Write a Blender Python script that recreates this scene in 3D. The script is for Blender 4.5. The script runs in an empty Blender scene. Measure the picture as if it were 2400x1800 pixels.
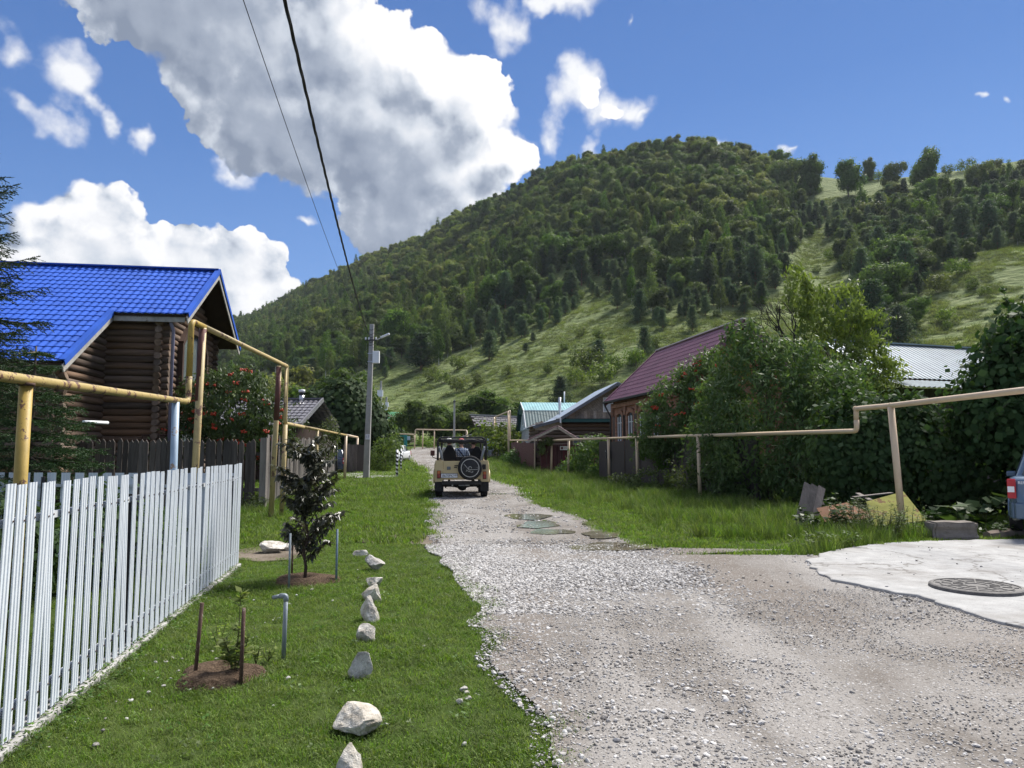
import bpy, math, random
import numpy as np
from mathutils import Vector, Matrix, Euler, noise as mnoise

random.seed(7)
RNG = np.random.default_rng(11)
SC = bpy.context.scene
COL = SC.collection
R = math.radians

# ------------------------------------------------------------------ camera, sky, sun, exposure
FPX, PITCH, EYE = 1714.0, math.atan(155 / 1714.0), 1.6
cam_d = bpy.data.cameras.new('camera')
cam_d.sensor_width = 36.0
cam_d.lens = 36.0 * FPX / 2400.0
cam_d.clip_start, cam_d.clip_end = 0.05, 12000.0
cam = bpy.data.objects.new('camera', cam_d)
cam.location = (0, 0, EYE)
cam.rotation_euler = (math.pi / 2 + PITCH, 0, 0)
COL.objects.link(cam)
SC.camera = cam

SUN_AZ, SUN_EL = R(42), R(52)
SKY_STRENGTH = 0.12
sun_d = bpy.data.lights.new('sun', 'SUN')
sun_d.energy, sun_d.angle, sun_d.color = 3.1, R(20), (1.0, 0.95, 0.87)
sun = bpy.data.objects.new('sun', sun_d)
sdir = Vector((math.sin(SUN_AZ) * math.cos(SUN_EL), math.cos(SUN_AZ) * math.cos(SUN_EL), math.sin(SUN_EL)))
sun.rotation_euler = sdir.to_track_quat('Z', 'Y').to_euler()
sun.location = sdir * 100
COL.objects.link(sun)
SC.view_settings.view_transform = 'Standard'
SC.view_settings.look = 'None'
SC.view_settings.gamma = 1.0
SC.view_settings.use_curve_mapping = False
SC.view_settings.exposure = 1.5
SC.render.engine = 'CYCLES'
cy = SC.cycles
cy.use_denoising = True
cy.max_bounces, cy.diffuse_bounces, cy.glossy_bounces = 6, 3, 3
cy.transmission_bounces, cy.transparent_max_bounces = 4, 8
cy.caustics_reflective = cy.caustics_refractive = False
cy.sample_clamp_indirect = 4.0


class NT:
    """small helper to write node trees"""
    def __init__(s, tree):
        s.t, s.n, s.l = tree, tree.nodes, tree.links

    def add(s, typ, ins=None, **kw):
        nd = s.n.new(typ)
        for k, v in kw.items():
            setattr(nd, k, v)
        for k, v in (ins or {}).items():
            s.put(nd.inputs[k], v)
        return nd

    def put(s, sock, v):
        if isinstance(v, bpy.types.NodeSocket):
            s.l.new(v, sock)
        elif isinstance(v, bpy.types.Node):
            s.l.new(v.outputs[0], sock)
        else:
            sock.default_value = v

    def math(s, op, a, b=None, c=None, clamp=False):
        nd = s.add('ShaderNodeMath', operation=op, use_clamp=clamp)
        s.put(nd.inputs[0], a)
        if b is not None:
            s.put(nd.inputs[1], b)
        if c is not None:
            s.put(nd.inputs[2], c)
        return nd.outputs[0]

    def vmath(s, op, a, b=None, scale=None):
        nd = s.add('ShaderNodeVectorMath', operation=op)
        s.put(nd.inputs[0], a)
        if b is not None:
            s.put(nd.inputs[1], b)
        if scale is not None:
            s.put(nd.inputs['Scale'], scale)
        return nd.outputs['Value'] if op in ('LENGTH', 'DOT_PRODUCT', 'DISTANCE') else nd.outputs[0]

    def mix(s, fac, a, b, blend='MIX'):
        nd = s.add('ShaderNodeMix', data_type='RGBA', blend_type=blend)
        s.put(nd.inputs[0], fac)
        s.put(nd.inputs[6], a if isinstance(a, (bpy.types.NodeSocket, bpy.types.Node)) else c4(a))
        s.put(nd.inputs[7], b if isinstance(b, (bpy.types.NodeSocket, bpy.types.Node)) else c4(b))
        return nd.outputs[2]

    def noise(s, vec, scale, detail=4, rough=0.55, out=0, dist=0.0):
        nd = s.add('ShaderNodeTexNoise', {'Scale': scale, 'Detail': detail, 'Roughness': rough, 'Distortion': dist})
        if vec is not None:
            s.put(nd.inputs['Vector'], vec)
        return nd.outputs[out]

    def voro(s, vec, scale, feature='F1', out='Distance', rnd=1.0):
        nd = s.add('ShaderNodeTexVoronoi', {'Scale': scale, 'Randomness': rnd}, feature=feature)
        if vec is not None:
            s.put(nd.inputs['Vector'], vec)
        return nd.outputs[out]

    def ramp(s, fac, stops, interp='LINEAR'):
        nd = s.add('ShaderNodeValToRGB')
        cr = nd.color_ramp
        cr.interpolation = interp
        while len(cr.elements) < len(stops):
            cr.elements.new(0.5)
        for e, (p, c) in zip(cr.elements, stops):
            e.position = p
            e.color = c4(c)
        s.put(nd.inputs[0], fac)
        return nd.outputs[0]

    def mr(s, v, a, b, c=0.0, d=1.0, smooth=False):
        nd = s.add('ShaderNodeMapRange', {'From Min': a, 'From Max': b, 'To Min': c, 'To Max': d},
                   interpolation_type='SMOOTHSTEP' if smooth else 'LINEAR')
        s.put(nd.inputs['Value'], v)
        return nd.outputs[0]


def c4(c):
    if isinstance(c, (int, float)):
        return (c, c, c, 1)
    return tuple(c) + (1,) if len(c) == 3 else tuple(c)


def azel(u, v):
    """direction of a photo point as azimuth and elevation"""
    a = (v - 900) / FPX
    x, y, z = (u - 1200) / FPX, math.cos(PITCH) + a * math.sin(PITCH), math.sin(PITCH) - a * math.cos(PITCH)
    return math.atan2(x, y), math.atan2(z, math.hypot(x, y))


def build_world():
    w = bpy.data.worlds.new('World')
    SC.world = w
    w.use_nodes = True
    w.node_tree.nodes.clear()
    N = NT(w.node_tree)
    sky = N.add('ShaderNodeTexSky', {}, sky_type='NISHITA', sun_disc=False, sun_elevation=SUN_EL, sun_rotation=SUN_AZ,
                air_density=0.9, dust_density=0.2, ozone_density=3.0)
    d = N.add('ShaderNodeTexCoord').outputs['Generated']
    sp = N.add('ShaderNodeSeparateXYZ', {0: d})
    az = N.math('ARCTAN2', sp.outputs[0], sp.outputs[1])
    el = N.math('ARCSINE', sp.outputs[2])
    p = N.add('ShaderNodeCombineXYZ', {0: az, 1: el}).outputs[0]
    ks = 0.52 / SKY_STRENGTH
    deep = N.ramp(N.math('ADD', N.math('MULTIPLY', el, 0.9), N.math('MULTIPLY', N.math('COSINE', N.math('SUBTRACT', az, SUN_AZ)), -0.12)),
                  [(0.0, (0.24, 0.40, 0.66)), (0.12, (0.16, 0.30, 0.57)), (0.30, (0.092, 0.20, 0.45)), (0.55, (0.058, 0.135, 0.35)), (1.0, (0.045, 0.105, 0.29))])
    deep = N.mix(1.0, deep, (ks, ks, ks), 'MULTIPLY')
    skyc = N.mix(0.68, N.mix(1.0, sky.outputs[0], (0.115, 0.19, 0.32), 'MULTIPLY'), deep)
    seq = [None]

    def order(vec):
        """a vanishing term that makes the many terms evaluate one after the other"""
        return vec if seq[0] is None else N.vmath('ADD', vec, N.math('MULTIPLY', seq[0], 1e-7))

    def shape(q, ell, k):
        m = None
        for (u, vv, ru, rv, rot) in ell:
            a, e = azel(u, vv)
            mp = N.add('ShaderNodeMapping', {'Vector': order(q), 'Location': (a, e, 0), 'Rotation': (0, 0, R(-rot)),
                                             'Scale': (ru / FPX, rv / FPX, 1)}, vector_type='TEXTURE')
            L = N.vmath('LENGTH', mp.outputs[0])
            m = L if m is None else N.math('SMOOTH_MIN', m, L, k)
            seq[0] = m
        return m

    big = [(520, 40, 480, 170, 22), (900, 300, 300, 215, 35), (1055, 400, 215, 140, 15), (300, -20, 330, 125, 20),
           (1095, 240, 130, 110, 0), (950, 490, 165, 120, 40), (800, 130, 220, 150, 20), (640, 310, 240, 105, 22),
           (1195, 375, 80, 62, 0), (890, 520, 120, 95, 40), (400, -330, 620, 240, 10), (1010, 160, 110, 80, 20),
           (1385, 222, 24, 22, 30), (1425, 262, 30, 16, 5),
           (5200, 500, 900, 330, 0), (-2700, 300, 900, 260, 0), (3700, 760, 420, 120, 0)]
    low = [(225, 590, 190, 100, 0), (235, 505, 92, 84, 0), (440, 600, 180, 85, 15), (560, 625, 130, 90, 30), (440, 552, 74, 50, 0),
           (640, 680, 85, 75, 40), (70, 630, 140, 70, 0), (-250, 620, 340, 110, 0), (350, 710, 420, 110, 0)]
    wisps = [(1180, 66, 88, 60, 25), (1345, 3, 115, 52, 10), (1380, 205, 80, 72, 30), (1425, 255, 105, 60, 20), (1470, 262, 80, 36, -15), (1285, 325, 42, 60, -15), (1385, 345, 36, 50, 20), (1205, 290, 26, 34, 0), (1470, 50, 14, 38, 20), (1270, 30, 44, 26, -20),
             (35, 150, 55, 75, 20), (70, 245, 95, 34, 25), (175, 195, 75, 58, 30), (225, 245, 50, 24, 30), (265, 275, 26, 36, -25), (330, 312, 36, 22, 15),
             (710, 532, 30, 16, 15), (2295, 233, 22, 12, 0), (2355, 248, 14, 14, 0), (1690, 340, 34, 20, 0), (1860, 340, 22, 16, 0), (560, 385, 70, 28, 25),
             (1500, 262, 44, 20, -20), (1395, 400, 30, 34, 0), (1230, 340, 40, 40, 0)]
    wn = N.noise(p, 11.0, 4, 0.6, out=1)
    wv = N.vmath('MULTIPLY', N.vmath('SUBTRACT', wn, (0.5, 0.5, 0.5)), (0.085, 0.085, 0.0))
    wz = N.add('ShaderNodeSeparateXYZ', {0: wn}).outputs[2]
    q = N.vmath('ADD', p, wv)

    def relief_at(vec):
        n = N.noise(order(vec), 12.0, 8, 0.60)
        seq[0] = n
        v1 = N.voro(order(N.vmath('ADD', vec, N.vmath('SCALE', wv, scale=0.4))), 13.0)
        seq[0] = v1
        v2 = N.voro(order(N.vmath('ADD', vec, N.vmath('SCALE', wv, scale=0.25))), 34.0)
        seq[0] = v2
        return N.math('ADD', N.math('MULTIPLY', N.math('SUBTRACT', n, 0.5), 0.85),
                      N.math('ADD', N.math('MULTIPLY', N.math('SUBTRACT', 0.40, v1), 0.42), N.math('MULTIPLY', N.math('SUBTRACT', 0.40, v2), 0.23)))

    r0 = relief_at(p)
    r1 = relief_at(N.vmath('ADD', p, (0.013, 0.017, 0)))
    mb_, ml_ = shape(q, big, 0.2), shape(q, low, 0.2)
    b0 = N.math('SUBTRACT', 1.0, N.math('MINIMUM', mb_, ml_))
    f0 = N.math('ADD', b0, N.math('MULTIPLY', r0, 0.75))
    # self-shading: how much cloud lies between the point and the sun
    t1 = N.math('SUBTRACT', 1.0, shape(N.vmath('ADD', q, (0.035, 0.042, 0)), big, 0.2))
    t2 = N.math('SUBTRACT', 1.0, shape(N.vmath('ADD', q, (0.090, 0.105, 0)), big, 0.2))
    pos = lambda x: N.math('MAXIMUM', x, 0.0)
    nb = N.noise(order(p), 5.0, 5, 0.6)
    seq[0] = nb
    thick = N.math('ADD', N.math('MULTIPLY', pos(t1), 1.5), N.math('MULTIPLY', pos(t2), 1.2))
    thick = N.math('MULTIPLY', thick, N.mr(nb, 0.3, 0.7, 0.75, 1.25))
    lowm = N.mr(N.math('SUBTRACT', ml_, mb_), -0.25, 0.25, 1, 0)
    base = N.math('EXPONENT', N.math('MULTIPLY', thick, -1.0))
    base_low = N.mr(N.math('ADD', N.math('MULTIPLY', nb, 0.7), N.math('MULTIPLY', el, 0.9)), 0.35, 0.75, 0.46, 0.82)
    nd = N.add('ShaderNodeMix', {0: lowm, 2: base, 3: base_low}, data_type='FLOAT')
    edge = N.mr(f0, 0.0, 0.7, 1.45, 0.42)
    relief = N.math('MULTIPLY', N.math('MULTIPLY', N.math('SUBTRACT', r0, r1), N.mr(lowm, 0, 1, 1.35, 1.8)), edge)
    lit = N.math('ADD', nd.outputs[0], relief, clamp=True)
    cc = N.ramp(lit, [(0.0, (0.25, 0.30, 0.40)), (0.25, (0.38, 0.435, 0.535)), (0.48, (0.66, 0.71, 0.79)), (0.76, (1.0, 1.0, 1.02))])
    K = 0.36 / SKY_STRENGTH
    cc = N.mix(1.0, cc, (K, K, K), 'MULTIPLY')
    soft = N.mr(wz, 0.46, 0.70, 0.035, 0.34)
    nda = N.add('ShaderNodeMapRange', {'Value': f0, 'From Min': 0.0, 'From Max': soft}, interpolation_type='SMOOTHSTEP')
    fw = N.math('ADD', N.math('SUBTRACT', 1.0, shape(q, wisps, 0.12)), N.math('MULTIPLY', r0, 2.5))
    aw = N.math('MULTIPLY', N.mr(fw, -0.12, 0.85, smooth=True), 0.97)
    c1 = N.mix(aw, skyc, (0.97 * K, 0.98 * K, 1.0 * K))
    c2 = N.mix(nda.outputs[0], c1, cc)
    # broken bright cumulus added beyond the view to lift the ambient light
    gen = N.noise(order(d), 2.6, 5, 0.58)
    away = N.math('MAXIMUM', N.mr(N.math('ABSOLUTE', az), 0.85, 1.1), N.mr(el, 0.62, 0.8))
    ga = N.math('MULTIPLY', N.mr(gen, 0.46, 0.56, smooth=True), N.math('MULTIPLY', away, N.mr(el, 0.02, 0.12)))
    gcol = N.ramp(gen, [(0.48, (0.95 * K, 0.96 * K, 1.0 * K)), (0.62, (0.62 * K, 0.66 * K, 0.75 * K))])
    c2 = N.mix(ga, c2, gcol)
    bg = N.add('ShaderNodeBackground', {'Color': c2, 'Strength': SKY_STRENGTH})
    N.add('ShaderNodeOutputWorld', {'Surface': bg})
    w.cycles.sampling_method = 'MANUAL'
    w.cycles.sample_map_resolution = 512


build_world()

# ------------------------------------------------------------------ places in the photo -> places in the world
GY = np.array([-400, 0, 15, 45, 62, 75, 100, 150, 400, 6000.0])
GZ = np.array([0, 0, 0, 0.2, 0.45, 0.8, 1.85, 4.0, 6.0, 6.0])
_gy = np.arange(-400, 6000, 1.0)
_gz = np.interp(_gy, GY, GZ)
_k = np.hanning(19); _k /= _k.sum()
_gz = np.convolve(np.pad(_gz, 9, 'edge'), _k, 'valid')


def gz(x, y):
    return np.interp(y, _gy, _gz)


def ray(u, v):
    a = (v - 900) / FPX
    return np.array([(u - 1200) / FPX, math.cos(PITCH) + a * math.sin(PITCH), math.sin(PITCH) - a * math.cos(PITCH)])


def W(u, v, Y):
    """world point seen at photo pixel (u, v) at depth Y"""
    d = ray(u, v)
    return Vector((d[0] / d[1] * Y, Y, EYE + d[2] / d[1] * Y))


def G(u, v, h=0.0):
    """ground point seen at photo pixel (u, v)"""
    d = ray(u, v)
    lo, hi = 0.5, 400.0
    for _ in range(60):
        m = 0.5 * (lo + hi)
        if EYE + d[2] / d[1] * m > float(gz(0, m)) + h:
            lo = m
        else:
            hi = m
    return Vector((d[0] / d[1] * lo, lo, float(gz(0, lo))))


def uv_of(x, y, z):
    """photo pixel of a world point (numpy)"""
    dz = z - EYE
    f = y * math.cos(PITCH) + dz * math.sin(PITCH)
    up = -y * math.sin(PITCH) + dz * math.cos(PITCH)
    return 1200 + FPX * x / f, 900 - FPX * up / f


# ------------------------------------------------------------------ objects, parts, labels
def tag(o, label=None, cat=None, group=None, kind=None):
    for k, v in (('label', label), ('category', cat), ('group', group), ('kind', kind)):
        if v:
            o[k] = v
    return o


def thing(name, label, cat, loc=(0, 0, 0), rotz=0.0, group=None):
    o = bpy.data.objects.new(name, None)
    o.empty_display_size = 0.2
    o.location = loc
    o.rotation_euler = (0, 0, rotz)
    COL.objects.link(o)
    return tag(o, label, cat, group)


def basis(o):
    m = Matrix.LocRotScale(o.location, o.rotation_euler, o.scale)
    if o.parent:
        m = basis(o.parent) @ o.matrix_parent_inverse @ m
    return m


def link(name, me, parent=None, world=True, loc=None, rot=None, scale=None):
    o = bpy.data.objects.new(name, me)
    COL.objects.link(o)
    if parent is not None:
        o.parent = parent
        if world:
            o.matrix_parent_inverse = basis(parent).inverted()
    if loc is not None:
        o.location = loc
    if rot is not None:
        o.rotation_euler = rot
    if scale is not None:
        o.scale = scale
    return o


def dup(root, loc, rotz=None, label=None, group=None, scale=None):
    r = root.copy()
    COL.objects.link(r)
    r.location = loc
    if rotz is not None:
        r.rotation_euler = (root.rotation_euler[0], root.rotation_euler[1], rotz)
    if scale is not None:
        r.scale = scale if hasattr(scale, '__len__') else (scale,) * 3
    tag(r, label, None, group)
    for ch in list(root.children):
        c = ch.copy(); COL.objects.link(c); c.parent = r
        for gch in ch.children:
            e = gch.copy(); COL.objects.link(e); e.parent = c
    return r


class MB:
    """collects shapes, then builds ONE mesh object"""
    def __init__(s):
        s.v, s.f, s.sm, s.mi = [], [], [], []
        s.cur = 0

    def _add(s, vs, fs, smooth=False):
        b = len(s.v)
        s.v += [tuple(p) for p in vs]
        for f in fs:
            s.f.append(tuple(i + b for i in f)); s.sm.append(smooth); s.mi.append(s.cur)
        return s

    def m(s, i):
        s.cur = i
        return s

    def box(s, c, size, M=None):
        hx, hy, hz = size[0] / 2, size[1] / 2, size[2] / 2
        vs = [Vector((x, y, z)) for x in (-hx, hx) for y in (-hy, hy) for z in (-hz, hz)]
        if M is not None:
            vs = [M @ p for p in vs]
        vs = [p + Vector(c) for p in vs]
        return s._add(vs, [(0, 1, 3, 2), (4, 6, 7, 5), (0, 4, 5, 1), (2, 3, 7, 6), (0, 2, 6, 4), (1, 5, 7, 3)])

    def beam(s, a, b, w, h, up=(0, 0, 1)):
        """box from a to b, w wide and h high"""
        a, b = Vector(a), Vector(b)
        d = b - a
        L = d.length
        d.normalize()
        side = d.cross(Vector(up))
        if side.length < 1e-5:
            side = Vector((1, 0, 0))
        side.normalize()
        upv = side.cross(d)
        M = Matrix((d, side, upv)).transposed()
        return s.box((a + b) / 2, (L, w, h), M)

    def quad(s, *p):
        return s._add(p, [tuple(range(len(p)))])

    def slab(s, pts, off):
        """polygon given thickness along off"""
        n = len(pts)
        off = Vector(off)
        vs = [Vector(p) for p in pts] + [Vector(p) + off for p in pts]
        fs = [tuple(range(n - 1, -1, -1)), tuple(range(n, 2 * n))] + [(i, (i + 1) % n, (i + 1) % n + n, i + n) for i in range(n)]
        return s._add(vs, fs)

    def tube(s, pts, r, n=10, cap=True, smooth=True):
        pts = [Vector(p) for p in pts]
        rs = r if hasattr(r, '__len__') else [r] * len(pts)
        vs, fs = [], []
        ref = None
        for i, p in enumerate(pts):
            d = (pts[min(i + 1, len(pts) - 1)] - pts[max(i - 1, 0)])
            if d.length < 1e-9:
                d = Vector((0, 0, 1))
            d.normalize()
            if ref is None:
                ref = d.orthogonal().normalized()
            ref = (ref - d * ref.dot(d))
            if ref.length < 1e-6:
                ref = d.orthogonal()
            ref.normalize()
            bn = d.cross(ref)
            for k in range(n):
                a = 2 * math.pi * k / n
                vs.append(p + (ref * math.cos(a) + bn * math.sin(a)) * rs[i])
        for i in range(len(pts) - 1):
            for k in range(n):
                fs.append((i * n + k, i * n + (k + 1) % n, (i + 1) * n + (k + 1) % n, (i + 1) * n + k))
        s._add(vs, fs, smooth)
        if cap:
            b = len(s.v) - len(vs)
            for f in (tuple(b + k for k in range(n - 1, -1, -1)), tuple(b + (len(pts) - 1) * n + k for k in range(n))):
                s.f.append(f); s.sm.append(False); s.mi.append(s.cur)
        return s

    def lathe(s, prof, c=(0, 0, 0), axis='z', n=20, smooth=True):
        """profile [(radius, along)] turned round an axis"""
        vs, fs = [], []
        for (r, h) in prof:
            for k in range(n):
                a = 2 * math.pi * k / n
                p = (r * math.cos(a), r * math.sin(a), h)
                if axis == 'y':
                    p = (p[0], p[2], p[1])
                elif axis == 'x':
                    p = (p[2], p[0], p[1])
                vs.append(Vector(p) + Vector(c))
        for i in range(len(prof) - 1):
            for k in range(n):
                fs.append((i * n + k, i * n + (k + 1) % n, (i + 1) * n + (k + 1) % n, (i + 1) * n + k))
        return s._add(vs, fs, smooth)

    def ball(s, c, r, n=8, m=6, M=None):
        rx, ry, rz = r if hasattr(r, '__len__') else (r, r, r)
        vs, fs = [], []
        for i in range(m + 1):
            t = math.pi * i / m
            for k in range(n):
                a = 2 * math.pi * k / n
                p = Vector((rx * math.sin(t) * math.cos(a), ry * math.sin(t) * math.sin(a), rz * math.cos(t)))
                vs.append((M @ p if M is not None else p) + Vector(c))
        for i in range(m):
            for k in range(n):
                fs.append((i * n + k, (i + 1) * n + k, (i + 1) * n + (k + 1) % n, i * n + (k + 1) % n))
        return s._add(vs, fs, True)

    def grid(s, fn, nu, nv, smooth=True):
        vs = [fn(i / nu, j / nv) for i in range(nu + 1) for j in range(nv + 1)]
        fs = [(i * (nv + 1) + j, (i + 1) * (nv + 1) + j, (i + 1) * (nv + 1) + j + 1, i * (nv + 1) + j + 1) for i in range(nu) for j in range(nv)]
        return s._add(vs, fs, smooth)

    def mesh(s, name, mats):
        me = bpy.data.meshes.new(name)
        me.from_pydata(s.v, [], s.f)
        for m_ in (mats if isinstance(mats, (list, tuple)) else [mats]):
            me.materials.append(m_)
        me.polygons.foreach_set('use_smooth', s.sm)
        me.polygons.foreach_set('material_index', s.mi)
        me.update()
        return me

    def build(s, name, mats, parent=None, world=True, loc=None, rot=None):
        return link(name, s.mesh(name, mats), parent, world, loc, rot)


def bevel(o, w=0.01, seg=2, ang=40):
    md = o.modifiers.new('bevel', 'BEVEL')
    md.width, md.segments, md.limit_method, md.angle_limit = w, seg, 'ANGLE', R(ang)
    md.harden_normals = False
    return o


def mesh_np(name, V, F, mats, attr=None, smooth=False, mi=None):
    V = np.asarray(V, np.float32); F = np.asarray(F, np.int32)
    me = bpy.data.meshes.new(name)
    me.vertices.add(len(V)); me.vertices.foreach_set('co', V.ravel())
    me.loops.add(F.size); me.loops.foreach_set('vertex_index', F.ravel())
    me.polygons.add(len(F)); me.polygons.foreach_set('loop_start', np.arange(0, F.size, F.shape[1], dtype=np.int32))
    if smooth:
        me.polygons.foreach_set('use_smooth', np.ones(len(F), bool))
    for m_ in (mats if isinstance(mats, (list, tuple)) else [mats]):
        me.materials.append(m_)
    if mi is not None:
        me.polygons.foreach_set('material_index', np.asarray(mi, np.int32))
    if attr is not None:
        a = me.attributes.new('lv', 'FLOAT', 'FACE')
        a.data.foreach_set('value', np.asarray(attr, np.float32))
    me.update(calc_edges=True)
    return me


def text_mesh(body, size, mat, extrude=0.002, align='CENTER', shear=0.0):
    cu = bpy.data.curves.new('lettering', 'FONT')
    cu.body, cu.size, cu.extrude = body, size, extrude
    cu.align_x, cu.align_y, cu.shear = align, 'CENTER', shear
    o = bpy.data.objects.new('lettering', cu)
    COL.objects.link(o)
    dg = bpy.context.evaluated_depsgraph_get()
    me = bpy.data.meshes.new_from_object(o.evaluated_get(dg))
    bpy.data.objects.remove(o)
    me.materials.clear()
    me.materials.append(mat)
    return me


# ------------------------------------------------------------------ materials
MATS = {}


def mat(name, fn):
    if name in MATS:
        return MATS[name]
    m_ = bpy.data.materials.new(name)
    m_.use_nodes = True
    m_.node_tree.nodes.clear()
    N = NT(m_.node_tree)
    sh = fn(N)
    if sh is not None:
        N.add('ShaderNodeOutputMaterial', {'Surface': sh})
    MATS[name] = m_
    return m_


def bsdf(N, col, rough=0.8, metal=0.0, spec=0.3, bump=None, bstr=0.3, bdist=0.01):
    ins = {'Base Color': col if isinstance(col, bpy.types.NodeSocket) else c4(col), 'Roughness': rough, 'Metallic': metal, 'Specular IOR Level': spec}
    nd = N.add('ShaderNodeBsdfPrincipled', ins)
    if bump is not None:
        b = N.add('ShaderNodeBump', {'Height': bump, 'Strength': bstr, 'Distance': bdist})
        N.put(nd.inputs['Normal'], b.outputs[0])
    return nd.outputs[0]


def obco(N):
    return N.add('ShaderNodeTexCoord').outputs['Object']


def wpos(N):
    return N.add('ShaderNodeNewGeometry').outputs['Position']


def orand(N):
    return N.add('ShaderNodeObjectInfo').outputs['Random']


def plain(name, col, rough=0.7, metal=0.0, spec=0.3, var=0.25, scale=6.0, dirt=None, dirt_at=0.62, bstr=0.15):
    """painted or raw surface with blotches, fine wear and a little relief"""
    def fn(N):
        p = wpos(N)
        n = N.noise(p, scale, 6, 0.6)
        n2 = N.noise(p, scale * 9, 4, 0.6)
        dark = tuple(c * (1 - var) for c in col)
        lite = tuple(min(1, c * (1 + var * 0.7)) for c in col)
        c = N.mix(N.mr(n, 0.3, 0.7), dark, lite)
        if dirt is not None:
            k = N.mr(N.math('ADD', n, N.math('MULTIPLY', N.math('SUBTRACT', n2, 0.5), 0.35)), dirt_at, dirt_at + 0.04)
            c = N.mix(k, c, dirt)
        return bsdf(N, c, rough, metal, spec, n2, bstr, 0.01)
    return mat(name, fn)


def leaf_mat(name, a, b, trans=0.35, rough=0.6, inst=True, spec=0.15):
    """leaf: colour varies from leaf to leaf and from plant to plant"""
    def fn(N):
        lv = N.add('ShaderNodeAttribute', attribute_name='lv').outputs['Fac']
        c = N.mix(lv, a, b)
        if inst:
            r_ = orand(N)
            hv = N.add('ShaderNodeHueSaturation', {'Color': c, 'Hue': N.mr(r_, 0, 1, 0.485, 0.522), 'Saturation': N.mr(r_, 0, 1, 0.8, 1.1),
                                                   'Value': N.mr(N.math('FRACT', N.math('MULTIPLY', r_, 7.31)), 0, 1, 0.66, 1.3)})
            c = hv.outputs[0]
        s1 = N.add('ShaderNodeBsdfPrincipled', {'Base Color': c, 'Roughness': rough, 'Specular IOR Level': spec}).outputs[0]
        ct = N.mix(1.0, c, (1.25, 1.35, 0.55), 'MULTIPLY')
        s2 = N.add('ShaderNodeBsdfTranslucent', {'Color': ct}).outputs[0]
        return N.add('ShaderNodeMixShader', {0: trans, 1: s1, 2: s2}).outputs[0]
    return mat(name, fn)


# ------------------------------------------------------------------ scattered ground cover (stuff)
PROTO = 0


def scatter(name, pts, rot, scl, idx, protos, label, cat):
    """one object that sets many small pieces on points"""
    global PROTO
    PROTO += 1
    me = bpy.data.meshes.new(name)
    n = len(pts)
    me.vertices.add(n)
    me.vertices.foreach_set('co', np.asarray(pts, np.float32).ravel())
    for nm, ty, arr, key in (('rot', 'FLOAT_VECTOR', rot, 'vector'), ('scl', 'FLOAT_VECTOR', scl, 'vector'), ('idx', 'INT', idx, 'value')):
        a = me.attributes.new(nm, ty, 'POINT')
        a.data.foreach_set(key, np.asarray(arr, np.int32 if ty == 'INT' else np.float32).ravel())
    me.update()
    o = link(name, me)
    pc = bpy.data.collections.new('pieces_%02d' % PROTO)
    for k, pm in enumerate(protos):
        po = bpy.data.objects.new('piece_%02d_%03d' % (PROTO, k), pm)
        pc.objects.link(po)
    g = bpy.data.node_groups.new('scatter_%02d' % PROTO, 'GeometryNodeTree')
    g.interface.new_socket('Geometry', in_out='INPUT', socket_type='NodeSocketGeometry')
    g.interface.new_socket('Geometry', in_out='OUTPUT', socket_type='NodeSocketGeometry')
    N = NT(g)
    gi, go = N.add('NodeGroupInput'), N.add('NodeGroupOutput')
    ci = N.add('GeometryNodeCollectionInfo', {'Collection': pc, 'Separate Children': True, 'Reset Children': True})
    at = lambda nm, ty: N.add('GeometryNodeInputNamedAttribute', {'Name': nm}, data_type=ty).outputs[0]
    ip = N.add('GeometryNodeInstanceOnPoints', {'Points': gi.outputs[0], 'Instance': ci.outputs[0], 'Pick Instance': True,
                                               'Instance Index': at('idx', 'INT'), 'Rotation': at('rot', 'FLOAT_VECTOR'), 'Scale': at('scl', 'FLOAT_VECTOR')})
    N.put(go.inputs[0], ip.outputs[0])
    md = o.modifiers.new('scatter', 'NODES')
    md.node_group = g
    return tag(o, label, cat, None, 'stuff')


def inside(poly, x, y):
    """points inside a polygon (numpy)"""
    px = np.array([p[0] for p in poly]); py = np.array([p[1] for p in poly])
    res = np.zeros(np.shape(x), bool)
    j = len(px) - 1
    for i in range(len(px)):
        c = ((py[i] > y) != (py[j] > y)) & (x < (px[j] - px[i]) * (y - py[i]) / (py[j] - py[i] + 1e-12) + px[i])
        res ^= c
        j = i
    return res


def vnoise(x, y, s, seed=0.0):
    """cheap smooth 2-D noise in 0..1 (numpy value noise)"""
    x = np.asarray(x) * s + seed * 17.3; y = np.asarray(y) * s + seed * 9.1
    xi, yi = np.floor(x).astype(np.int64), np.floor(y).astype(np.int64)
    fx, fy = x - xi, y - yi
    fx, fy = fx * fx * (3 - 2 * fx), fy * fy * (3 - 2 * fy)
    h = lambda a, b: ((np.sin(a * 127.1 + b * 311.7) * 43758.5453) % 1.0)
    return (h(xi, yi) * (1 - fx) + h(xi + 1, yi) * fx) * (1 - fy) + (h(xi, yi + 1) * (1 - fx) + h(xi + 1, yi + 1) * fx) * fy
# ------------------------------------------------------------------ the hill (terrain)
HU = np.array([-4000, -1500, 300, 545, 760, 960, 1060, 1300, 1450, 1600, 1700, 1830, 1920, 1980, 2060, 2180, 2400, 2900, 3600, 6000.0])
HV = np.array([960, 880, 815, 768, 662, 578, 530, 412, 372, 352, 362, 405, 412, 428, 425, 410, 378, 330, 340, 420.0])
HR = np.array([1400, 1300, 1080, 960, 800, 680, 630, 540, 500, 470, 455, 440, 425, 415, 405, 395, 380, 350, 320, 300.0])
HB = np.array([170, 165, 150, 150, 145, 140, 135, 125, 118, 110, 106, 100, 97, 95, 93, 90, 84, 76, 70, 66.0])


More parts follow.
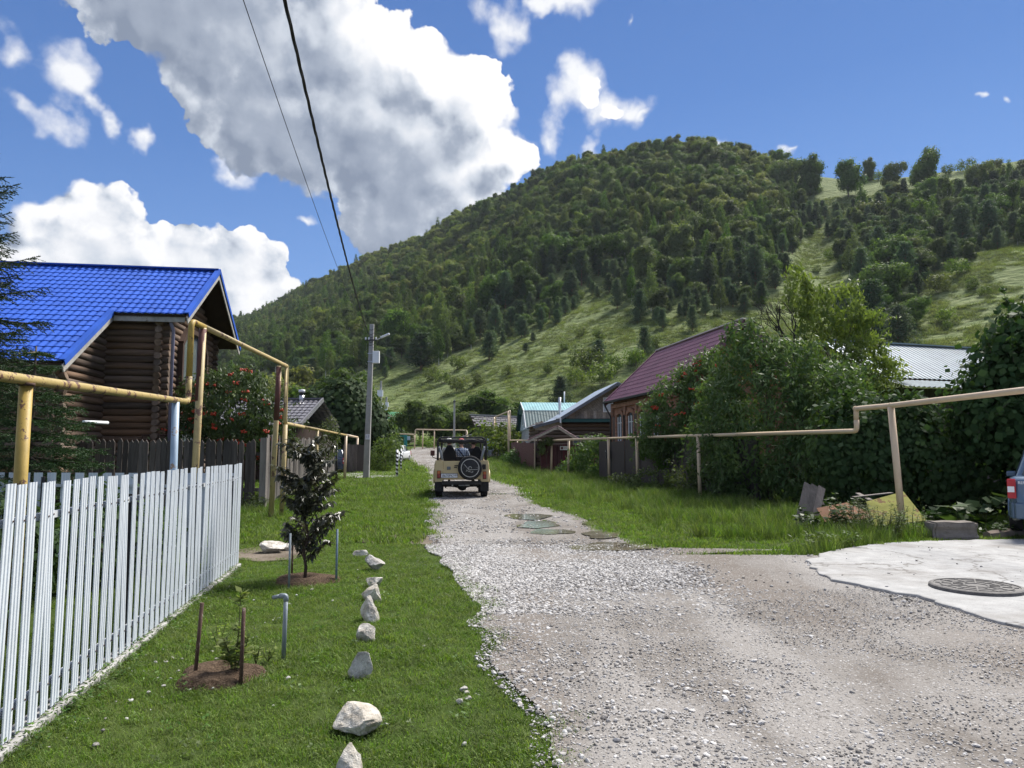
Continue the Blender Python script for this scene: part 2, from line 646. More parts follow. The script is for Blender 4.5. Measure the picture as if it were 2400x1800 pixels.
def _sm(x, xs, ys):
    # smooth interpolation: average of nearby linear samples
    return sum(np.interp(x + o, xs, ys) for o in (-60, -30, 0, 30, 60)) / 5


def hill_par(u):
    vr, yr, yb = _sm(u, HU, HV), _sm(u, HU, HR), _sm(u, HU, HB)
    a = (vr - 900) / FPX
    slope = (math.sin(PITCH) - a * math.cos(PITCH)) / (math.cos(PITCH) + a * math.sin(PITCH))
    zr = EYE + slope * yr
    return yb, yr, zr


def hill_s(t):
    s = np.where(t < 0, t * 0.3, np.power(np.maximum(t, 0), 1.22))
    soft = 1.0 - 0.9 * np.maximum(t - 1, 0) ** 1.6
    s = np.where(t > 1, soft, s)
    return s


def hill_z(u, t):
    yb, yr, zr = hill_par(u)
    y = yb + (yr - yb) * t
    zb = 1.0 + gz(0, yb) * 0.75
    x = (u - 1200) / FPX * y
    z = zb + (zr - zb) * hill_s(t)
    k = np.clip(t * 3, 0, 1) * np.clip((1.15 - t) * 4, 0.15, 1)
    z = z + k * ((vnoise(x, y, 1 / 46.0, 3) - 0.5) * 7 + (vnoise(x, y, 1 / 17.0, 4) - 0.5) * 2.2 + (vnoise(x, y, 1 / 6.0, 5) - 0.5) * 0.7)
    gully = np.exp(-((u - 1925) / 60.0) ** 2) * np.clip(t * 2, 0, 1) * np.clip((0.95 - t) * 3, 0, 1)
    z = z - 5.0 * gully
    return x, y, z


def hill_at(u, v):
    """point of the hillside seen at photo pixel (u, v)"""
    ts = np.linspace(0, 1.0, 600)
    x, y, z = hill_z(np.full(600, float(u)), ts)
    uu, vv = uv_of(x, y, z)
    vm = np.minimum.accumulate(vv)
    i = int(np.argmax(vm <= v)) if (vm <= v).any() else 599
    return Vector((x[i], y[i], z[i]))


def hill_material(N):
    p = wpos(N)
    st = N.vmath('MULTIPLY', p, (0.22, 0.5, 1.1))
    n1 = N.noise(p, 0.035, 4, 0.6)
    n2 = N.noise(st, 0.9, 6, 0.65)
    n3 = N.noise(p, 0.9, 5, 0.7)
    n4 = N.voro(N.vmath('MULTIPLY', p, (0.55, 0.8, 1.3)), 0.55)
    c = N.ramp(N.math('ADD', N.math('MULTIPLY', n2, 0.65), N.math('MULTIPLY', n3, 0.35)),
               [(0.30, (0.075, 0.100, 0.036)), (0.45, (0.135, 0.178, 0.07)), (0.56, (0.205, 0.238, 0.105)), (0.72, (0.285, 0.305, 0.165))])
    c = N.mix(N.mr(n1, 0.35, 0.65, 0.0, 0.6), c, (0.10, 0.135, 0.04))
    c = N.mix(N.mr(n4, 0.0, 0.28, 0.75, 0.0), c, (0.045, 0.07, 0.022))
    h = N.math('ADD', N.math('MULTIPLY', n2, 1.0), N.math('MULTIPLY', n4, 0.5))
    return bsdf(N, c, 0.95, 0, 0.1, h, 1.0, 1.8)


def build_hill():
    us = np.concatenate([np.linspace(-4000, 300, 60), np.linspace(315, 2600, 260), np.linspace(2640, 6000, 60)])
    ts = np.concatenate([np.linspace(-0.12, 1.0, 150), np.linspace(1.012, 1.35, 24)])
    U, T = np.meshgrid(us, ts, indexing='ij')
    x, y, z = hill_z(U.ravel(), T.ravel())
    V = np.stack([x, y, z], 1)
    nu, nt = len(us), len(ts)
    i, j = np.meshgrid(np.arange(nu - 1), np.arange(nt - 1), indexing='ij')
    a = (i * nt + j).ravel()
    F = np.stack([a, a + nt, a + nt + 1, a + 1], 1)
    o = link('hill', mesh_np('hill', V, F, mat('dry_hill_grass', hill_material), smooth=True))
    tag(o, 'steep grassy hill with a wooded upper slope behind the village', None, None, 'structure')


build_hill()

# ------------------------------------------------------------------ leaves
def cards(C, A, Nn, L, Wd):
    """leaf-shaped quads: centres, long axes, normals, lengths, widths"""
    A = A / (np.linalg.norm(A, axis=1, keepdims=True) + 1e-9)
    B = np.cross(A, Nn)
    B = B / (np.linalg.norm(B, axis=1, keepdims=True) + 1e-9)
    L, Wd = np.asarray(L)[:, None], np.asarray(Wd)[:, None]
    V = np.stack([C - A * L * 0.5, C + B * Wd * 0.5 - A * L * 0.05, C + A * L * 0.5, C - B * Wd * 0.5 - A * L * 0.05], 1).reshape(-1, 3)
    F = np.arange(len(V)).reshape(-1, 4)
    return V, F


def rdir(n, rng=None):
    d = (rng or RNG).normal(size=(n, 3))
    return d / np.linalg.norm(d, axis=1, keepdims=True)


def crown(ells, n_clump, per, r_clump, leaf, aspect=0.6, out=0.7, droop=0.0, up=0.0, shell=0.35, rng=None):
    """leaf clumps spread near the surface of a union of ellipsoids"""
    rng = rng or RNG
    ells = np.asarray(ells, float)
    vol = (ells[:, 3] * ells[:, 4] * ells[:, 5]) ** (2 / 3.0)
    pick = rng.choice(len(ells), n_clump * 3, p=vol / vol.sum())
    d = rdir(n_clump * 3, rng)
    rr = 1.0 - shell * rng.random(n_clump * 3) ** 1.5
    P = ells[pick, :3] + d * ells[pick, 3:6] * rr[:, None]
    keep = np.ones(len(P), bool)
    for e in range(len(ells)):
        q = np.linalg.norm((P - ells[e, :3]) / ells[e, 3:6], axis=1)
        keep &= (q > 0.72) | (pick == e)
    P, d = P[keep][:n_clump], d[keep][:n_clump]
    n = len(P)
    off = rng.normal(size=(n, per, 3)) * r_clump * 0.55
    C = (P[:, None, :] + off).reshape(-1, 3)
    D = np.repeat(d, per, 0) * out + off.reshape(-1, 3) / (r_clump + 1e-9) * 0.45 + rdir(n * per, rng) * (1 - out) * 0.9
    D[:, 2] += up
    Nn = D / (np.linalg.norm(D, axis=1, keepdims=True) + 1e-9)
    A = np.cross(Nn, rdir(n * per, rng))
    A[:, 2] -= droop
    s = leaf * (0.65 + 0.7 * rng.random(n * per))
    V, F = cards(C, A, Nn, s, s * aspect)
    lv = np.clip(np.repeat(rng.random(n), per) * 0.6 + rng.random(n * per) * 0.4, 0, 1)
    return V, F, lv, P


def trunk_tubes(mb, base, top, r, tips, n=7, rng=random, bend=0.12):
    """tapered trunk with limbs to the clump points"""
    base, top = Vector(base), Vector(top)
    H = (top - base).length
    pts = []
    for i in range(7):
        t = i / 6
        p = base.lerp(top, t)
        w = math.sin(t * 3.1) * bend * r * 3
        pts.append(p + Vector((rng.uniform(-1, 1) * w, rng.uniform(-1, 1) * w, 0)))
    mb.tube(pts, [r * (1.25 if i == 0 else 1 - 0.14 * i) for i in range(7)], n)
    for tp in tips:
        tp = Vector(tp)
        t = min(0.9, max(0.18, ((tp - base).dot((top - base).normalized()) / H) * 0.62))
        s = base.lerp(top, t)
        mid = s.lerp(tp, 0.5) + Vector((rng.uniform(-.1, .1), rng.uniform(-.1, .1), 0.1)) * (tp - s).length
        rb = r * (1 - 0.75 * t) * 0.5
        mb.tube([s, mid, s.lerp(tp, 0.97)], [rb, rb * 0.6, rb * 0.18], 5, cap=False)
    return mb


def bark(name, a, b):
    def fn(N):
        p = obco(N)
        n = N.noise(N.vmath('MULTIPLY', p, (6, 6, 1.2)), 2.0, 6, 0.65)
        return bsdf(N, N.mix(N.mr(n, 0.35, 0.65), a, b), 0.95, 0, 0.1, n, 0.8, 0.05)
    return mat(name, fn)


BARK = bark('grey_brown_bark', (0.06, 0.048, 0.038), (0.16, 0.135, 0.11))
BARK_PINE = bark('pine_bark', (0.10, 0.06, 0.035), (0.24, 0.15, 0.09))
BARK_BIRCH = bark('birch_bark', (0.35, 0.34, 0.32), (0.6, 0.58, 0.55))

F_OAK = leaf_mat('oak_foliage', (0.058, 0.094, 0.030), (0.134, 0.180, 0.058), 0.42, spec=.05)
F_OAK_SUNLIT = leaf_mat('sunlit_oak_foliage', (0.098, 0.130, 0.034), (0.225, 0.25, 0.074), 0.44, spec=.05)  # oak leaves with the hill's sunlight put into a lighter, yellower colour
F_PINE = leaf_mat('pine_needles', (0.046, 0.082, 0.052), (0.102, 0.148, 0.090), 0.32, spec=.05)
F_BIRCH = leaf_mat('birch_foliage', (0.05, 0.086, 0.026), (0.12, 0.165, 0.052), 0.4, spec=.05)
F_BUSH = leaf_mat('bush_foliage', (0.06, 0.10, 0.022), (0.15, 0.19, 0.042), 0.4)


def far_tree(kind, seed):
    """a tree of the hillside as one mesh: foliage, then trunk"""
    rng = np.random.default_rng(seed)
    prng = random.Random(seed)
    mb = MB()
    if kind in ('oak', 'sunlit_oak'):
        wd = prng.uniform(.9, 1.15)
        es = [(0, 0, 5.2, 2.0 * wd, 2.0 * wd, 3.1)]
        for k in range(11):
            a = prng.uniform(0, 6.28); z = prng.uniform(1.3, 8.6)
            rr = prng.uniform(1.2, 3.1) * (1 - max(0, z - 5) * .13) * wd
            s = prng.uniform(0.75, 1.7) * (1.0 if z < 7 else 0.8)
            es.append((rr * math.cos(a), rr * math.sin(a), z, s, s, s * 0.85))
        V, F, lv, P = crown(es, 640, 9, 0.58, 0.42, 0.75, 0.78, 0.1, 0.12, rng=rng)
        trunk_tubes(mb, (0, 0, -0.8), (0, 0, 8), 0.2, [P[i] for i in range(0, 16, 3)], 6, prng)
        fm, bm_ = (F_OAK if kind == 'oak' else F_OAK_SUNLIT), BARK
    elif kind == 'birch':
        es = [(0, 0, 5.0, 1.5, 1.5, 2.8), (0.1, 0, 7.6, 1.1, 1.1, 2.4), (0.1, 0.1, 10.2, 0.55, 0.55, 1.5)]
        for k in range(6):
            a = prng.uniform(0, 6.28); z = prng.uniform(2.5, 8)
            es.append((1.2 * math.cos(a) * (1.2 - z * .08), 1.2 * math.sin(a) * (1.2 - z * .08), z, 0.8, 0.8, 1.1))
        V, F, lv, P = crown(es, 260, 9, 0.55, 0.38, 0.6, 0.5, 0.6, 0.0, rng=rng)
        trunk_tubes(mb, (0, 0, -0.8), (0.1, 0.1, 10.5), 0.12, [], 6, prng)
        fm, bm_ = F_BIRCH, BARK_BIRCH
    elif kind == 'pine':
        H = 10.0
        Vs, Fs, ls, nb, tips = [], [], [], 0, []
        for lay in range(11):
            z = 1.6 + lay * 0.78
            rad = (3.3 * (1 - lay / 12.5) ** 0.7) * prng.uniform(0.75, 1.15) * (0.8 if lay == 0 else 1)
            nbz = 7 if lay < 8 else 5
            for b in range(nbz):
                a = 6.283 * b / nbz + prng.uniform(-.4, .4) + lay
                r_ = rad * prng.uniform(0.7, 1.12)
                es = [(r_ * k * math.cos(a), r_ * k * math.sin(a), z + 0.35 * r_ * k * k * 0.6 + prng.uniform(-.15, .15), 0.38, 0.38, 0.22) for k in (0.35, 0.66, 0.95)]
                v, f, l, P = crown(es, 13, 7, 0.44, 0.40, 0.42, 0.5, 0.0, 0.55, 0.8, rng=rng)
                Vs.append(v); Fs.append(f + nb); ls.append(l); nb += len(v)
                if b % 2 == 0:
                    mb.tube([(0, 0, z - .15), es[2][:3]], [0.05, 0.015], 4, cap=False)
        V, F, lv = np.concatenate(Vs), np.concatenate(Fs), np.concatenate(ls)
        mb.tube([(0, 0, -0.8), (0.05, 0, 3), (0, 0.05, 7), (0, 0, 10.2)], [0.2, 0.17, 0.1, 0.03], 6)
        fm, bm_ = F_PINE, BARK_PINE
    else:  # bush
        es = [(prng.uniform(-.8, .8), prng.uniform(-.8, .8), prng.uniform(.6, 1.5), prng.uniform(.5, .8), prng.uniform(.5, .8), prng.uniform(.6, 1.0)) for _ in range(6)]
        V, F, lv, P = crown(es, 110, 8, 0.34, 0.24, 0.6, 0.5, 0.2, 0.2, rng=rng)
        for k in range(5):
            mb.tube([(0, 0, -0.3), P[k]], [0.04, 0.01], 4, cap=False)
        fm, bm_ = F_BUSH, BARK
    me = join_np('%s_tree' % kind, V, F, lv, mb, fm, bm_)
    return me


def join_np(name, V, F, lv, mb, fm, bm_):
    """leaf quads + trunk tubes as one quad mesh"""
    tv = np.array(mb.v, float).reshape(-1, 3)
    tf = [f if len(f) == 4 else (f[0], f[1], f[2], f[2]) for f in mb.f if len(f) in (3, 4)]
    tf = np.array([f for f in tf if len(set(f)) == 4], int).reshape(-1, 4) + len(V)
    me = mesh_np(name, np.concatenate([V, tv]), np.concatenate([F, tf]), [fm, bm_],
                 attr=np.concatenate([lv, np.zeros(len(tf))]),
                 mi=np.concatenate([np.zeros(len(F)), np.ones(len(tf))]))
    return me


HT = {k: [far_tree(k, 100 * i + j) for j in range(n)] for i, (k, n) in enumerate((('oak', 4), ('sunlit_oak', 3), ('birch', 3), ('pine', 4), ('bush', 3)))}
HEIGHT = {'oak': 9.4, 'sunlit_oak': 9.4, 'birch': 11.6, 'pine': 10.3, 'bush': 2.3}

LOW_U = np.array([-4000, 300, 450, 560, 640, 720, 800, 870, 960, 1010, 1080, 1150, 1230, 1300, 1360, 1420, 1470, 1500, 1560, 1620, 1680, 1740, 1800, 1850, 1880, 1900, 1930, 1975, 1985, 2010, 2080, 2130, 2170, 2180, 2200, 2260, 2330, 2400, 3600, 6000.0])
LOW_V = np.array([970, 960, 950, 905, 880, 905, 890, 885, 885, 870, 845, 815, 790, 745, 715, 690, 705, 755, 765, 740, 745, 740, 720, 685, 600, 560, 535, 560, 650, 740, 800, 800, 760, 700, 650, 635, 600, 580, 560, 560.0])
UP_U = np.array([-4000, 1800, 1840, 1890, 1930, 1990, 2060, 2100, 2200, 2260, 2400, 6000.0])
UP_V = np.array([-900, -900, 395, 430, 485, 500, 490, 470, 468, 445, 430, 400.0])


def build_forest():
    rng = np.random.default_rng(5)
    sp = 5.7
    gx, gy = np.meshgrid(np.arange(-1300, 620, sp), np.arange(95, 1250, sp))
    x = (gx + rng.uniform(-.45, .45, gx.shape) * sp).ravel()
    y = (gy + rng.uniform(-.45, .45, gx.shape) * sp).ravel()
    u = 1200 + FPX * x / y
    ok = (u > -1500) & (u < 3300)
    x, y, u = x[ok], y[ok], u[ok]
    yb, yr, zr = hill_par(u)
    t = (y - yb) / (yr - yb)
    ok = (t > 0.01) & (t < 1.06)
    x, y, u, t = x[ok], y[ok], u[ok], t[ok]
    _, _, z = hill_z(u, t)
    uu, v = uv_of(x, y, z)
    low, upv = np.interp(u, LOW_U, LOW_V), np.interp(u, UP_U, UP_V)
    wob = (vnoise(x, y, 1 / 22.0, 8) - 0.5) * 34
    ok = (v < low + wob) & (v > upv + wob * 0.6)
    # thin out the far side where crowns hide each other anyway
    ok &= (rng.random(len(x)) < np.clip(0.62 + 0.75 * vnoise(x, y, 1 / 15.0, 9), 0, 1))
    # a brighter belt of low deciduous bushes inside the wood
    x, y, z, u, v, t, low = x[ok], y[ok], z[ok], u[ok], v[ok], t[ok], low[ok]
    n = len(x)
    r = rng.random(n)
    above = low - v
    kinds = np.array(['oak'] * n, dtype=object)
    piney = np.where(u < 1150, 0.25, 0.8) * np.clip(1.25 - above / np.where(u < 1150, 90.0, 170.0), 0.03, 1)
    piney = np.where(u > 1880, np.maximum(piney, 0.6), piney)
    kinds[r < piney] = 'pine'
    r2 = rng.random(n)
    birchy = np.where((u < 1200) & (above < 210), 0.5, np.where(above < 240, 0.3, 0.05))
    kinds[(kinds == 'oak') & (r2 < birchy)] = 'birch'
    patch = vnoise(x, y, 1 / 38.0, 21)
    top = np.where(u < 1150, np.clip((above - 60) / 60, 0, 1) * 1.3, np.clip((above - 130) / 120, 0, 1) * 0.5)  # share of sunlit-coloured oaks, highest on the upper left slope
    kinds[(kinds == 'oak') & (rng.random(n) < top * np.clip((patch - 0.2) * 1.9, 0.15, 0.95))] = 'sunlit_oak'
    scl = rng.choice([0.68, 0.88, 1.04, 1.22, 1.5], n, p=[.2, .25, .25, .2, .1]) * rng.uniform(0.88, 1.12, n) * np.where(kinds == 'pine', rng.uniform(0.6, 0.95, n), 1.0) * (0.8 + 0.4 * vnoise(x, y, 1 / 30.0, 2))
    scl *= np.where(above < 40, 0.85, 1.0)
    hpx = np.array([HEIGHT[k] for k in kinds]) * scl / y * FPX
    frame = (u > 470) & (u < 2440) & (v > 0)
    order = np.argsort(-hpx * frame)
    big = order[:270]
    text = {'oak': 'broad green tree', 'sunlit_oak': 'tree in sunlit colours', 'birch': 'slender birch', 'pine': 'dark pine'}
    PLACES = ['beyond the log house gable', 'beyond the orange rowan', 'above the round tree', 'right of the utility pole', 'above the green roof', 'above the far street end',
              'above the slate roof', 'above the teal roof', 'above the blue grey roof', 'over the purple roof', 'over the dead tree', 'beside the bare gully', 'above the metal roof', 'above the maple', 'at the right meadow']
    nm = {'oak': 'deciduous_tree', 'sunlit_oak': 'deciduous_tree', 'birch': 'birch_tree', 'pine': 'pine_tree'}
    for i in big:
        k = kinds[i]
        o = link(nm[k], HT[k][rng.integers(len(HT[k]))], None, loc=(x[i], y[i], z[i] - 0.15), rot=(0, 0, rng.uniform(0, 6.28)),
                 scale=(scl[i] * rng.uniform(.9, 1.15), scl[i] * rng.uniform(.9, 1.15), scl[i]))
        size = 'tall' if hpx[i] > np.median(hpx[big]) else 'smaller'
        row = 'in the front row of' if above[i] < 40 else 'just behind the front of' if above[i] < 75 else 'a little way up' if above[i] < 115 else 'midway up' if above[i] < 165 else 'high up in'
        place = PLACES[int(np.searchsorted([640, 760, 880, 1000, 1120, 1240, 1360, 1480, 1600, 1720, 1850, 1990, 2130, 2260], u[i]))]
        tag(o, '%s %s %s the wood %s' % (size, text[k], row, place), 'tree', 'trees of the lower hillside wood')
    rest = np.ones(n, bool); rest[big] = False
    protos, base = [], {}
    for k in ('oak', 'sunlit_oak', 'birch', 'pine'):
        base[k] = len(protos)
        protos += HT[k]
    idx = np.array([base[k] + rng.integers(len(HT[k])) for k in kinds])
    pts = np.stack([x, y, z - 0.15], 1)[rest]
    rot = np.stack([rng.uniform(-.06, .06, n), rng.uniform(-.06, .06, n), rng.uniform(0, 6.28, n)], 1)[rest]
    sc = np.stack([scl * rng.uniform(.9, 1.2, n), scl * rng.uniform(.9, 1.2, n), scl], 1)[rest]
    scatter('hillside_wood', pts, rot, sc, idx[rest], protos, 'dense mixed wood covering the upper hillside', 'wood')
    print('forest', n)
    # undergrowth: thousands of low bushes between the trunks and along the wood's edge
    m = 2600
    j = rng.integers(n, size=m)
    jx, jy = x[j] + rng.normal(0, 3.2, m), y[j] + rng.normal(0, 3.2, m)
    ju = 1200 + FPX * jx / jy
    yb, yr, zr = hill_par(ju)
    jt = (jy - yb) / (yr - yb)
    _, _, jz = hill_z(ju, jt)
    ok = (jt > 0) & (jt < 1.02) & (jy < 420)
    k = ok.sum()
    scatter('wood_undergrowth', np.stack([jx, jy, jz - 0.1], 1)[ok], np.stack([np.zeros(k), np.zeros(k), rng.uniform(0, 6.28, k)], 1),
            np.repeat(rng.uniform(0.6, 1.5, k)[:, None], 3, 1), rng.integers(len(HT['bush']), size=k), HT['bush'],
            'low green undergrowth under the edge of the hillside wood', 'undergrowth')


build_forest()


def lone(kind, u, v, hpx, label, group, name=None, seed=0, wide=1.0):
    p = hill_at(u, v)
    h = hpx / FPX * p.y
    s = h / HEIGHT[kind]
    o = link(name or {'pine': 'pine_tree', 'bush': 'shrub', 'oak': 'oak_tree', 'birch': 'birch_tree', 'sunlit_oak': 'oak_tree'}[kind],
             HT[kind][seed % len(HT[kind])], None, loc=(p.x, p.y, p.z - (0.10 if kind in ('oak', 'sunlit_oak') else 0.02) * h), rot=(0, 0, seed * 1.7), scale=(s * wide, s * wide, s))
    return tag(o, label, 'shrub' if kind == 'bush' else 'tree', group)


def build_lone_trees():
    g = 'lone oaks on the bare ridge'
    lone('oak', 2010, 462, 104, 'wide dark oak on the ridge at the edge of the wood', g, seed=0, wide=0.95)
    lone('oak', 2062, 424, 66, 'small round oak on the skyline between two bigger oaks', g, seed=1, wide=0.85)
    lone('oak', 2123, 442, 84, 'narrow dark oak on the skyline left of the tallest ridge oak', g, seed=2, wide=0.75)
    lone('oak', 2202, 452, 124, 'tallest lone oak on the bare ridge with a forked crown', g, seed=3, wide=0.85)
    lone('oak', 1920, 455, 112, 'broad oak on the skyline where the wood ends', g, seed=1, wide=1.0)
    lone('oak', 1855, 450, 100, 'round oak topping the wood beside the broad end oak', g, seed=2, wide=1.0)
    lone('sunlit_oak', 2372, 420, 62, 'bright green tree on the ridge above the bushes at the far end', g, seed=0)
    g = 'young pines on the open hillside'
    lone('pine', 1314, 962, 84, 'dark bushy pine just above the blue grey house roof', g, seed=0, wide=1.25)
    lone('pine', 1405, 852, 60, 'dense young pine standing alone above the purple roof', g, seed=1, wide=1.35)
    lone('pine', 1514, 834, 74, 'tall narrow pine standing above the purple roof', g, seed=2, wide=1.05)
    lone('pine', 1628, 776, 66, 'slim dark pine standing over the ridge of the purple roof', g, seed=3, wide=0.9)
    lone('pine', 1146, 845, 74, 'tall pine ahead of the wood edge on the open slope', g, seed=0, wide=1.2)
    lone('pine', 1307, 760, 38, 'small pine high on the open slope near the wood', g, seed=1, wide=1.3)
    lone('pine', 1250, 802, 24, 'little round pine in the middle of the open slope', g, seed=2, wide=1.5)
    lone('pine', 1233, 826, 24, 'lower of two little pines in the middle of the slope', g, seed=3, wide=1.5)
    lone('pine', 1450, 726, 78, 'slender pine at the top of the open slope', g, seed=1, wide=0.8)
    lone('pine', 1574, 730, 26, 'tiny pine on the slope under the band of pines', g, seed=3, wide=1.1)
    lone('pine', 985, 868, 96, 'bushy dark pine cluster at the foot of the wood edge', g, seed=3, wide=1.5)
    g = 'big pines low on the hillside'
    lone('pine', 2055, 822, 178, 'big dark pine low on the slope above the metal roof', g, seed=0, wide=0.95)
    lone('pine', 2115, 836, 130, 'spreading pine with open side branches above the metal roof', g, seed=1, wide=1.2)
    lone('pine', 1985, 800, 120, 'dense pine beside the bare gully on the slope', g, seed=2, wide=1.15)
    lone('pine', 2140, 668, 110, 'blue green pine above the right-hand meadow', g, seed=3, wide=1.1)
    lone('pine', 2280, 590, 120, 'tall blue green pine at the top of the meadow', g, seed=0, wide=1.1)
    lone('pine', 2345, 560, 100, 'dark pine beneath the ridge bushes', g, seed=1, wide=1.2)
    g = 'bushes on the open hillside'
    spots = [(1072, 868, 34, 'round green bush low on the open slope'), (1075, 782, 20, 'small pale bush near the wood edge'),
             (1012, 892, 36, 'pale leafy bush at the foot of the slope by the wood'), (1034, 900, 34, 'second pale bush at the foot of the slope'),
             (1072, 920, 40, 'bushy shrub above the far tree row'), (1118, 905, 34, 'shrub right of the bushy one above the far trees'),
             (1192, 878, 26, 'small bush in the lower middle of the slope'), (1283, 876, 24, 'low bush in the grass left of the lone pine'),
             (1322, 822, 20, 'tiny yellowish bush below the small high pine'), (1378, 872, 60, 'tall pale birch shrub beside the dense young pine'),
             (1408, 905, 56, 'yellow green shrub behind the blue grey roof'), (1434, 876, 46, 'light green shrub above the blue grey roof peak'),
             (1352, 905, 42, 'grey green shrub over the blue grey roof'), (1490, 862, 44, 'leafy shrub at the end of the purple roof'),
             (1540, 815, 30, 'small dark shrub above the purple roof slope'), (1270, 742, 26, 'bush under the pale strip of grass'),
             (1408, 800, 28, 'birch shrub above the dense young pine'), (1365, 790, 26, 'thin bush on the upper slope'),
             (2263, 646, 42, 'dense dark bush alone on the right meadow'), (2218, 688, 46, 'pale green bush on the right meadow'),
             (2300, 680, 30, 'low bush on the right meadow near the frame edge'), (2325, 694, 26, 'small flat bush lower on the right meadow'),
             (2227, 758, 36, 'bush in the lower right meadow above the roof'), (2232, 772, 22, 'little bush just under another on the lower meadow'),
             (2085, 424, 24, 'bright bush on the ridge between the oaks'), (2170, 412, 18, 'small bush on the skyline right of the narrow oak'),
             (2250, 410, 26, 'yellow green bush right of the tallest oak'), (2300, 402, 32, 'bright ridge bush further along the skyline'),
             (2060, 520, 50, 'sunny yellow green bush below the small oak'), (2120, 505, 46, 'leafy bush below the narrow oak'),
             (2180, 520, 56, 'big bright bush under the tallest oak'), (2075, 575, 40, 'light bush in the gap between the pine groups'),
             (1965, 610, 30, 'bush at the top of the bare gully'), (2330, 440, 40, 'bush on the bare ridge near the bright tree'),
             (2260, 455, 38, 'bush on the sunny ridge slope'), (1930, 640, 20, 'little bush in the bare gully')]
    for i, (u, v, h, lab) in enumerate(spots):
        lone('bush', u, v, h, lab, g, seed=i)


build_lone_trees()


def build_hill_grass():
    # tussocks of dry grass on the open slope
    rng = np.random.default_rng(91)
    m_ = leaf_mat('tussock_grass', (0.095, 0.13, 0.048), (0.215, 0.24, 0.112), .3, .8, True, .05)
    protos = [tuft(300 + i, 20, .16, .10, .30, .02, .9, m_) for i in range(4)]
    n = 120000
    u, t = rng.uniform(820, 2500, n), rng.random(n) ** .8 * .85
    x, y, z = hill_z(u, t)
    _, v = uv_of(x, y, z)
    ok = (v > np.interp(u, LOW_U, LOW_V) - 12) | ((v < np.interp(u, UP_U, UP_V) + 20) & (u > 1840))
    ok &= vnoise(x, y, 1 / 5.0, 93) * .6 + vnoise(x, y, 1 / 1.7, 94) * .4 > .42
    x, y, z = x[ok], y[ok], z[ok]
    k = len(x)
    s = rng.uniform(1.2, 3.6, k)
    print('tussocks', k)
    scatter('hill_tussocks', np.stack([x, y, z - .05], 1), np.stack([rng.normal(0, .15, k), rng.normal(0, .15, k), rng.uniform(0, 6.28, k)], 1),
            np.stack([s * 1.5, s * 1.5, s * .8], 1), rng.integers(0, 4, k), protos, 'tussocks of dry grass on the open hillside', 'grass')


# ------------------------------------------------------------------ ground, road, pad
def ground_material(N):
    p = wpos(N)
    n1 = N.noise(p, 0.55, 5, 0.6)
    n2 = N.noise(p, 5.0, 5, 0.65)
    n3 = N.noise(p, 60, 3, 0.7)
    c = N.mix(N.mr(n2, 0.3, 0.7), (0.030, 0.052, 0.010), (0.062, 0.098, 0.020))
    c = N.mix(N.mr(n1, 0.45, 0.75, 0, 0.6), c, (0.085, 0.105, 0.028))
    c = N.mix(N.mr(N.math('ADD', n1, N.math('MULTIPLY', n2, 0.6)), 1.0, 1.14, 0, 0.9), c, (0.15, 0.11, 0.075))
    c = N.mix(N.mr(n3, 0.35, 0.7, 0.0, 0.5), c, (0.025, 0.035, 0.010))
    return bsdf(N, c, 0.95, 0, 0.1, n3, 0.6, 0.02)


def build_ground():
    ys = np.concatenate([np.linspace(-400, -12, 20), np.linspace(-10, 60, 141), np.linspace(62, 180, 60), np.linspace(200, 6000, 30)])
    xs = np.concatenate([-np.geomspace(6000, 22, 30), np.linspace(-20, 20, 81), np.geomspace(22, 6000, 30)])
    X, Y = np.meshgrid(xs, ys, indexing='ij')
    Z = gz(X, Y) + (vnoise(X, Y, 0.7, 31) - 0.5) * 0.03 * (Y < 100)
    nx, ny = len(xs), len(ys)
    i, j = np.meshgrid(np.arange(nx - 1), np.arange(ny - 1), indexing='ij')
    a = (i * ny + j).ravel()
    F = np.stack([a, a + ny, a + ny + 1, a + 1], 1)
    o = link('ground', mesh_np('ground', np.stack([X.ravel(), Y.ravel(), Z.ravel()], 1), F, mat('lawn_soil', ground_material), smooth=True))
    tag(o, 'grassy village ground', None, None, 'structure')


build_ground()

LEFT_PX = [(1335, 1800), (1300, 1720), (1240, 1640), (1178, 1560), (1152, 1500), (1135, 1420), (1085, 1360), (1045, 1310), (1025, 1280), (1012, 1258), (1003, 1233), (1008, 1184), (1001, 1141),
           (1006, 1122), (990, 1106), (972, 1090), (962, 1078), (950, 1067), (948, 1060), (952, 1055)]
RIGHT_PX = [(1900, 1304), (1851, 1292), (1742, 1295), (1661, 1304), (1590, 1304), (1536, 1286), (1444, 1258), (1379, 1226), (1298, 1194), (1276, 1187), (1237, 1165), (1226, 1146), (1177, 1129), (1146, 1122),
            (1120, 1105), (1095, 1088), (1075, 1072), (1062, 1063), (1056, 1057)]
LW = [(0.7, -30.0), (0.65, 0.0), (0.5, 2.0)] + [(p.x, p.y) for p in (G(*q) for q in LEFT_PX)]
RW = [(16.0, -30.0), (16.0, 0.0), (16.0, 8.6)] + [(p.x, p.y) for p in (G(*q) for q in RIGHT_PX)]
LY, LX = np.array([p[1] for p in LW]), np.array([p[0] for p in LW])
RY, RX = np.array([p[1] for p in RW]), np.array([p[0] for p in RW])
_o = np.argsort(LY, kind='stable'); LY, LX = LY[_o], LX[_o]
_o = np.argsort(RY, kind='stable'); RY, RX = RY[_o], RX[_o]


def road_l(y):
    return np.interp(y, LY, LX) + (vnoise(y, y * 0, 1.7, 41) - 0.5) * np.clip(0.18 + 0.004 * y, 0, .5)


def road_r(y):
    return np.interp(y, RY, RX) + (vnoise(y, y * 0, 1.4, 42) - 0.5) * np.clip(0.2 + 0.004 * y, 0, .5)


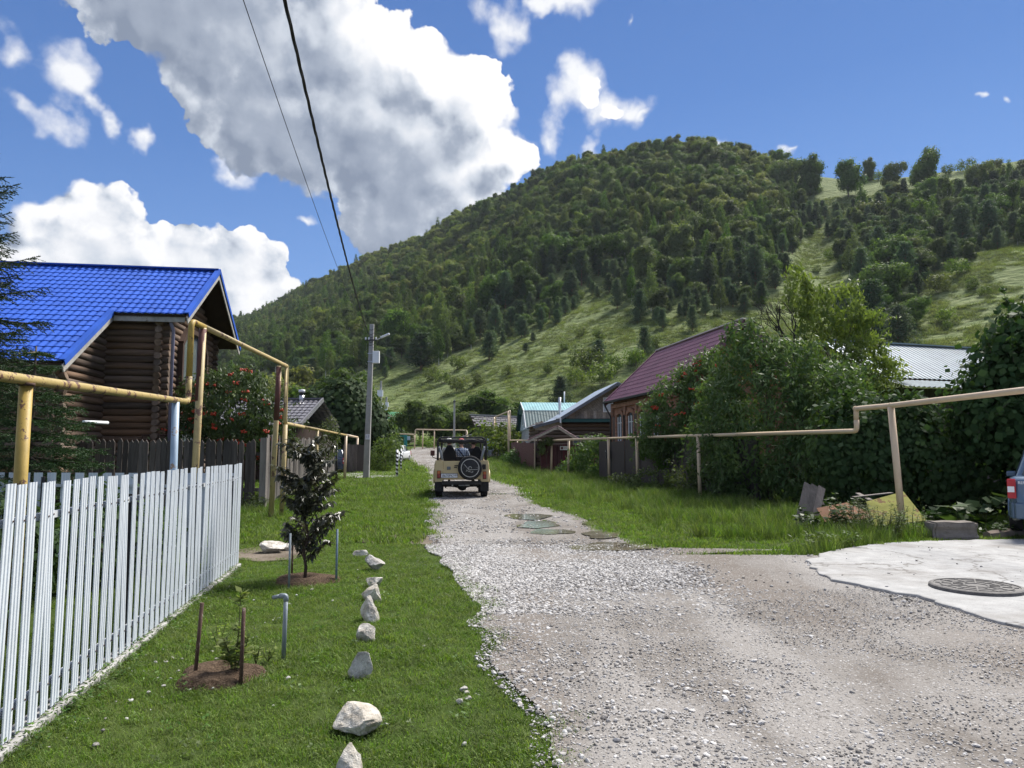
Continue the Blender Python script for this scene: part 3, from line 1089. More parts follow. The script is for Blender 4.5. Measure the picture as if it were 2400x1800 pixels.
TRACK = [(p.x, p.y) for p in (G(*q) for q in [(1040, 1288), (1000, 1278), (906, 1274), (800, 1272), (730, 1284), (690, 1312), (610, 1318), (552, 1312), (545, 1292), (600, 1284), (700, 1272), (790, 1258), (906, 1250), (1000, 1240), (1040, 1244)])]
PAD = [(p.x, p.y) for p in (G(*q) for q in [(1895, 1320), (1930, 1302), (2014, 1285), (2100, 1277), (2177, 1273), (2300, 1270), (2400, 1268), (2900, 1262), (3300, 1330), (3000, 1560), (2400, 1480), (2340, 1468), (2285, 1449), (2240, 1434), (2204, 1421), (2140, 1402), (2068, 1390), (2010, 1378), (1960, 1367), (1925, 1350), (1900, 1335)])]


def road_material(N):
    p = wpos(N)
    big = N.noise(p, 0.35, 4, 0.55)
    mid = N.noise(p, 1.6, 5, 0.6)
    fine = N.noise(p, 45, 4, 0.75)
    v1 = N.voro(p, 34, 'F1')
    vc = N.voro(p, 34, 'F1', 'Color')
    v2 = N.voro(p, 85, 'F1')
    vc2 = N.voro(p, 85, 'F1', 'Color')
    dirt = N.mix(N.mr(mid, 0.35, 0.65), (0.122, 0.109, 0.097), (0.186, 0.175, 0.164))
    dirt = N.mix(N.mr(big, 0.45, 0.62, 0, 0.8), dirt, (0.255, 0.246, 0.238))
    rut = N.noise(N.vmath('MULTIPLY', N.vmath('ADD', p, N.vmath('SCALE', N.noise(p, .25, 2, .5, out=1), scale=1.6)), (1.25, 0.10, 1)), 1.0, 3, 0.5)
    dirt = N.mix(N.mr(rut, 0.52, 0.62, 0, 0.75), dirt, (0.285, 0.275, 0.266))
    dirt = N.mix(N.mr(rut, 0.44, 0.36, 0, 0.7), dirt, (0.130, 0.110, 0.094))
    sx = N.add('ShaderNodeSeparateXYZ', {0: p})
    far = N.math('MULTIPLY', N.mr(sx.outputs[0], 3.2, 5.2), N.mr(sx.outputs[1], 7.5, 5.5))
    dirt = N.mix(N.math('MULTIPLY', far, N.mr(mid, .3, .6, .35, .95)), dirt, (0.165, 0.128, 0.100))
    g1 = N.ramp(N.add('ShaderNodeSeparateXYZ', {0: vc}).outputs[0], [(0, (0.10, 0.095, 0.09)), (0.4, (0.225, 0.213, 0.205)), (1, (0.44, 0.43, 0.42))])
    g2 = N.ramp(N.add('ShaderNodeSeparateXYZ', {0: vc2}).outputs[0], [(0, (0.10, 0.09, 0.082)), (0.5, (0.23, 0.217, 0.205)), (1, (0.40, 0.39, 0.38))])
    m1 = N.math('MULTIPLY', N.mr(v1, 0.30, 0.42, 1, 0), N.mr(N.math('ADD', mid, N.math('MULTIPLY', N.add('ShaderNodeSeparateXYZ', {0: vc}).outputs[1], 0.5)), 0.55, 0.7))
    m2 = N.math('MULTIPLY', N.mr(v2, 0.3, 0.5, 1, 0), 0.65)
    c = N.mix(m2, dirt, g2)
    c = N.mix(m1, c, g1)
    c = N.mix(N.mr(fine, 0.3, 0.8, 0, 0.35), c, (0.20, 0.175, 0.15))
    h = N.math('ADD', N.math('MULTIPLY', m1, N.math('SUBTRACT', 0.5, v1)), N.math('MULTIPLY', m2, N.math('SUBTRACT', 0.4, v2)))
    h = N.math('ADD', h, N.math('MULTIPLY', fine, 0.12))
    return bsdf(N, c, 0.95, 0, 0.06, h, 0.9, 0.02)


def dirt_material(N):
    p = wpos(N)
    n, f = N.noise(p, 2.2, 5, 0.6), N.noise(p, 40, 4, 0.7)
    c = N.mix(N.mr(n, 0.35, 0.65), (0.085, 0.066, 0.048), (0.18, 0.15, 0.12))
    c = N.mix(N.mr(f, 0.45, 0.75, 0, 0.6), c, (0.26, 0.235, 0.205))
    return bsdf(N, c, 0.95, 0, 0.1, f, 0.7, 0.02)


def concrete_material(N):
    p = wpos(N)
    n, n2, f = N.noise(p, 0.8, 5, 0.6), N.noise(p, 4.5, 6, 0.7), N.noise(p, 70, 3, 0.7)
    wv = N.vmath('ADD', p, N.vmath('SCALE', N.noise(p, 1.3, 4, 0.6, out=1), scale=0.9))
    cr = N.voro(wv, 0.55, 'DISTANCE_TO_EDGE')
    c = N.mix(N.mr(n2, 0.3, 0.7), (0.27, 0.27, 0.268), (0.40, 0.40, 0.398))
    c = N.mix(N.mr(n, 0.5, 0.7, 0, 0.7), c, (0.20, 0.185, 0.17))
    c = N.mix(N.mr(f, 0.56, 0.66, 0, 0.5), c, (0.15, 0.14, 0.13))
    c = N.mix(N.mr(cr, 0.0, 0.012, 0.75, 0), c, (0.13, 0.12, 0.11))
    h = N.math('ADD', N.mr(cr, 0, 0.015, 0, 0.6), N.math('MULTIPLY', n2, 0.5))
    return bsdf(N, c, 0.95, 0, 0.06, h, 0.5, 0.02)


def build_road():
    ys = np.concatenate([np.linspace(-30, 1, 12), np.linspace(1.3, 14, 110), np.linspace(14.3, 40, 80), np.linspace(40.6, 103, 60)])
    k = 41
    a, b = road_l(ys), np.maximum(road_r(ys), road_l(ys) + 0.5)
    T = np.linspace(0, 1, k)
    X = a[:, None] + (b - a)[:, None] * T
    Y = np.repeat(ys[:, None], k, 1)
    crown_ = np.minimum(T, 1 - T)[None, :] * 4
    Z = gz(X, Y) + 0.022 + (vnoise(X, Y, 1.1, 50) - 0.5) * 0.03 * np.minimum(crown_, 1) + (vnoise(X, Y, 4, 51) - 0.5) * 0.012
    nx = k
    i, j = np.meshgrid(np.arange(len(ys) - 1), np.arange(k - 1), indexing='ij')
    q = (i * nx + j).ravel()
    F = np.stack([q, q + 1, q + nx + 1, q + nx], 1)
    o = link('road', mesh_np('road', np.stack([X.ravel(), Y.ravel(), Z.ravel()], 1), F, mat('gravel_road', road_material), smooth=True))
    tag(o, 'pale stony gravel road', None, None, 'structure')
    mb = MB()
    mb.slab([(x, y, float(gz(x, y)) - 0.02) for x, y in TRACK], (0, 0, 0.034))
    tag(mb.build('side_track', mat('brown_track_dirt', dirt_material)), 'bare brown side track across the lawn', None, None, 'structure')
    mb = MB()
    rp = random.Random(8)
    edge = []
    for k in range(len(PAD)):
        a, b2 = Vector(PAD[k]), Vector(PAD[(k + 1) % len(PAD)])
        m_ = max(1, int((b2 - a).length / .12))
        for q in range(m_):
            p = a.lerp(b2, q / m_)
            w = 0.05 if p.x < 12 else 0
            edge.append((p.x + rp.uniform(-w, w), p.y + rp.uniform(-w, w), -0.02))
    mb.slab(edge, (0, 0, 0.066))
    tag(bevel(mb.build('concrete_pad', mat('poured_concrete', concrete_material)), 0.02), 'white poured concrete driveway with cracks', None, None, 'structure')
    # puddles lying in the wheel track
    def water(N):
        n = N.noise(wpos(N), 3.0, 3, 0.5)
        return bsdf(N, N.mix(N.mr(n, .35, .65), (0.11, 0.10, 0.07), (0.16, 0.15, 0.11)), 0.07, 0, 0.5, N.noise(wpos(N), 14, 2, 0.5), 0.03, 0.01)
    wm = mat('muddy_water', water)
    def damp(N):
        n, f = N.noise(wpos(N), 3.0, 4, 0.6), N.noise(wpos(N), 50, 4, 0.7)
        c = N.mix(N.mr(n, .35, .65), (0.16, 0.135, 0.11), (0.30, 0.27, 0.24))
        c = N.mix(N.mr(f, .45, .7, 0, .7), c, (0.36, 0.34, 0.32))
        return bsdf(N, c, 0.45, 0, 0.4, f, 0.5, 0.01)
    dm = mat('damp_gravel', damp)
    rr = random.Random(3)
    def blob(u, v, ru, rv, zoff, name, m_, irr):
        pts = []
        ph = [rr.uniform(0, 6.28) for _ in range(4)]
        for k in range(40):
            a = 6.2832 * k / 40
            s = 1 + irr * (math.sin(2 * a + ph[0]) * .5 + math.sin(3 * a + ph[1]) * .4 + math.sin(5 * a + ph[2]) * .3 + math.sin(9 * a + ph[3]) * .15)
            p = G(u + ru * s * math.cos(a), v + rv * s * math.sin(a))
            pts.append((p.x, p.y, float(gz(p.x, p.y)) + zoff))
        mb = MB()
        mb.quad(*pts[::-1])
        if mb.v[0] and (Vector(pts[1]) - Vector(pts[0])).cross(Vector(pts[2]) - Vector(pts[1])).z > 0:
            mb = MB(); mb.quad(*pts)
        return tag(mb.build(name, m_), {'puddle': 'shallow muddy puddle in the road', 'damp_patch': 'damp darker gravel round the puddles'}[name], None, None, 'structure')
    for u, v, ru, rv in ((1238, 1214, 46, 8), (1262, 1233, 50, 8), (1292, 1250, 46, 7), (1410, 1257, 46, 8), (1412, 1286, 80, 9), (1490, 1285, 56, 8), (1400, 1230, 30, 5)):
        blob(u, v, ru, rv, 0.034, 'puddle', wm, 0.28)


build_road()


# grass, gravel -------------------------------------------------------------
G_LAWN = leaf_mat('lawn_grass', (0.070, 0.125, 0.020), (0.170, 0.232, 0.048), 0.4, 0.6)
G_TALL = leaf_mat('tall_grass', (0.060, 0.108, 0.020), (0.15, 0.205, 0.050), 0.35, 0.6)
G_WEED = leaf_mat('weed_leaves', (0.05, 0.095, 0.02), (0.11, 0.17, 0.04), 0.3, 0.5)


def tuft(seed, n, rad, hmin, hmax, w, lean, m_, clover=0):
    rng = np.random.default_rng(seed)
    a = rng.uniform(0, 6.283, n); rr = rad * np.sqrt(rng.random(n))
    b = np.stack([rr * np.cos(a), rr * np.sin(a), np.full(n, -0.004)], 1)
    h = rng.uniform(hmin, hmax, n)
    la = rng.uniform(0, 6.283, n)
    ln = rng.uniform(0.1, lean, n)
    d = np.stack([np.cos(la) * ln, np.sin(la) * ln, np.ones(n)], 1)
    sd = np.stack([-np.sin(la + rng.normal(0, .5, n)), np.cos(la), np.zeros(n)], 1)
    ws = w * rng.uniform(.7, 1.2, n)[:, None] * 0.5
    p1 = b + d * h[:, None] * 0.55
    d2 = d.copy(); d2[:, :2] *= 2.4; d2[:, 2] *= 0.75
    p2 = p1 + d2 * h[:, None] * 0.45
    V = np.stack([b - sd * ws, b + sd * ws, p1 + sd * ws * .8, p1 - sd * ws * .8, p2 + sd * ws * .12, p2 - sd * ws * .12], 1).reshape(-1, 3)
    k = np.arange(n)[:, None] * 6
    F = np.concatenate([k + [0, 1, 2, 3], k + [3, 2, 4, 5]])
    lv = np.tile(rng.random(n), 2)
    if clover:
        c = np.stack([rng.uniform(-rad, rad, clover), rng.uniform(-rad, rad, clover), rng.uniform(hmin * .5, hmax * .7, clover)], 1)
        Nn = rdir(clover, rng) * .5 + [0, 0, 1]
        v2, f2 = cards(c, np.cross(Nn, rdir(clover, rng)), Nn, rng.uniform(.006, .012, clover), rng.uniform(.006, .011, clover))
        F = np.concatenate([F, f2 + len(V)]); V = np.concatenate([V, v2]); lv = np.concatenate([lv, rng.random(clover)])
    return mesh_np('tuft', V, F, m_, attr=lv)


MULCH = [(G(512, 1586), 0.27), (G(714, 1362), 0.36)]


def free_lawn(x, y, margin=0.0):
    ok = (x < road_l(y) + margin) | (x > road_r(y) - margin)
    ok &= ~inside(TRACK, x, y) | (vnoise(x, y, 2.2, 63) > np.where(x < -2.2, .46, .62))
    ok &= ~inside(PAD, x, y)
    for c, r_ in MULCH:
        ok &= (x - c.x) ** 2 + (y - c.y) ** 2 > r_ ** 2
    return ok


def build_grass():
    rng = np.random.default_rng(21)
    short = [tuft(i, 40, 0.085, 0.016, 0.040, 0.0042, 0.9, G_LAWN, 9) for i in range(6)]
    mid = [tuft(20 + i, 26, 0.13, 0.03, 0.08, 0.010, 0.7, G_LAWN, 0) for i in range(5)]
    P, Rr, S, I = [], [], [], []
    def put(x0, x1, y0, y1, dens, s0, s1, which):
        n = int((x1 - x0) * (y1 - y0) * dens)
        x, y = rng.uniform(x0, x1, n), rng.uniform(y0, y1, n)
        u = 1200 + FPX * x / np.maximum(y, .5)
        ok = free_lawn(x, y, 0.10 + 0.16 * 1) & (u > -250) & (u < 2650)
        edge = np.minimum(np.abs(x - road_l(y)), np.abs(x - road_r(y)))
        inroad = (x > road_l(y)) & (x < road_r(y))
        ok &= ~inroad | (rng.random(n) < np.exp(-edge * 9) * .8)
        bare = vnoise(x, y, 1.3, 61) * .6 + vnoise(x, y, 5, 62) * .4
        ok &= rng.random(n) < np.clip((bare - 0.16) * 6, 0.25, 1)
        x, y = x[ok], y[ok]
        m = len(x)
        P.append(np.stack([x, y, gz(x, y) + (vnoise(x, y, 0.7, 31) - 0.5) * 0.03], 1))
        Rr.append(np.stack([rng.normal(0, .12, m), rng.normal(0, .12, m), rng.uniform(0, 6.28, m)], 1))
        s = rng.uniform(s0, s1, m) * (0.75 + 0.5 * vnoise(x, y, 0.9, 66))
        S.append(np.stack([s, s, s * rng.uniform(.8, 1.2, m)], 1))
        I.append(which(rng, m))
    wS = lambda r_, m: r_.integers(0, 6, m)
    wM = lambda r_, m: r_.integers(6, 11, m)
    put(-4.2, 1.0, 2.6, 7.5, 260, .8, 1.2, wS)
    put(-4.8, 0.5, 7.5, 12.5, 170, .95, 1.5, wS)
    put(-9, 0, 12.5, 22, 75, 1.0, 1.5, wM)
    put(-14, 0, 22, 45, 26, 1.6, 2.4, wM)
    put(-28, 0, 45, 100, 5, 3.0, 4.6, wM)
    put(-0.5, 13, 10.5, 24, 100, .75, 1.25, wM)
    put(-2.5, 13, 24, 45, 26, 1.7, 2.6, wM)
    put(-6, 13, 45, 100, 5, 3.2, 5.0, wM)
    scatter('lawn', np.concatenate(P), np.concatenate(Rr), np.concatenate(S), np.concatenate(I), short + mid, 'short green mown grass with clover on both verges', 'grass')
    print('grass', sum(len(p) for p in P))
    # taller grass on the right verge, at fence feet and post feet
    tall = [tuft(50 + i, 22, 0.10, 0.16, 0.42, 0.009, 0.55, G_TALL) for i in range(5)]
    P, S = [], []
    def tallput(poly_px, dens, s0, s1):
        poly = [(p.x, p.y) for p in (G(*q) for q in poly_px)]
        xs, ys = [p[0] for p in poly], [p[1] for p in poly]
        n = int((max(xs) - min(xs)) * (max(ys) - min(ys)) * dens)
        x, y = rng.uniform(min(xs), max(xs), n), rng.uniform(min(ys), max(ys), n)
        ok = inside(poly, x, y) & free_lawn(x, y, -0.15)
        x, y = x[ok], y[ok]
        ok = rng.random(len(x)) < np.clip(vnoise(x, y, 1.1, 71) * 1.5 - .1, 0.1, 1)
        x, y = x[ok], y[ok]
        P.append(np.stack([x, y, gz(x, y)], 1)); S.append(rng.uniform(s0, s1, len(x)))
    tallput([(1480, 1190), (1530, 1240), (1640, 1262), (1800, 1268), (1950, 1275), (2110, 1258), (2110, 1225), (1900, 1205), (1500, 1150)], 46, .5, 1.1)
    tallput([(1260, 1140), (1330, 1180), (1480, 1200), (1640, 1200), (1640, 1160), (1400, 1128), (1270, 1118)], 26, .5, 1.15)
    tallput([(1140, 1078), (1160, 1112), (1280, 1135), (1400, 1130), (1390, 1118), (1180, 1075)], 16, .7, 1.6)
    tallput([(1840, 1300), (1900, 1305), (2060, 1278), (2200, 1268), (2200, 1250), (1900, 1265)], 60, .5, 1.0)
    tallput([(560, 1300), (560, 1240), (800, 1180), (800, 1150), (560, 1180)], 22, .4, .9)
    P, S = np.concatenate(P), np.concatenate(S)
    m = len(P)
    scatter('tall_grass', P, np.stack([rng.normal(0, .1, m), rng.normal(0, .1, m), rng.uniform(0, 6.28, m)], 1), np.repeat(S[:, None], 3, 1), rng.integers(0, 5, m), tall,
            'longer unmown grass along the fences and under the bushes', 'grass')
    # weeds along the white fence foot and round the lawn
    weeds = []
    for i in range(4):
        r2 = np.random.default_rng(80 + i)
        k = 16
        C = np.stack([r2.normal(0, .05, k), r2.normal(0, .05, k), r2.uniform(.01, .12, k)], 1)
        Nn = rdir(k, r2) * .6 + [0, 0, 1]
        v_, f_ = cards(C, np.cross(Nn, rdir(k, r2)), Nn, r2.uniform(.03, .07, k), r2.uniform(.014, .03, k))
        weeds.append(mesh_np('weed', v_, f_, G_WEED, attr=r2.random(k)))
    n = 420
    t = rng.random(n)
    x = -2.7 + (-3.8 + 2.7) * t + rng.normal(.08, .10, n); y = 3.9 + 6.1 * t
    n2 = 160
    x2, y2 = rng.uniform(-3.2, .6, n2), rng.uniform(3, 12, n2)
    x, y = np.concatenate([x, x2]), np.concatenate([y, y2])
    ok = free_lawn(x, y)
    x, y = x[ok], y[ok]
    m = len(x)
    scatter('lawn_weeds', np.stack([x, y, gz(x, y)], 1), np.stack([np.zeros(m), np.zeros(m), rng.uniform(0, 6.28, m)], 1),
            np.repeat(rng.uniform(.3, .75, m)[:, None], 3, 1), rng.integers(0, 4, m), weeds, 'small broad-leaved weeds in the lawn and along the white fence', 'weeds')


def pebble(seed, m_):
    rng = random.Random(seed)
    mb = MB()
    sq = (rng.uniform(.8, 1.3), rng.uniform(.7, 1.0), rng.uniform(.42, .72))
    cuts = [(Vector((rng.gauss(0, 1), rng.gauss(0, 1), rng.gauss(0, 1))).normalized(), rng.uniform(.62, .9)) for _ in range(9)]
    n, k = 8, 5
    vs, fs = [], []
    for i in range(k + 1):
        t = math.pi * i / k
        for j in range(n):
            a = 6.2832 * j / n
            p = Vector((math.sin(t) * math.cos(a), math.sin(t) * math.sin(a), math.cos(t)))
            for d, h in cuts:
                e = p.dot(d)
                if e > h:
                    p -= d * (e - h)
            vs.append((p.x * sq[0] * .5, p.y * sq[1] * .5, p.z * sq[2] * .5))
    for i in range(k):
        for j in range(n):
            fs.append((i * n + j, (i + 1) * n + j, (i + 1) * n + (j + 1) % n, i * n + (j + 1) % n))
    mb._add(vs, fs)
    return mb.mesh('pebble', m_)


def build_gravel():
    def peb(N):
        r_ = orand(N)
        c = N.ramp(r_, [(0, (0.11, 0.105, 0.10)), (0.10, (0.19, 0.18, 0.17)), (0.32, (0.32, 0.31, 0.30)), (0.7, (0.45, 0.44, 0.43)), (1, (0.60, 0.595, 0.59))])
        n = N.noise(obco(N), 3.0, 4, .6)
        c = N.mix(N.mr(n, .35, .7, 0, .4), c, (0.30, 0.28, 0.26))
        return bsdf(N, c, 0.95, 0, 0.06)
    pm = mat('crushed_stone', peb)
    protos = [pebble(i, pm) for i in range(9)]
    rng = np.random.default_rng(33)
    P, S = [], []
    def put(x0, x1, y0, y1, n, s0, s1, pw, low=0.02):
        x, y = rng.uniform(x0, x1, n), rng.uniform(y0, y1, n)
        u = 1200 + FPX * x / np.maximum(y, .5)
        l, r_ = road_l(y), road_r(y)
        edge = np.minimum(np.maximum(x - l, 0), np.maximum(r_ - x, 0))
        ok = (x > l - .12) & (x < r_ + .1) & (u > -100) & (u < 2600) & ~inside(PAD, x, y)
        heap = vnoise(x, y, .55, 81) * .55 + vnoise(x, y, 2.1, 82) * .45
        near_left = np.exp(-np.maximum(x - l, 0) / 0.8)
        # a band of clean crushed stone across the road, a bare dusty patch to the right
        band = np.exp(-((y - 9.6 - 0.10 * x) / 1.3) ** 2) * np.clip((2.6 - x) * 1.5, 0, 1)
        bare = np.exp(-((x - 5.0) / 1.6) ** 2 - ((y - 4.6) / 1.6) ** 2)
        pr = np.clip((heap - 0.42) * 3.2, 0.05, 1) * .55 + near_left * .55 + band * .9 - bare * .8
        ok &= rng.random(n) < np.clip(pr, low, 1)
        x, y = x[ok], y[ok]
        P.append(np.stack([x, y, gz(x, y) + 0.022 + .002], 1))
        S.append(s0 + (s1 - s0) * rng.random(len(x)) ** pw)
    put(-0.5, 12, 2.2, 7.5, 70000, .010, .050, 3.5)
    put(-0.5, 12, 2.2, 8.5, 150000, .007, .020, 1.2, .45)
    put(-2.5, 12, 7.5, 14, 60000, .014, .052, 3.0)
    put(-5, 9, 14, 30, 34000, .025, .075, 2.4)
    put(-14, 6, 30, 70, 9000, .05, .12, 2)
    put(-1.6, 2.8, 7.2, 12.4, 42000, .018, .055, 1.6, 0.0)
    # stray stones in the grass beside the road and on the pad
    for (x0, x1, y0, y1, n) in ((-3.4, 1.0, 2.6, 12, 80), (4, 11, 5, 12, 160), (-3.3, -2.2, 4, 9, 120)):
        x, y = rng.uniform(x0, x1, n), rng.uniform(y0, y1, n)
        P.append(np.stack([x, y, np.where(inside(PAD, x, y), 0.052, gz(x, y) + .01)], 1)); S.append(.01 + .035 * rng.random(n) ** 2)
    P, S = np.concatenate(P), np.concatenate(S)
    m = len(P)
    print('gravel', m)
    scatter('gravel', P, np.stack([rng.normal(0, .25, m), rng.normal(0, .25, m), rng.uniform(0, 6.28, m)], 1),
            np.repeat(S[:, None], 3, 1), rng.integers(0, 9, m), protos, 'loose pale crushed stone strewn over the road', 'gravel')


build_grass()
build_gravel()
build_hill_grass()
# ------------------------------------------------------------------ materials of built things
WHITE_PAINT = plain('white_fence_paint', (0.60, 0.64, 0.69), 0.45, 0, 0.4, 0.08, 2.5, (0.45, 0.43, 0.38), 0.74)
RAIL_W = plain('dull_white_rail', (0.5, 0.52, 0.54), 0.5, 0, 0.4, 0.15, 3)
YELLOW_OLD = plain('mustard_pipe_paint', (0.36, 0.25, 0.06), 0.55, 0, 0.35, 0.2, 7, (0.10, 0.05, 0.032), 0.62)
YELLOW_RUST = plain('rusting_yellow_pipe', (0.37, 0.28, 0.105), 0.6, 0, 0.35, 0.25, 6.5, (0.105, 0.050, 0.037), 0.525)
YELLOW_PALE = plain('pale_yellow_pipe', (0.41, 0.32, 0.155), 0.55, 0, 0.35, 0.2, 6, (0.15, 0.085, 0.062), 0.59)
RUST_PAINT = plain('red_brown_primer', (0.12, 0.05, 0.042), 0.7, 0, 0.3, 0.3, 5, (0.33, 0.24, 0.13), 0.66)
CREAM_PIPE = plain('cream_pipe_paint', (0.60, 0.465, 0.32), 0.42, 0, 0.45, 0.08, 3, (0.30, 0.20, 0.12), 0.74)
BLUE_POST = plain('pale_blue_post_paint', (0.27, 0.36, 0.46), 0.5, 0, 0.4, 0.15, 4, (0.25, 0.17, 0.11), 0.68)
GALV = plain('galvanised_pipe', (0.19, 0.225, 0.255), 0.55, 0.2, 0.5, 0.2, 7)
RUST = plain('rusty_iron', (0.085, 0.052, 0.042), 0.85, 0, 0.2, 0.4, 14, (0.19, 0.165, 0.14), 0.6)
BLACK_IRON = plain('black_iron', (0.03, 0.03, 0.033), 0.6, 0, 0.3, 0.3, 6)
CONC_RAW = plain('weathered_concrete', (0.34, 0.335, 0.325), 0.9, 0, 0.2, 0.2, 3, (0.20, 0.19, 0.18), 0.66, 0.35)
WOOD_FASCIA = plain('weathered_fascia_board', (0.34, 0.33, 0.31), 0.85, 0, 0.2, 0.3, 5, (0.15, 0.13, 0.11), 0.62)
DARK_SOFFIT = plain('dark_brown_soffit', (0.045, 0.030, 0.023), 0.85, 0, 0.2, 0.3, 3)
GLASS = plain('window_glass', (0.10, 0.12, 0.14), 0.06, 0, 0.8, 0.1, 0.6, None, 0.6, 0.02)
BROWN_FRAME = plain('brown_window_frame', (0.060, 0.036, 0.028), 0.5, 0, 0.4, 0.2, 5)
SILVER = plain('zinc_sheet', (0.50, 0.52, 0.54), 0.35, 0.6, 0.5, 0.15, 5)
WHITE_PL = plain('white_plastic', (0.75, 0.77, 0.79), 0.4, 0, 0.4, 0.05, 3)


def wood(name, a, b, stretch=(1, 1, 0.12), scale=12.0, rough=0.85):
    def fn(N):
        p = N.vmath('MULTIPLY', obco(N), stretch)
        r_ = orand(N)
        p = N.vmath('ADD', p, N.math('MULTIPLY', r_, 37.0))
        n = N.noise(p, scale, 6, 0.65, dist=0.8)
        n2 = N.noise(p, scale * 5, 4, 0.7)
        c = N.mix(N.mr(N.math('ADD', n, N.math('MULTIPLY', n2, 0.4)), 0.45, 0.95), a, b)
        c = N.mix(N.mr(n2, .60, .68, 0, .65), c, tuple(x * .4 for x in a))
        hv = N.add('ShaderNodeHueSaturation', {'Color': c, 'Value': N.mr(r_, 0, 1, 0.66, 1.4), 'Saturation': N.mr(N.math('FRACT', N.math('MULTIPLY', r_, 5.7)), 0, 1, 0.7, 1.15)})
        return bsdf(N, hv.outputs[0], rough, 0, 0.2, n2, 0.5, 0.01)
    return mat(name, fn)


LOG = wood('aged_brown_log', (0.050, 0.036, 0.028), (0.185, 0.118, 0.078), (0.12, 1, 1), 9.0)
LOG_END = wood('log_end_grain', (0.07, 0.048, 0.034), (0.19, 0.135, 0.095), (1, 1, 1), 8.0)
BOARD = wood('grey_brown_fence_board', (0.045, 0.038, 0.035), (0.135, 0.118, 0.108), (1, 1, 0.08), 14.0)
BOARD_LIGHT = wood('silvery_fence_board', (0.085, 0.075, 0.07), (0.20, 0.18, 0.165), (1, 1, 0.08), 14.0)


# ------------------------------------------------------------------ white metal picket fence
def picket_mesh(wd=0.104, h=1.36, m_=None):
    prof = []
    n = 3
    for k in range(n):
        x0 = -wd / 2 + wd * k / n
        s = wd / n
        prof += [(x0, 0.0), (x0 + s * .28, 0.0), (x0 + s * .42, 0.005), (x0 + s * .86, 0.005)]
    prof += [(wd / 2, 0.0)]
    mb = MB()
    L = len(prof)
    fr = [(x, y, z) for z in (0, h) for x, y in prof]
    bk = [(x, y - 0.0025, z) for z in (0, h) for x, y in prof]
    fs = []
    for k in range(L - 1):
        fs.append((k, k + 1, L + k + 1, L + k))
        fs.append((2 * L + k + 1, 2 * L + k, 3 * L + k, 3 * L + k + 1))
        fs.append((L + k, L + k + 1, 3 * L + k + 1, 3 * L + k))
    fs += [(0, L, 3 * L, 2 * L), (L - 1, 3 * L - 1, 4 * L - 1, 2 * L - 1)]
    mb._add(fr + bk, fs)
    # screw heads at the two rails
    mb.m(1)
    for z in (.155, h - .20):
        mb.lathe([(.006, .0), (.006, .0085), (.001, .0085)], (-wd * .30, 0, z), 'y', 6)
    return mb.mesh('picket', [m_, RUST])


def build_white_fence():
    rng = random.Random(4)
    A, B = G(0, 1762), G(551, 1329)
    A.z = B.z = 0
    d = (B - A).normalized()
    nrm = Vector((d.y, -d.x, 0))           # towards the road
    t = thing('picket_fence', 'long white corrugated metal picket fence along the lawn', 'fence', A)
    me = picket_mesh(m_=WHITE_PAINT)
    L = (B - A).length
    sp = 0.146
    ang = math.atan2(nrm.x, -nrm.y)
    n0, n1 = -9, int(L / sp)
    for k in range(n0, n1 + 1):
        p = A + d * (k * sp + L - n1 * sp) + nrm * 0.03
        link('picket', me, t, True, (p.x, p.y, 0.055 + rng.uniform(-.003, .003)), (rng.gauss(0, .006), rng.gauss(0, .008), ang + math.pi + rng.gauss(0, .02)), (1, 1, 1 + rng.uniform(-.004, .004)))
    s0, s1 = A + d * (n0 * sp), B + d * 0.05
    for z in (0.20, 1.21):
        MB().beam(s0 + Vector((0, 0, z)), s1 + Vector((0, 0, z)), 0.022, 0.042).build('rail', RAIL_W, t)
    for k in range(4):
        p = A + d * (L * k / 3 - (0.0 if k else .3)) - nrm * 0.06
        MB().box((p.x, p.y, 0.62), (0.05, 0.05, 1.24)).build('post', BLACK_IRON, t)
    mb = MB()
    mb.beam(s0 + Vector((0, 0, 0.0)), s1 + Vector((0, 0, 0.0)), 0.15, 0.085)
    bevel(mb.build('concrete_footing', CONC_RAW, t), 0.012)
    # the second run, turning off behind it
    C = Vector((B.x - 5.6, B.y + 0.62, 0))
    d2 = (C - B).normalized()
    t2 = thing('picket_fence', 'second white picket fence run seen from its shaded back behind the long one', 'fence', B + d2 * 0.1)
    L2 = (C - B).length
    n = int(L2 / 0.205)
    me2 = picket_mesh(0.135, 1.24, WHITE_PAINT)
    for k in range(n):
        p = B + d2 * (0.12 + k * 0.205)
        link('picket', me2, t2, True, (p.x, p.y, 0.04), (rng.gauss(0, .005), rng.gauss(0, .006), math.atan2(d2.y, d2.x) + math.pi), None)
    for z in (0.25, 1.1):
        MB().beam(B + d2 * .1 + Vector((0, -.03, z)), C + Vector((0, -.03, z)), 0.02, 0.04).build('rail', RAIL_W, t2)
    for k in range(3):
        p = B + d2 * (0.2 + L2 * k / 2.1)
        MB().box((p.x, p.y - .06, 0.6), (0.04, 0.04, 1.24)).build('post', BLACK_IRON, t2)


build_white_fence()


# ------------------------------------------------------------------ grey wooden board fence
def board_mesh(wd, h, th, m_, point=True):
    mb = MB()
    hx = wd / 2
    pr = [(-hx, 0), (hx, 0), (hx, h - (0.09 if point else 0)), (0.01, h), (-hx, h - (0.09 if point else 0))] if point else [(-hx, 0), (hx, 0), (hx, h), (-hx, h * .995)]
    mb.slab([(x, -th / 2, z) for x, z in pr], (0, th, 0))
    return mb.mesh('board', m_)


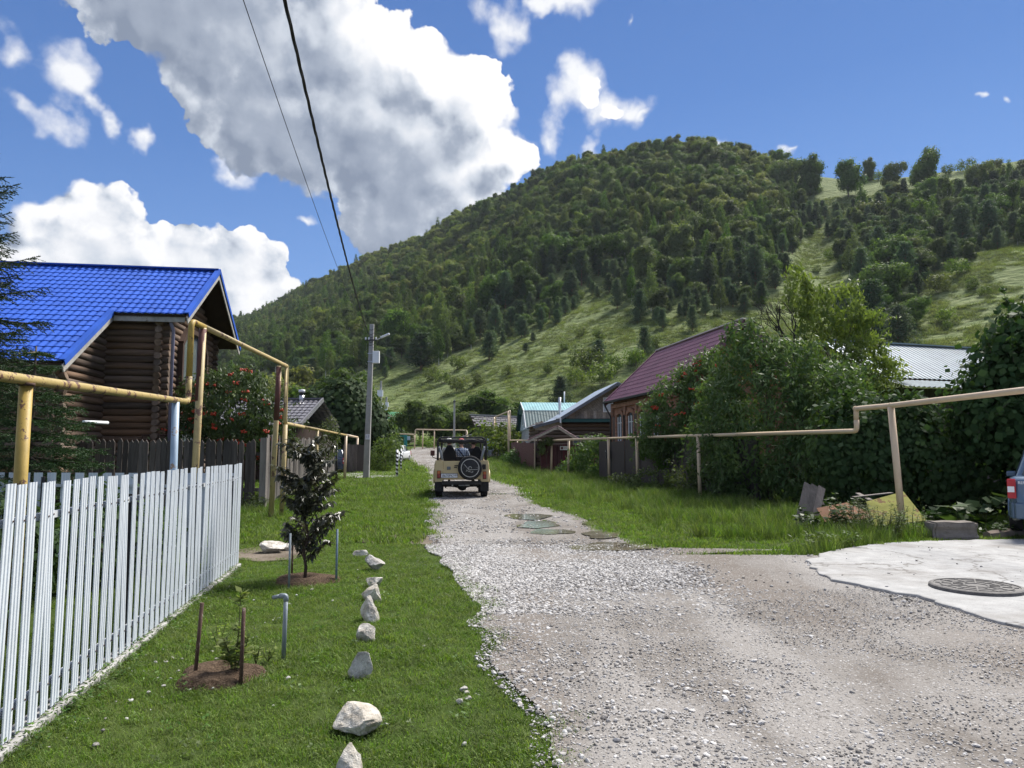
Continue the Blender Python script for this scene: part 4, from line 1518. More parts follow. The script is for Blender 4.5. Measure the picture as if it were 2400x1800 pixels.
def build_wood_fence():
    rng = random.Random(9)
    A, B, C = Vector((-13.2, 20.3, 0.04)), Vector((-6.75, 19.8, 0.04)), Vector((-9.75, 40.5, 0.16))
    t = thing('board_fence', 'dark grey wooden fence of pointed boards before the log house', 'fence', B)
    def run(t, A, B, me, sp, n_rail, post=True, lean=.012, hs=1.0):
        d = (B - A); L = d.length; d.normalize()
        ang = math.atan2(d.y, d.x)
        for k in range(int(L / sp)):
            p = A + d * (k + .5) * sp
            link('board', me[rng.randrange(len(me))], t, True, (p.x, p.y, float(gz(0, p.y)) + .05 + rng.uniform(-.02, .02)),
                 (rng.gauss(0, .01), rng.gauss(0, lean), ang + rng.gauss(0, .012)), (rng.uniform(.92, 1.02), 1, hs * rng.uniform(.985, 1.02)))
        back = Vector((-d.y, d.x, 0)) * 0.045
        if back.x > 0 and abs(d.x) < .9:
            back = -back
        for z in (0.5, 1.45):
            MB().beam(A + back + Vector((0, 0, z)), B + back + Vector((0, 0, z)), 0.04, 0.09).build('rail', BOARD, t)
    pts = [board_mesh(0.148, 1.82, 0.024, BOARD), board_mesh(0.142, 1.80, 0.024, BOARD)]
    flat = [board_mesh(0.15, 1.86, 0.024, BOARD_LIGHT, False), board_mesh(0.145, 1.82, 0.024, BOARD_LIGHT, False)]
    run(t, A, B, pts, 0.158, 2)
    MB().box((B.x + .08, B.y - .02, .98), (.17, .17, 1.9)).build('post', BOARD_LIGHT, t)
    t2 = thing('board_fence', 'pale grey flat-topped board fence running away beside the street', 'fence', B + Vector((0, 1, 0)))
    run(t2, B + Vector((-.02, .35, 0)), C, flat, 0.16, 2, lean=.016, hs=1.03)
    for (u, v0, Y) in ((783, 1027, 33.0), (805, 1022, 40.6)):
        p = W(u, v0, Y)
        MB().tube([(p.x + .15, p.y, -.1), (p.x + .12, p.y, p.z)], .045, 8).build('post', BLACK_IRON, t2)
    MB().beam(B + Vector((-.15, .4, 0)), C + Vector((-.1, 0, 0)), .12, .26).build('footing', CONC_RAW, t2)
    # dark yard gate at the far end of the fence
    g = thing('yard_gate', 'dark board yard gate behind the two far cream pipe posts', 'gate', (-9.2, 43.6, .18))
    me = board_mesh(0.2, 1.75, .03, BOARD, False)
    for k in range(6):
        link('board', me, g, True, (-10.0 + k * .21, 43.9, .2), (0, rng.gauss(0, .008), 0), (1, 1, rng.uniform(.97, 1.02)))
    MB().beam((-10.1, 43.95, .8), (-8.8, 43.95, .8), .04, .1).build('rail', BOARD, g)


build_wood_fence()


# ------------------------------------------------------------------ overground gas pipes
def smooth_path(pts, r=0.14, n=5):
    """rounds the corners of a path"""
    pts = [Vector(p) for p in pts]
    out = [pts[0]]
    for i in range(1, len(pts) - 1):
        a, b, c = pts[i - 1], pts[i], pts[i + 1]
        d0, d1 = (a - b), (c - b)
        k = min(r, d0.length * .45, d1.length * .45)
        p0, p1 = b + d0.normalized() * k, b + d1.normalized() * k
        for j in range(n + 1):
            t = j / n
            out.append(p0 * (1 - t) ** 2 + b * 2 * t * (1 - t) + p1 * t * t)
    out.append(pts[-1])
    return out


def at_u(a, b, u):
    """point of segment a-b seen at photo column u"""
    lo, hi = 0.0, 1.0
    f = lambda t: uv_of(*(a.lerp(b, t)))[0] - u
    s = f(0) > 0
    for _ in range(50):
        m = (lo + hi) / 2
        if (f(m) > 0) == s:
            lo = m
        else:
            hi = m
    return a.lerp(b, lo)


def build_left_pipe():
    P1, P2 = W(62, 890, 6.25), W(441, 942, 11.4)
    P0 = P1 + (P1 - P2) * 1.2
    P3 = Vector((P2.x, P2.y, W(441, 752, 11.4).z))
    P4 = W(672, 858, 17.6)
    P5 = Vector((P4.x, P4.y, 2.24))
    P6 = W(838, 1025, 44.0)
    t = thing('gas_pipeline', 'yellow overground gas pipeline with rust on posts along the left side', 'pipeline', (P1.x, P1.y, 0))
    r = 0.046
    MB().tube(smooth_path([P0, P1, P2, P2 + Vector((0, 0, .4))], .13), r, 14).build('pipe', YELLOW_RUST, t)
    MB().tube(smooth_path([P2 + Vector((0, 0, .4)), P3, P3.lerp(P4, .09)], .13), r, 14).build('pipe', YELLOW_OLD, t)
    MB().tube([P3.lerp(P4, .09), P4 + (P3 - P4) * .01], r, 14).build('pipe', YELLOW_PALE, t)
    M7 = P5.lerp(P6, .12)
    MB().tube(smooth_path([P4 + (P3 - P4) * .01, P4, P5, M7], .13), r, 14).build('pipe', YELLOW_PALE, t)
    A1 = at_u(P5, P6, 811)
    MB().tube([M7, A1], r * .98, 12).build('pipe', YELLOW_RUST, t)
    MB().tube(smooth_path([A1, P6, P6 + Vector((-.3, 1.2, 0))], .12), r * 1.25, 12).build('pipe', CREAM_PIPE, t)
    def post(p, m_, rad, lean=(0, 0), z0=-.1, lab=None, top=None):
        mb = MB()
        q = Vector(p)
        mb.tube([(q.x + lean[0], q.y + lean[1], z0), (q.x, q.y, q.z - r * .6)], rad, 14)
        o = mb.build('post', m_, t)
        if lab:
            o['label'] = lab
        return o
    post(P1, YELLOW_OLD, .053, (0.0, 0), lab='mustard yellow post behind the white fence')
    MB().tube([P1 + Vector((0.02, -.02, -.055)), P1 + Vector((.02, -.02, -.03))], .062, 14).build('clamp', RUST, t)
    b = at_u(P1, P2, 412)
    post(b, BLUE_POST, .052, (.02, 0), lab='pale blue post under the pipe elbow')
    c = at_u(P3, P4, 476)
    post(Vector((c.x, c.y, c.z - .0)), YELLOW_PALE, .056, (-.06, 0), lab='tall yellow post with a red brown upper end')
    MB().tube([(c.x - .0275, c.y, 2.4), (c.x - .002, c.y, c.z - r)], .058, 14).build('primed_sleeve', RUST_PAINT, t)
    e = P4 + Vector((-.10, -.25, 0))
    post(e, YELLOW_PALE, .060, (-.10, 0), lab='tall leaning post where the pipe steps down')
    MB().tube([(e.x - .036, e.y, 2.3), (e.x - .003, e.y, e.z - r)], .062, 14).build('primed_sleeve', RUST_PAINT, t)
    post(P5 + Vector((0, .02, 0)), YELLOW_PALE, .055, (-.03, 0))
    for u, m_ in ((744, YELLOW_PALE), (811, CREAM_PIPE), (841, CREAM_PIPE)):
        q = at_u(P5, P6, u) if u < 841 else P6
        post(q, m_, .065 if u > 800 else .05, (-.03, 0))


build_left_pipe()


def build_right_pipe():
    E = Vector((7.25, 15.4, 2.0)); Eu = Vector((7.25, 15.4, 2.47))
    D = Vector((7.34, 14.15, 2.46)); Cc = Vector((7.72, 11.0, 2.50)); B0 = Vector((8.5, 4.5, 2.55))
    M = Vector((4.4, 33.5, 2.14)); Nn = Vector((2.25, 43.0, 2.17)); Z = Vector((-.16, 62.0, 2.42))
    Zt = Vector((-.16, 62.0, 4.93)); Yt = Vector((-1.62, 72.6, 4.9)); Yb = Vector((-1.62, 72.6, 2.66))
    t = thing('gas_pipeline', 'cream overground gas pipeline along the right side before the bushes', 'pipeline', (D.x, D.y, 0))
    r = 0.052
    MB().tube(smooth_path([B0, Cc, D, Eu, Eu.lerp(E, .5)], .13), r, 16).build('pipe', CREAM_PIPE, t)
    MB().tube(smooth_path([Eu.lerp(E, .5), E, E.lerp(M, .3)], .13), r, 16).build('pipe', CREAM_PIPE, t)
    MB().tube([E.lerp(M, .3), M], r * .95, 12).build('pipe', CREAM_PIPE, t)
    MB().tube([M, Nn, Z + Vector((0, -.2, 0))], r * 1.05, 12).build('pipe', CREAM_PIPE, t)
    MB().tube(smooth_path([Z + Vector((0, -.2, 0)), Z, Zt, Yt, Yb, W(1098, 1030, 95)], .2), r * 1.25, 10).build('pipe', CREAM_PIPE, t)
    for p in (D, Eu):
        MB().tube([p + Vector((0, .03, 0)), p - Vector((0, .03, 0))], r * 1.08, 14).build('weld_collar', CREAM_PIPE, t)
    def post(p, rad, lean=0.0, dy=0.0, lab=None):
        q = Vector(p)
        o = MB().tube([(q.x + lean, q.y + dy, float(gz(0, q.y)) - .1), (q.x, q.y + dy, q.z - r * .5)], rad, 12).build('post', CREAM_PIPE, t)
        if lab:
            o['label'] = lab
    post(D, .064, .13, lab='thick leaning cream post beside the weeds')
    for u in (1636, 1492, 1425):
        post(at_u(E, M, u + .01) if u > 1426 else M, .058, .02)
    for u in (1333, 1293):
        post(at_u(M, Nn, u), .062, -.04)
    for u in (1254, 1228, 1212):
        post(at_u(Nn, Z, u), .062, -.03)
    for p in (Zt, Yt):
        post(p + Vector((-.16, .1, 0)), .085, .05)
    post(Yb + Vector((0.1, .1, 0)), .07)
    # the far crossing of the street
    zf = float(gz(0, 97))
    q = [W(900, 1016, 97), W(973, 1018.5, 97), W(973.5, 1006.5, 97), W(1094, 1008.5, 97), W(1097, 1029, 96)]
    t2 = thing('gas_pipeline', 'far cream pipe crossing above the end of the street', 'pipeline', (q[1].x, 97, zf))
    MB().tube(smooth_path(q + [W(1122, 1031, 94)], .2), .085, 8).build('pipe', CREAM_PIPE, t2)
    for u, v in ((972, 1020), (991, 1008), (1018, 1008), (1063, 1009), (1093, 1010)):
        a = W(u, v, 97)
        MB().tube([(a.x, a.y, zf - .1), a], .08, 8).build('post', CREAM_PIPE, t2)
    t3 = thing('gas_pipeline', 'thin far yellow pipe frame behind the portal frame', 'pipeline', (W(1132, 1018, 84).x, 84, float(gz(0, 84))))
    MB().tube(smooth_path([W(1132, 1037, 84), W(1132, 1016.5, 84), W(1218, 1020, 84)], .2), .05, 6).build('pipe', YELLOW_PALE, t3)
    a = W(1218, 1020, 84)
    MB().tube([(a.x, a.y, 1.0), a], .05, 6).build('post', YELLOW_PALE, t3)


build_right_pipe()


# ------------------------------------------------------------------ roofs
def tile_mat(name, col, rough=0.35, spec=0.5):
    def fn(N):
        p = wpos(N)
        n = N.noise(p, 1.3, 5, .6)
        n2 = N.noise(p, 14, 4, .65)
        c = N.mix(N.mr(n, .3, .7), tuple(x * .82 for x in col), tuple(min(1, x * 1.15) for x in col))
        c = N.mix(N.mr(n2, .55, .8, 0, .3), c, tuple(x * .45 + .05 for x in col))
        return bsdf(N, c, rough, 0, spec, n2, .05, .01)
    return mat(name, fn)


BLUE_TILE = tile_mat('blue_metal_tile', (0.026, 0.092, 0.43), .75, .12)
PURPLE_TILE = tile_mat('plum_metal_tile', (0.19, 0.080, 0.118), 0.45)
DARK_TILE = tile_mat('dark_shiny_tile', (0.15, 0.145, 0.16), 0.22)


def tile_patch(mb, O, ds, dw, nrm, L, Wd, wave=0.21, row=0.37, amp=0.021, step=0.022, su=6, jag=True):
    """pressed metal tile: waves across the slope, a step at the end of each row"""
    O, ds, dw, nrm = Vector(O), Vector(ds), Vector(dw), Vector(nrm)
    nu = max(4, int(L / wave * su))
    rows = max(1, int(math.ceil(Wd / row)))
    ws = []
    for k in range(rows):
        a, b = k * row, min((k + 1) * row, Wd)
        if b - a < 0.02:
            continue
        ws += [(a + 0.001, 0.0), ((a + b) / 2, 0.35), (b - 0.001, 1.0)]
    vs, fs = [], []
    for i in range(nu + 1):
        s = L * i / nu
        wv = math.sin(2 * math.pi * s / wave)
        wv = (abs(wv) ** 0.8) * (1 if wv > 0 else -1)
        for (w, k) in ws:
            h = amp * wv + step * k
            ww = w + (0.032 * wv if (jag and k in (0.0, 1.0)) else 0)
            vs.append(O + ds * s + dw * ww + nrm * h)
    nw = len(ws)
    for i in range(nu):
        for j in range(nw - 1):
            fs.append((i * nw + j, (i + 1) * nw + j, (i + 1) * nw + j + 1, i * nw + j + 1))
    n0 = (vs[fs[0][1]] - vs[fs[0][0]]).cross(vs[fs[0][2]] - vs[fs[0][1]])
    if n0.dot(nrm) < 0:
        fs = [f[::-1] for f in fs]
    mb._add(vs, fs, False)
    return mb


def rib_patch(mb, O, ds, dw, nrm, L, Wd, pitch=0.2, amp=0.02, rows=1):
    """sheet with straight ribs running down the slope"""
    O, ds, dw, nrm = Vector(O), Vector(ds), Vector(dw), Vector(nrm)
    prof = []
    n = int(L / pitch)
    for k in range(n):
        a = k * pitch
        prof += [(a, 0), (a + pitch * .42, 0), (a + pitch * .55, amp), (a + pitch * .87, amp)]
    prof.append((n * pitch, 0))
    vs = [O + ds * s + dw * (Wd * j / rows) + nrm * h for j in range(rows + 1) for s, h in prof]
    m_ = len(prof)
    fs = [(j * m_ + k, j * m_ + k + 1, (j + 1) * m_ + k + 1, (j + 1) * m_ + k) for j in range(rows) for k in range(m_ - 1)]
    n0 = (vs[fs[0][1]] - vs[fs[0][0]]).cross(vs[fs[0][2]] - vs[fs[0][1]])
    if n0.dot(nrm) < 0:
        fs = [f[::-1] for f in fs]
    return mb._add(vs, fs)


# ------------------------------------------------------------------ the log house
def build_log_house():
    rng = random.Random(12)
    def HP(s, w, z):
        return Vector((-10.25 - .988 * s + .151 * w, 25 - .151 * s - .988 * w, z))
    ds = Vector((-.988, -.151, 0)); dh = Vector((.151, -.988, 0))
    RZ, K = 7.8, .618
    dw = (dh + Vector((0, 0, -K))).normalized()
    nr = Vector((.151 * K, -.988 * K, 1)).normalized()
    sl = math.hypot(1, K)
    base = HP(.85, 2.95, 0)
    t = thing('log_house', 'brown log house with a bright blue metal tile roof', 'house', base)
    mb = MB()
    tile_patch(mb, HP(0, 0, RZ), ds, dw, nr, 2.12, 3.52 * sl)
    tile_patch(mb, HP(2.12, 0, RZ), ds, dw, nr, 9.5, 6.42 * sl)
    dwb = (-dh + Vector((0, 0, -K))).normalized(); nrb = Vector((-.151 * K, .988 * K, 1)).normalized()
    tile_patch(mb, HP(0, 0, RZ), ds, dwb, nrb, 11.6, 3.6 * sl, su=3)
    roof = mb.build('roof', BLUE_TILE, t)
    zr = lambda w: RZ - K * abs(w)
    # flashings and fascia boards on every rake and the ridge
    def strip(name, m_, a, b, w_, h_, off=(0, 0, 0), up=(0, 0, 1)):
        o = Vector(off)
        return MB().beam(Vector(a) + o, Vector(b) + o, w_, h_, up).build(name, m_, roof)
    strip('ridge_cap', BLUE_TILE, HP(-.06, 0, RZ + .045), HP(11.6, 0, RZ + .045), .26, .05)
    for (s, w0, w1) in ((-.03, 0, 3.56), (2.09, 3.50, 6.46), (-.03, 0, -3.62)):
        a, b = HP(s, w0, zr(w0) + .055), HP(s, w1, zr(w1) + .055)
        strip('verge_flashing', BLUE_TILE, a, b, .15, .03, (0, 0, .012))
        strip('verge_flashing', BLUE_TILE, HP(s - .065, w0, zr(w0) - .01), HP(s - .065, w1, zr(w1) - .01), .02, .13)
        strip('fascia_board', WOOD_FASCIA, HP(s - .02, w0, zr(w0) - .165), HP(s - .02, w1, zr(w1) - .165), .035, .19)
    strip('eave_board', WOOD_FASCIA, HP(.05, 3.40, zr(3.40) - .17), HP(2.05, 3.40, zr(3.40) - .17), .03, .24)
    strip('eave_board', WOOD_FASCIA, HP(2.15, 6.30, zr(6.3) - .15), HP(11.6, 6.30, zr(6.3) - .15), .03, .2)
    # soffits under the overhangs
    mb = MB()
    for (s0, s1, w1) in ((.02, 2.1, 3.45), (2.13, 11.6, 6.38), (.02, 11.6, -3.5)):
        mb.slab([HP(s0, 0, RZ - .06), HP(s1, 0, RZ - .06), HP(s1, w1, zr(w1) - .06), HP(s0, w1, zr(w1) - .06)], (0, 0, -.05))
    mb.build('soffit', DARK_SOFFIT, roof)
    # logs: one cylinder each, laid in courses, crossing at the corners
    lm = MB().m(0).tube([(-.5, 0, 0), (-.25, 0, .01), (0, 0, -.004), (.25, 0, .006), (.5, 0, 0)], [.104, .107, .108, .107, .105], 10, cap=False)
    b = len(lm.v) - 50
    lm.f += [tuple(b + k for k in range(9, -1, -1)), tuple(b + 40 + k for k in range(10))]; lm.sm += [False] * 2; lm.mi += [1] * 2
    lme = lm.mesh('log', [LOG, LOG_END])
    D = .2
    def log(a, b2, wall):
        d = b2 - a
        if d.length < .35:
            return
        o = link('log', lme, wall, True, (a + b2) / 2, (rng.uniform(0, 6.28), 0, math.atan2(d.y, d.x)), (d.length, 1, 1))
        o.rotation_euler = (rng.choice((0, math.pi)), 0, math.atan2(d.y, d.x))
    walls = {}
    def wall_part(name):
        return t
    for k in range(46):
        z = .22 + k * D
        g = (RZ - .22 - z) / K            # half width under the roof
        if z < RZ - .4:
            w1 = min(3.22, g) if g < 2.95 + .3 else 3.22
            w1 = min(w1, max(.0, g))
            log(HP(.85, w1, z), HP(.85, -min(3.2, g), z), t)
        zz = z + D / 2
        if zz < zr(2.95) - .18:
            log(HP(.58, 2.95, zz), HP(2.75, 2.95, zz), t)
        if z < zr(2.8) - .2:
            log(HP(2.45, 2.70, z), HP(2.45, min(6.15, (RZ - .22 - z) / K), z), t)
        if zz < zr(5.9) - .15:
            log(HP(2.2, 5.9, zz), HP(11.5, 5.9, zz), t)
        if zz < zr(2.95) - .18:
            log(HP(.6, -2.95, zz), HP(11.5, -2.95, zz), t)
    mb = MB()
    for (a, b2) in ((HP(.9, 2.8, 0), HP(.9, -2.8, 0)), (HP(.9, 2.9, 0), HP(2.5, 2.9, 0)), (HP(2.5, 2.9, 0), HP(2.5, 5.8, 0)), (HP(2.5, 5.85, 0), HP(11.4, 5.85, 0))):
        mb.beam(a + Vector((0, 0, .05)), b2 + Vector((0, 0, .05)), .3, .3)
    mb.build('plinth', CONC_RAW, t)
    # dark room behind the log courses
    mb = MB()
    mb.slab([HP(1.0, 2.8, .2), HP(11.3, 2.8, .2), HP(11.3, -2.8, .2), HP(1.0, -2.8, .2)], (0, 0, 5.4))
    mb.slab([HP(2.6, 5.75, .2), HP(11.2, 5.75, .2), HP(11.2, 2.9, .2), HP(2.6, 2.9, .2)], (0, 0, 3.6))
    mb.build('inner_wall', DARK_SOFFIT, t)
    # arched window in the gable wall
    def frame(name, outline, th, dep, parent, m_, s=.73):
        n = len(outline)
        mb = MB()
        for k in range(n):
            a, b2 = outline[k], outline[(k + 1) % n]
            mb.beam(HP(s, a[0], a[1]), HP(s, b2[0], b2[1]), th, dep, up=tuple(-ds))
        return mb.build(name, m_, parent)
    ol = [(1.45, 3.75), (1.45, 5.05), (.75, 5.6), (-.85, 5.6), (-1.55, 5.05), (-1.55, 3.75)]
    wi = frame('window', ol, .16, .26, t, BROWN_FRAME)
    mb = MB()
    mb.slab([HP(.70, w, z) for w, z in ol], ds * .03)
    mb.build('pane', GLASS, wi)
    for w in (.5, -.55):
        MB().beam(HP(.69, w, 3.8), HP(.69, w, 5.55), .09, .06, up=tuple(-ds)).build('mullion', BROWN_FRAME, wi)
    MB().beam(HP(.64, 1.6, 3.66), HP(.64, -1.7, 3.66), .26, .06).build('sill', BROWN_FRAME, wi)
    wi2 = frame('window', [(1.75, 1.55), (1.75, 2.3), (-.4, 2.3), (-.4, 1.55)], .14, .24, t, BROWN_FRAME)
    MB().slab([HP(.70, w, z) for w, z in ((1.7, 1.55), (1.7, 2.3), (-.35, 2.3), (-.35, 1.55))], ds * .04).build('pane', GLASS, wi2)
    MB().beam(HP(.62, 1.9, 2.46), HP(.62, -.5, 2.46), .3, .05).build('hood_board', WOOD_FASCIA, wi2)
    # rain pipe at the corner, flue pipe, grey beam under the step
    DP = plain('violet_grey_downpipe', (0.20, 0.19, 0.27), .4, 0, .5, .1, 3)
    q = HP(.45, 3.12, 0)
    MB().tube([(q.x, q.y, .3), (q.x, q.y, 5.2), (HP(.5, 3.3, 5.45))], .05, 10).build('downpipe', DP, t)
    a, b2 = W(196, 989, 18.6), W(252, 991, 19.6)
    MB().tube([a, b2], .045, 10).build('flue_pipe', WHITE_PL, t)
    MB().tube([HP(1.2, 3.12, 1.3), HP(1.2, 3.12, 2.05), HP(.2, 3.05, 2.05)], .022, 6).build('iron_bracket', RUST, t)


build_log_house()


# ------------------------------------------------------------------ trees and bushes near the camera
def near_tree(name, label, cat, base, ells, n_clump, per, r_clump, leaf, aspect, m_, droop=0.3, out=.6, up=.15, trunk_r=.1, n_limb=14, group=None, seed=0, top=None, extra=None, sprays=0):
    rng = np.random.default_rng(seed + 500)
    prng = random.Random(seed)
    t = thing(name, label, cat, base, group=group)
    V, F, lv, P = crown(ells, n_clump, per, r_clump, leaf, aspect, out, droop, up, rng=rng)
    sp_mb = MB()
    if sprays:
        # leafy shoots that stand out of the crown and break its outline
        mid = np.asarray(ells, float)[:, :3].mean(0)
        Cs, As, Ns = [], [], []
        for k in range(sprays):
            p = P[rng.integers(len(P))]
            d = (p - mid); d = d / (np.linalg.norm(d) + 1e-6) + rng.normal(0, .35, 3) + np.array([0, 0, .35])
            d /= np.linalg.norm(d)
            L = rng.uniform(.3, .85)
            for q in range(int(10 + L * 14)):
                f = rng.uniform(.1, 1.0)
                Cs.append(p + d * L * f - np.array([0, 0, .22 * L * f * f]) + rng.normal(0, .035, 3))
                a = d * .6 + rng.normal(0, .6, 3); a[2] -= .35
                As.append(a); Ns.append(rng.normal(0, .5, 3) + np.array([0, -.3, .8]))
            sp_mb.tube([p, p + d * L * .5 - np.array([0, 0, .05 * L]), p + d * L - np.array([0, 0, .22 * L])], [.008, .006, .003], 4, cap=False)
        n = len(Cs)
        ss = leaf * rng.uniform(.6, 1.1, n)
        v2, f2 = cards(np.array(Cs), np.array(As), np.array(Ns), ss, ss * aspect)
        F = np.concatenate([F, f2 + len(V)]); V = np.concatenate([V, v2]); lv = np.concatenate([lv, .35 + .65 * rng.random(n)])
    link('foliage', mesh_np('foliage', V, F, m_, attr=lv), t)
    if sprays:
        tag(sp_mb.build('shoots', BARK, t), None, None, None, 'stuff')
    mb = MB()
    e = np.asarray(ells, float)
    tp = top or tuple(e[:, :3].mean(0))
    trunk_tubes(mb, Vector(base) - Vector((0, 0, .2)), tp, trunk_r, [P[i] for i in range(0, len(P), max(1, len(P) // n_limb))][:n_limb], 8, prng)
    mb.build('trunk', BARK, t)
    if extra:
        extra(t, P, prng)
    return t


BERRY = plain('orange_red_berry', (0.55, 0.055, 0.018), .35, 0, .5, .25, 20)


def berry_bunches(n, size=.035, face=(0, -1)):
    def fn(t, P, rng):
        mb = MB()
        c = np.asarray(P)
        mid = c.mean(0)
        sel = [p for p in c if (p[1] - mid[1]) * face[1] + (p[0] - mid[0]) * face[0] > -0.2]
        rng.shuffle(sel)
        for p in sel[:n]:
            q = Vector(p) + Vector((0, -.10, .0))
            for k in range(9):
                a = rng.uniform(0, 6.28); rr = rng.uniform(.2, 1) ** .5 * .105
                mb.ball(q + Vector((rr * math.cos(a), rr * math.sin(a) * .7 - .05, rng.uniform(-.04, .04))), size, 5, 3)
        tag(mb.build('berries', BERRY, t), 'orange red berry bunches', None, None, 'stuff')
    return fn


L_ROWAN = leaf_mat('rowan_leaves', (0.036, 0.076, 0.024), (0.095, 0.155, 0.048), .3, .5)
L_CHERRY = leaf_mat('cherry_leaves', (0.048, 0.082, 0.036), (0.13, 0.168, 0.074), .32, .5, True, .12)
L_YELLOW = leaf_mat('ash_maple_leaves', (0.07, 0.105, 0.028), (0.165, 0.20, 0.058), .4, .55)
L_MAPLE = leaf_mat('dark_maple_leaves', (0.032, 0.062, 0.028), (0.084, 0.128, 0.052), .25, .6, True, .06)
L_LILAC = leaf_mat('lilac_leaves', (0.05, 0.09, 0.02), (0.13, 0.18, 0.05), .35, .5)
L_PURPLE = leaf_mat('purple_plum_leaves', (0.026, 0.031, 0.021), (0.082, 0.082, 0.055), .12, .32, True, .4)
L_SAP = leaf_mat('sapling_leaves', (0.10, 0.16, 0.03), (0.23, 0.28, 0.07), .4, .5)


def build_near_trees():
    # rowan by the log house
    c = W(545, 960, 22.8)
    e = [(c.x, c.y, 2.75, 1.25, 1.0, 1.15), (c.x - .8, c.y, 3.0, .8, .8, .95), (c.x + .9, c.y, 2.3, .75, .8, 1.0), (c.x - 1.4, c.y - .3, 1.9, .7, .6, .7), (c.x + .2, c.y, 3.6, .7, .7, .55), (c.x + 1.3, c.y + .2, 1.9, .6, .6, .8), (c.x - 2.0, c.y - .6, 1.5, .6, .5, .45)]
    near_tree('rowan_tree', 'rowan full of orange berries between the log house and the yellow posts', 'tree', (c.x, c.y, .05), e, 480, 20, .26, .16, .38, L_ROWAN, .5, .5, .1, .07, extra=berry_bunches(64, .032), seed=1, sprays=80)
    # round dark tree beside the utility pole
    c = W(800, 985, 48)
    e = [(c.x, c.y, 3.5, 2.5, 2.3, 2.1), (c.x - 1.2, c.y, 4.1, 1.6, 1.5, 1.5), (c.x + 1.3, c.y, 3.0, 1.7, 1.6, 1.9), (c.x + .3, c.y, 5.0, 1.5, 1.5, 1.0), (c.x + 2.2, c.y + .4, 2.2, 1.2, 1.2, 1.3), (c.x - 2.0, c.y, 2.6, 1.2, 1.2, 1.4)]
    near_tree('round_tree', 'big round dark leafy tree behind the utility pole', 'tree', (c.x, c.y, .2), e, 700, 20, .5, .32, .8, L_MAPLE, .5, .75, .3, .16, seed=2)
    # shrub right of the pole
    c = W(900, 1075, 46)
    e = [(c.x, c.y, 1.3, .85, .8, 1.15), (c.x + .5, c.y, 1.6, .55, .6, .8), (c.x + .75, c.y + .1, 2.15, .3, .3, .5), (c.x - .35, c.y, 1.0, .6, .6, .8)]
    near_tree('lilac_shrub', 'bushy green shrub right of the utility pole by the white car', 'shrub', (c.x, c.y, .2), e, 170, 14, .22, .15, .45, L_LILAC, .4, .5, .2, .05, seed=3)
    c = W(768, 1010, 31)
    e = [(c.x, c.y, 1.9, .45, .4, .8), (c.x + .15, c.y, 2.4, .3, .3, .5)]
    near_tree('feathery_shrub', 'small feathery shrub growing over the street fence under the rusty pipe', 'shrub', (c.x, c.y, .1), e, 90, 14, .16, .11, .4, L_LILAC, .3, .5, .2, .04, seed=4)
    # rowan and cherry thicket on the right
    c = W(1594, 950, 28)
    e = [(c.x, c.y, 3.2, 1.15, 1.0, 1.4), (c.x - .75, c.y + .3, 2.5, .8, .8, 1.1), (c.x + .75, c.y, 4.0, .95, .9, 1.05), (c.x + .35, c.y - .2, 1.9, .8, .7, 1.0), (c.x + 1.2, c.y, 4.8, .5, .6, .6)]
    near_tree('rowan_tree', 'rowan with red berry bunches at the left of the dark thicket on the right', 'tree', (c.x + .3, c.y, .05), e, 460, 20, .25, .17, .36, L_ROWAN, .5, .45, .1, .08, extra=berry_bunches(34, .034), seed=5, sprays=90)
    X, Y0 = 7.9, 22.6
    e = [(7.9, 22.6, 2.4, 2.0, 1.4, 2.1), (6.95, 24.4, 2.0, 1.05, 1.1, 1.7), (9.3, 21.5, 2.3, 1.3, 1.2, 1.75), (7.5, 23, 4.2, 1.1, 1, 1.1), (8.6, 22.8, 4.0, 1.2, 1, 1.1), (6.9, 24.2, 1, 1.0, .9, 1),
         (8.6, 21.2, .9, 1.3, .9, .85), (7.3, 23, 5.1, .55, .6, .5), (10.1, 22, 3.3, .8, .8, .9), (6.9, 24, 3.4, .7, .8, .8), (7.4, 22.9, .9, 1.0, .9, .9)]
    near_tree('cherry_thicket', 'large dark green bush with long leaves hiding part of the cream pipe', 'bush', (X, Y0, 0), e, 1050, 22, .30, .18, .34, L_CHERRY, .55, .45, .15, .09, n_limb=22, seed=6, sprays=260)
    # yellow green ash-leaved maple
    tops = [(1872, 690, .42, 1.0), (1925, 745, .55, 1.1), (1985, 735, .5, 1.0), (2035, 770, .55, .9), (1900, 800, .7, .8), (1960, 840, .9, 1.0), (2030, 860, .8, 1.0), (1905, 890, .8, .9), (1985, 930, .9, 1.0), (1878, 655, .22, .45), (2070, 880, .6, .7)]
    e = []
    for (u, v, rr, hh) in tops:
        p = W(u, v, 25.5)
        e.append((p.x, p.y, p.z, rr, rr * .9, hh))
    p = W(1960, 1000, 25.5)
    near_tree('ash_maple_tree', 'yellow green tree with drooping leaf tassels above the dark thicket', 'tree', (p.x, p.y, .1), e, 430, 20, .24, .19, .36, L_YELLOW, .9, .3, -.1, .13, n_limb=18, seed=7, sprays=120)
    # bare dead tree
    t = thing('dead_tree', 'bare dead tree with dark twigs behind the thicket beside the purple roof', 'tree', (W(1850, 980, 24).x, 24, .1))
    prng = random.Random(5)
    mb = MB()
    b0, b1 = W(1880, 1000, 24), W(1862, 830, 24)
    mb.tube([(b0.x, 24, .0), b0, b1], [.12, .09, .06], 7)
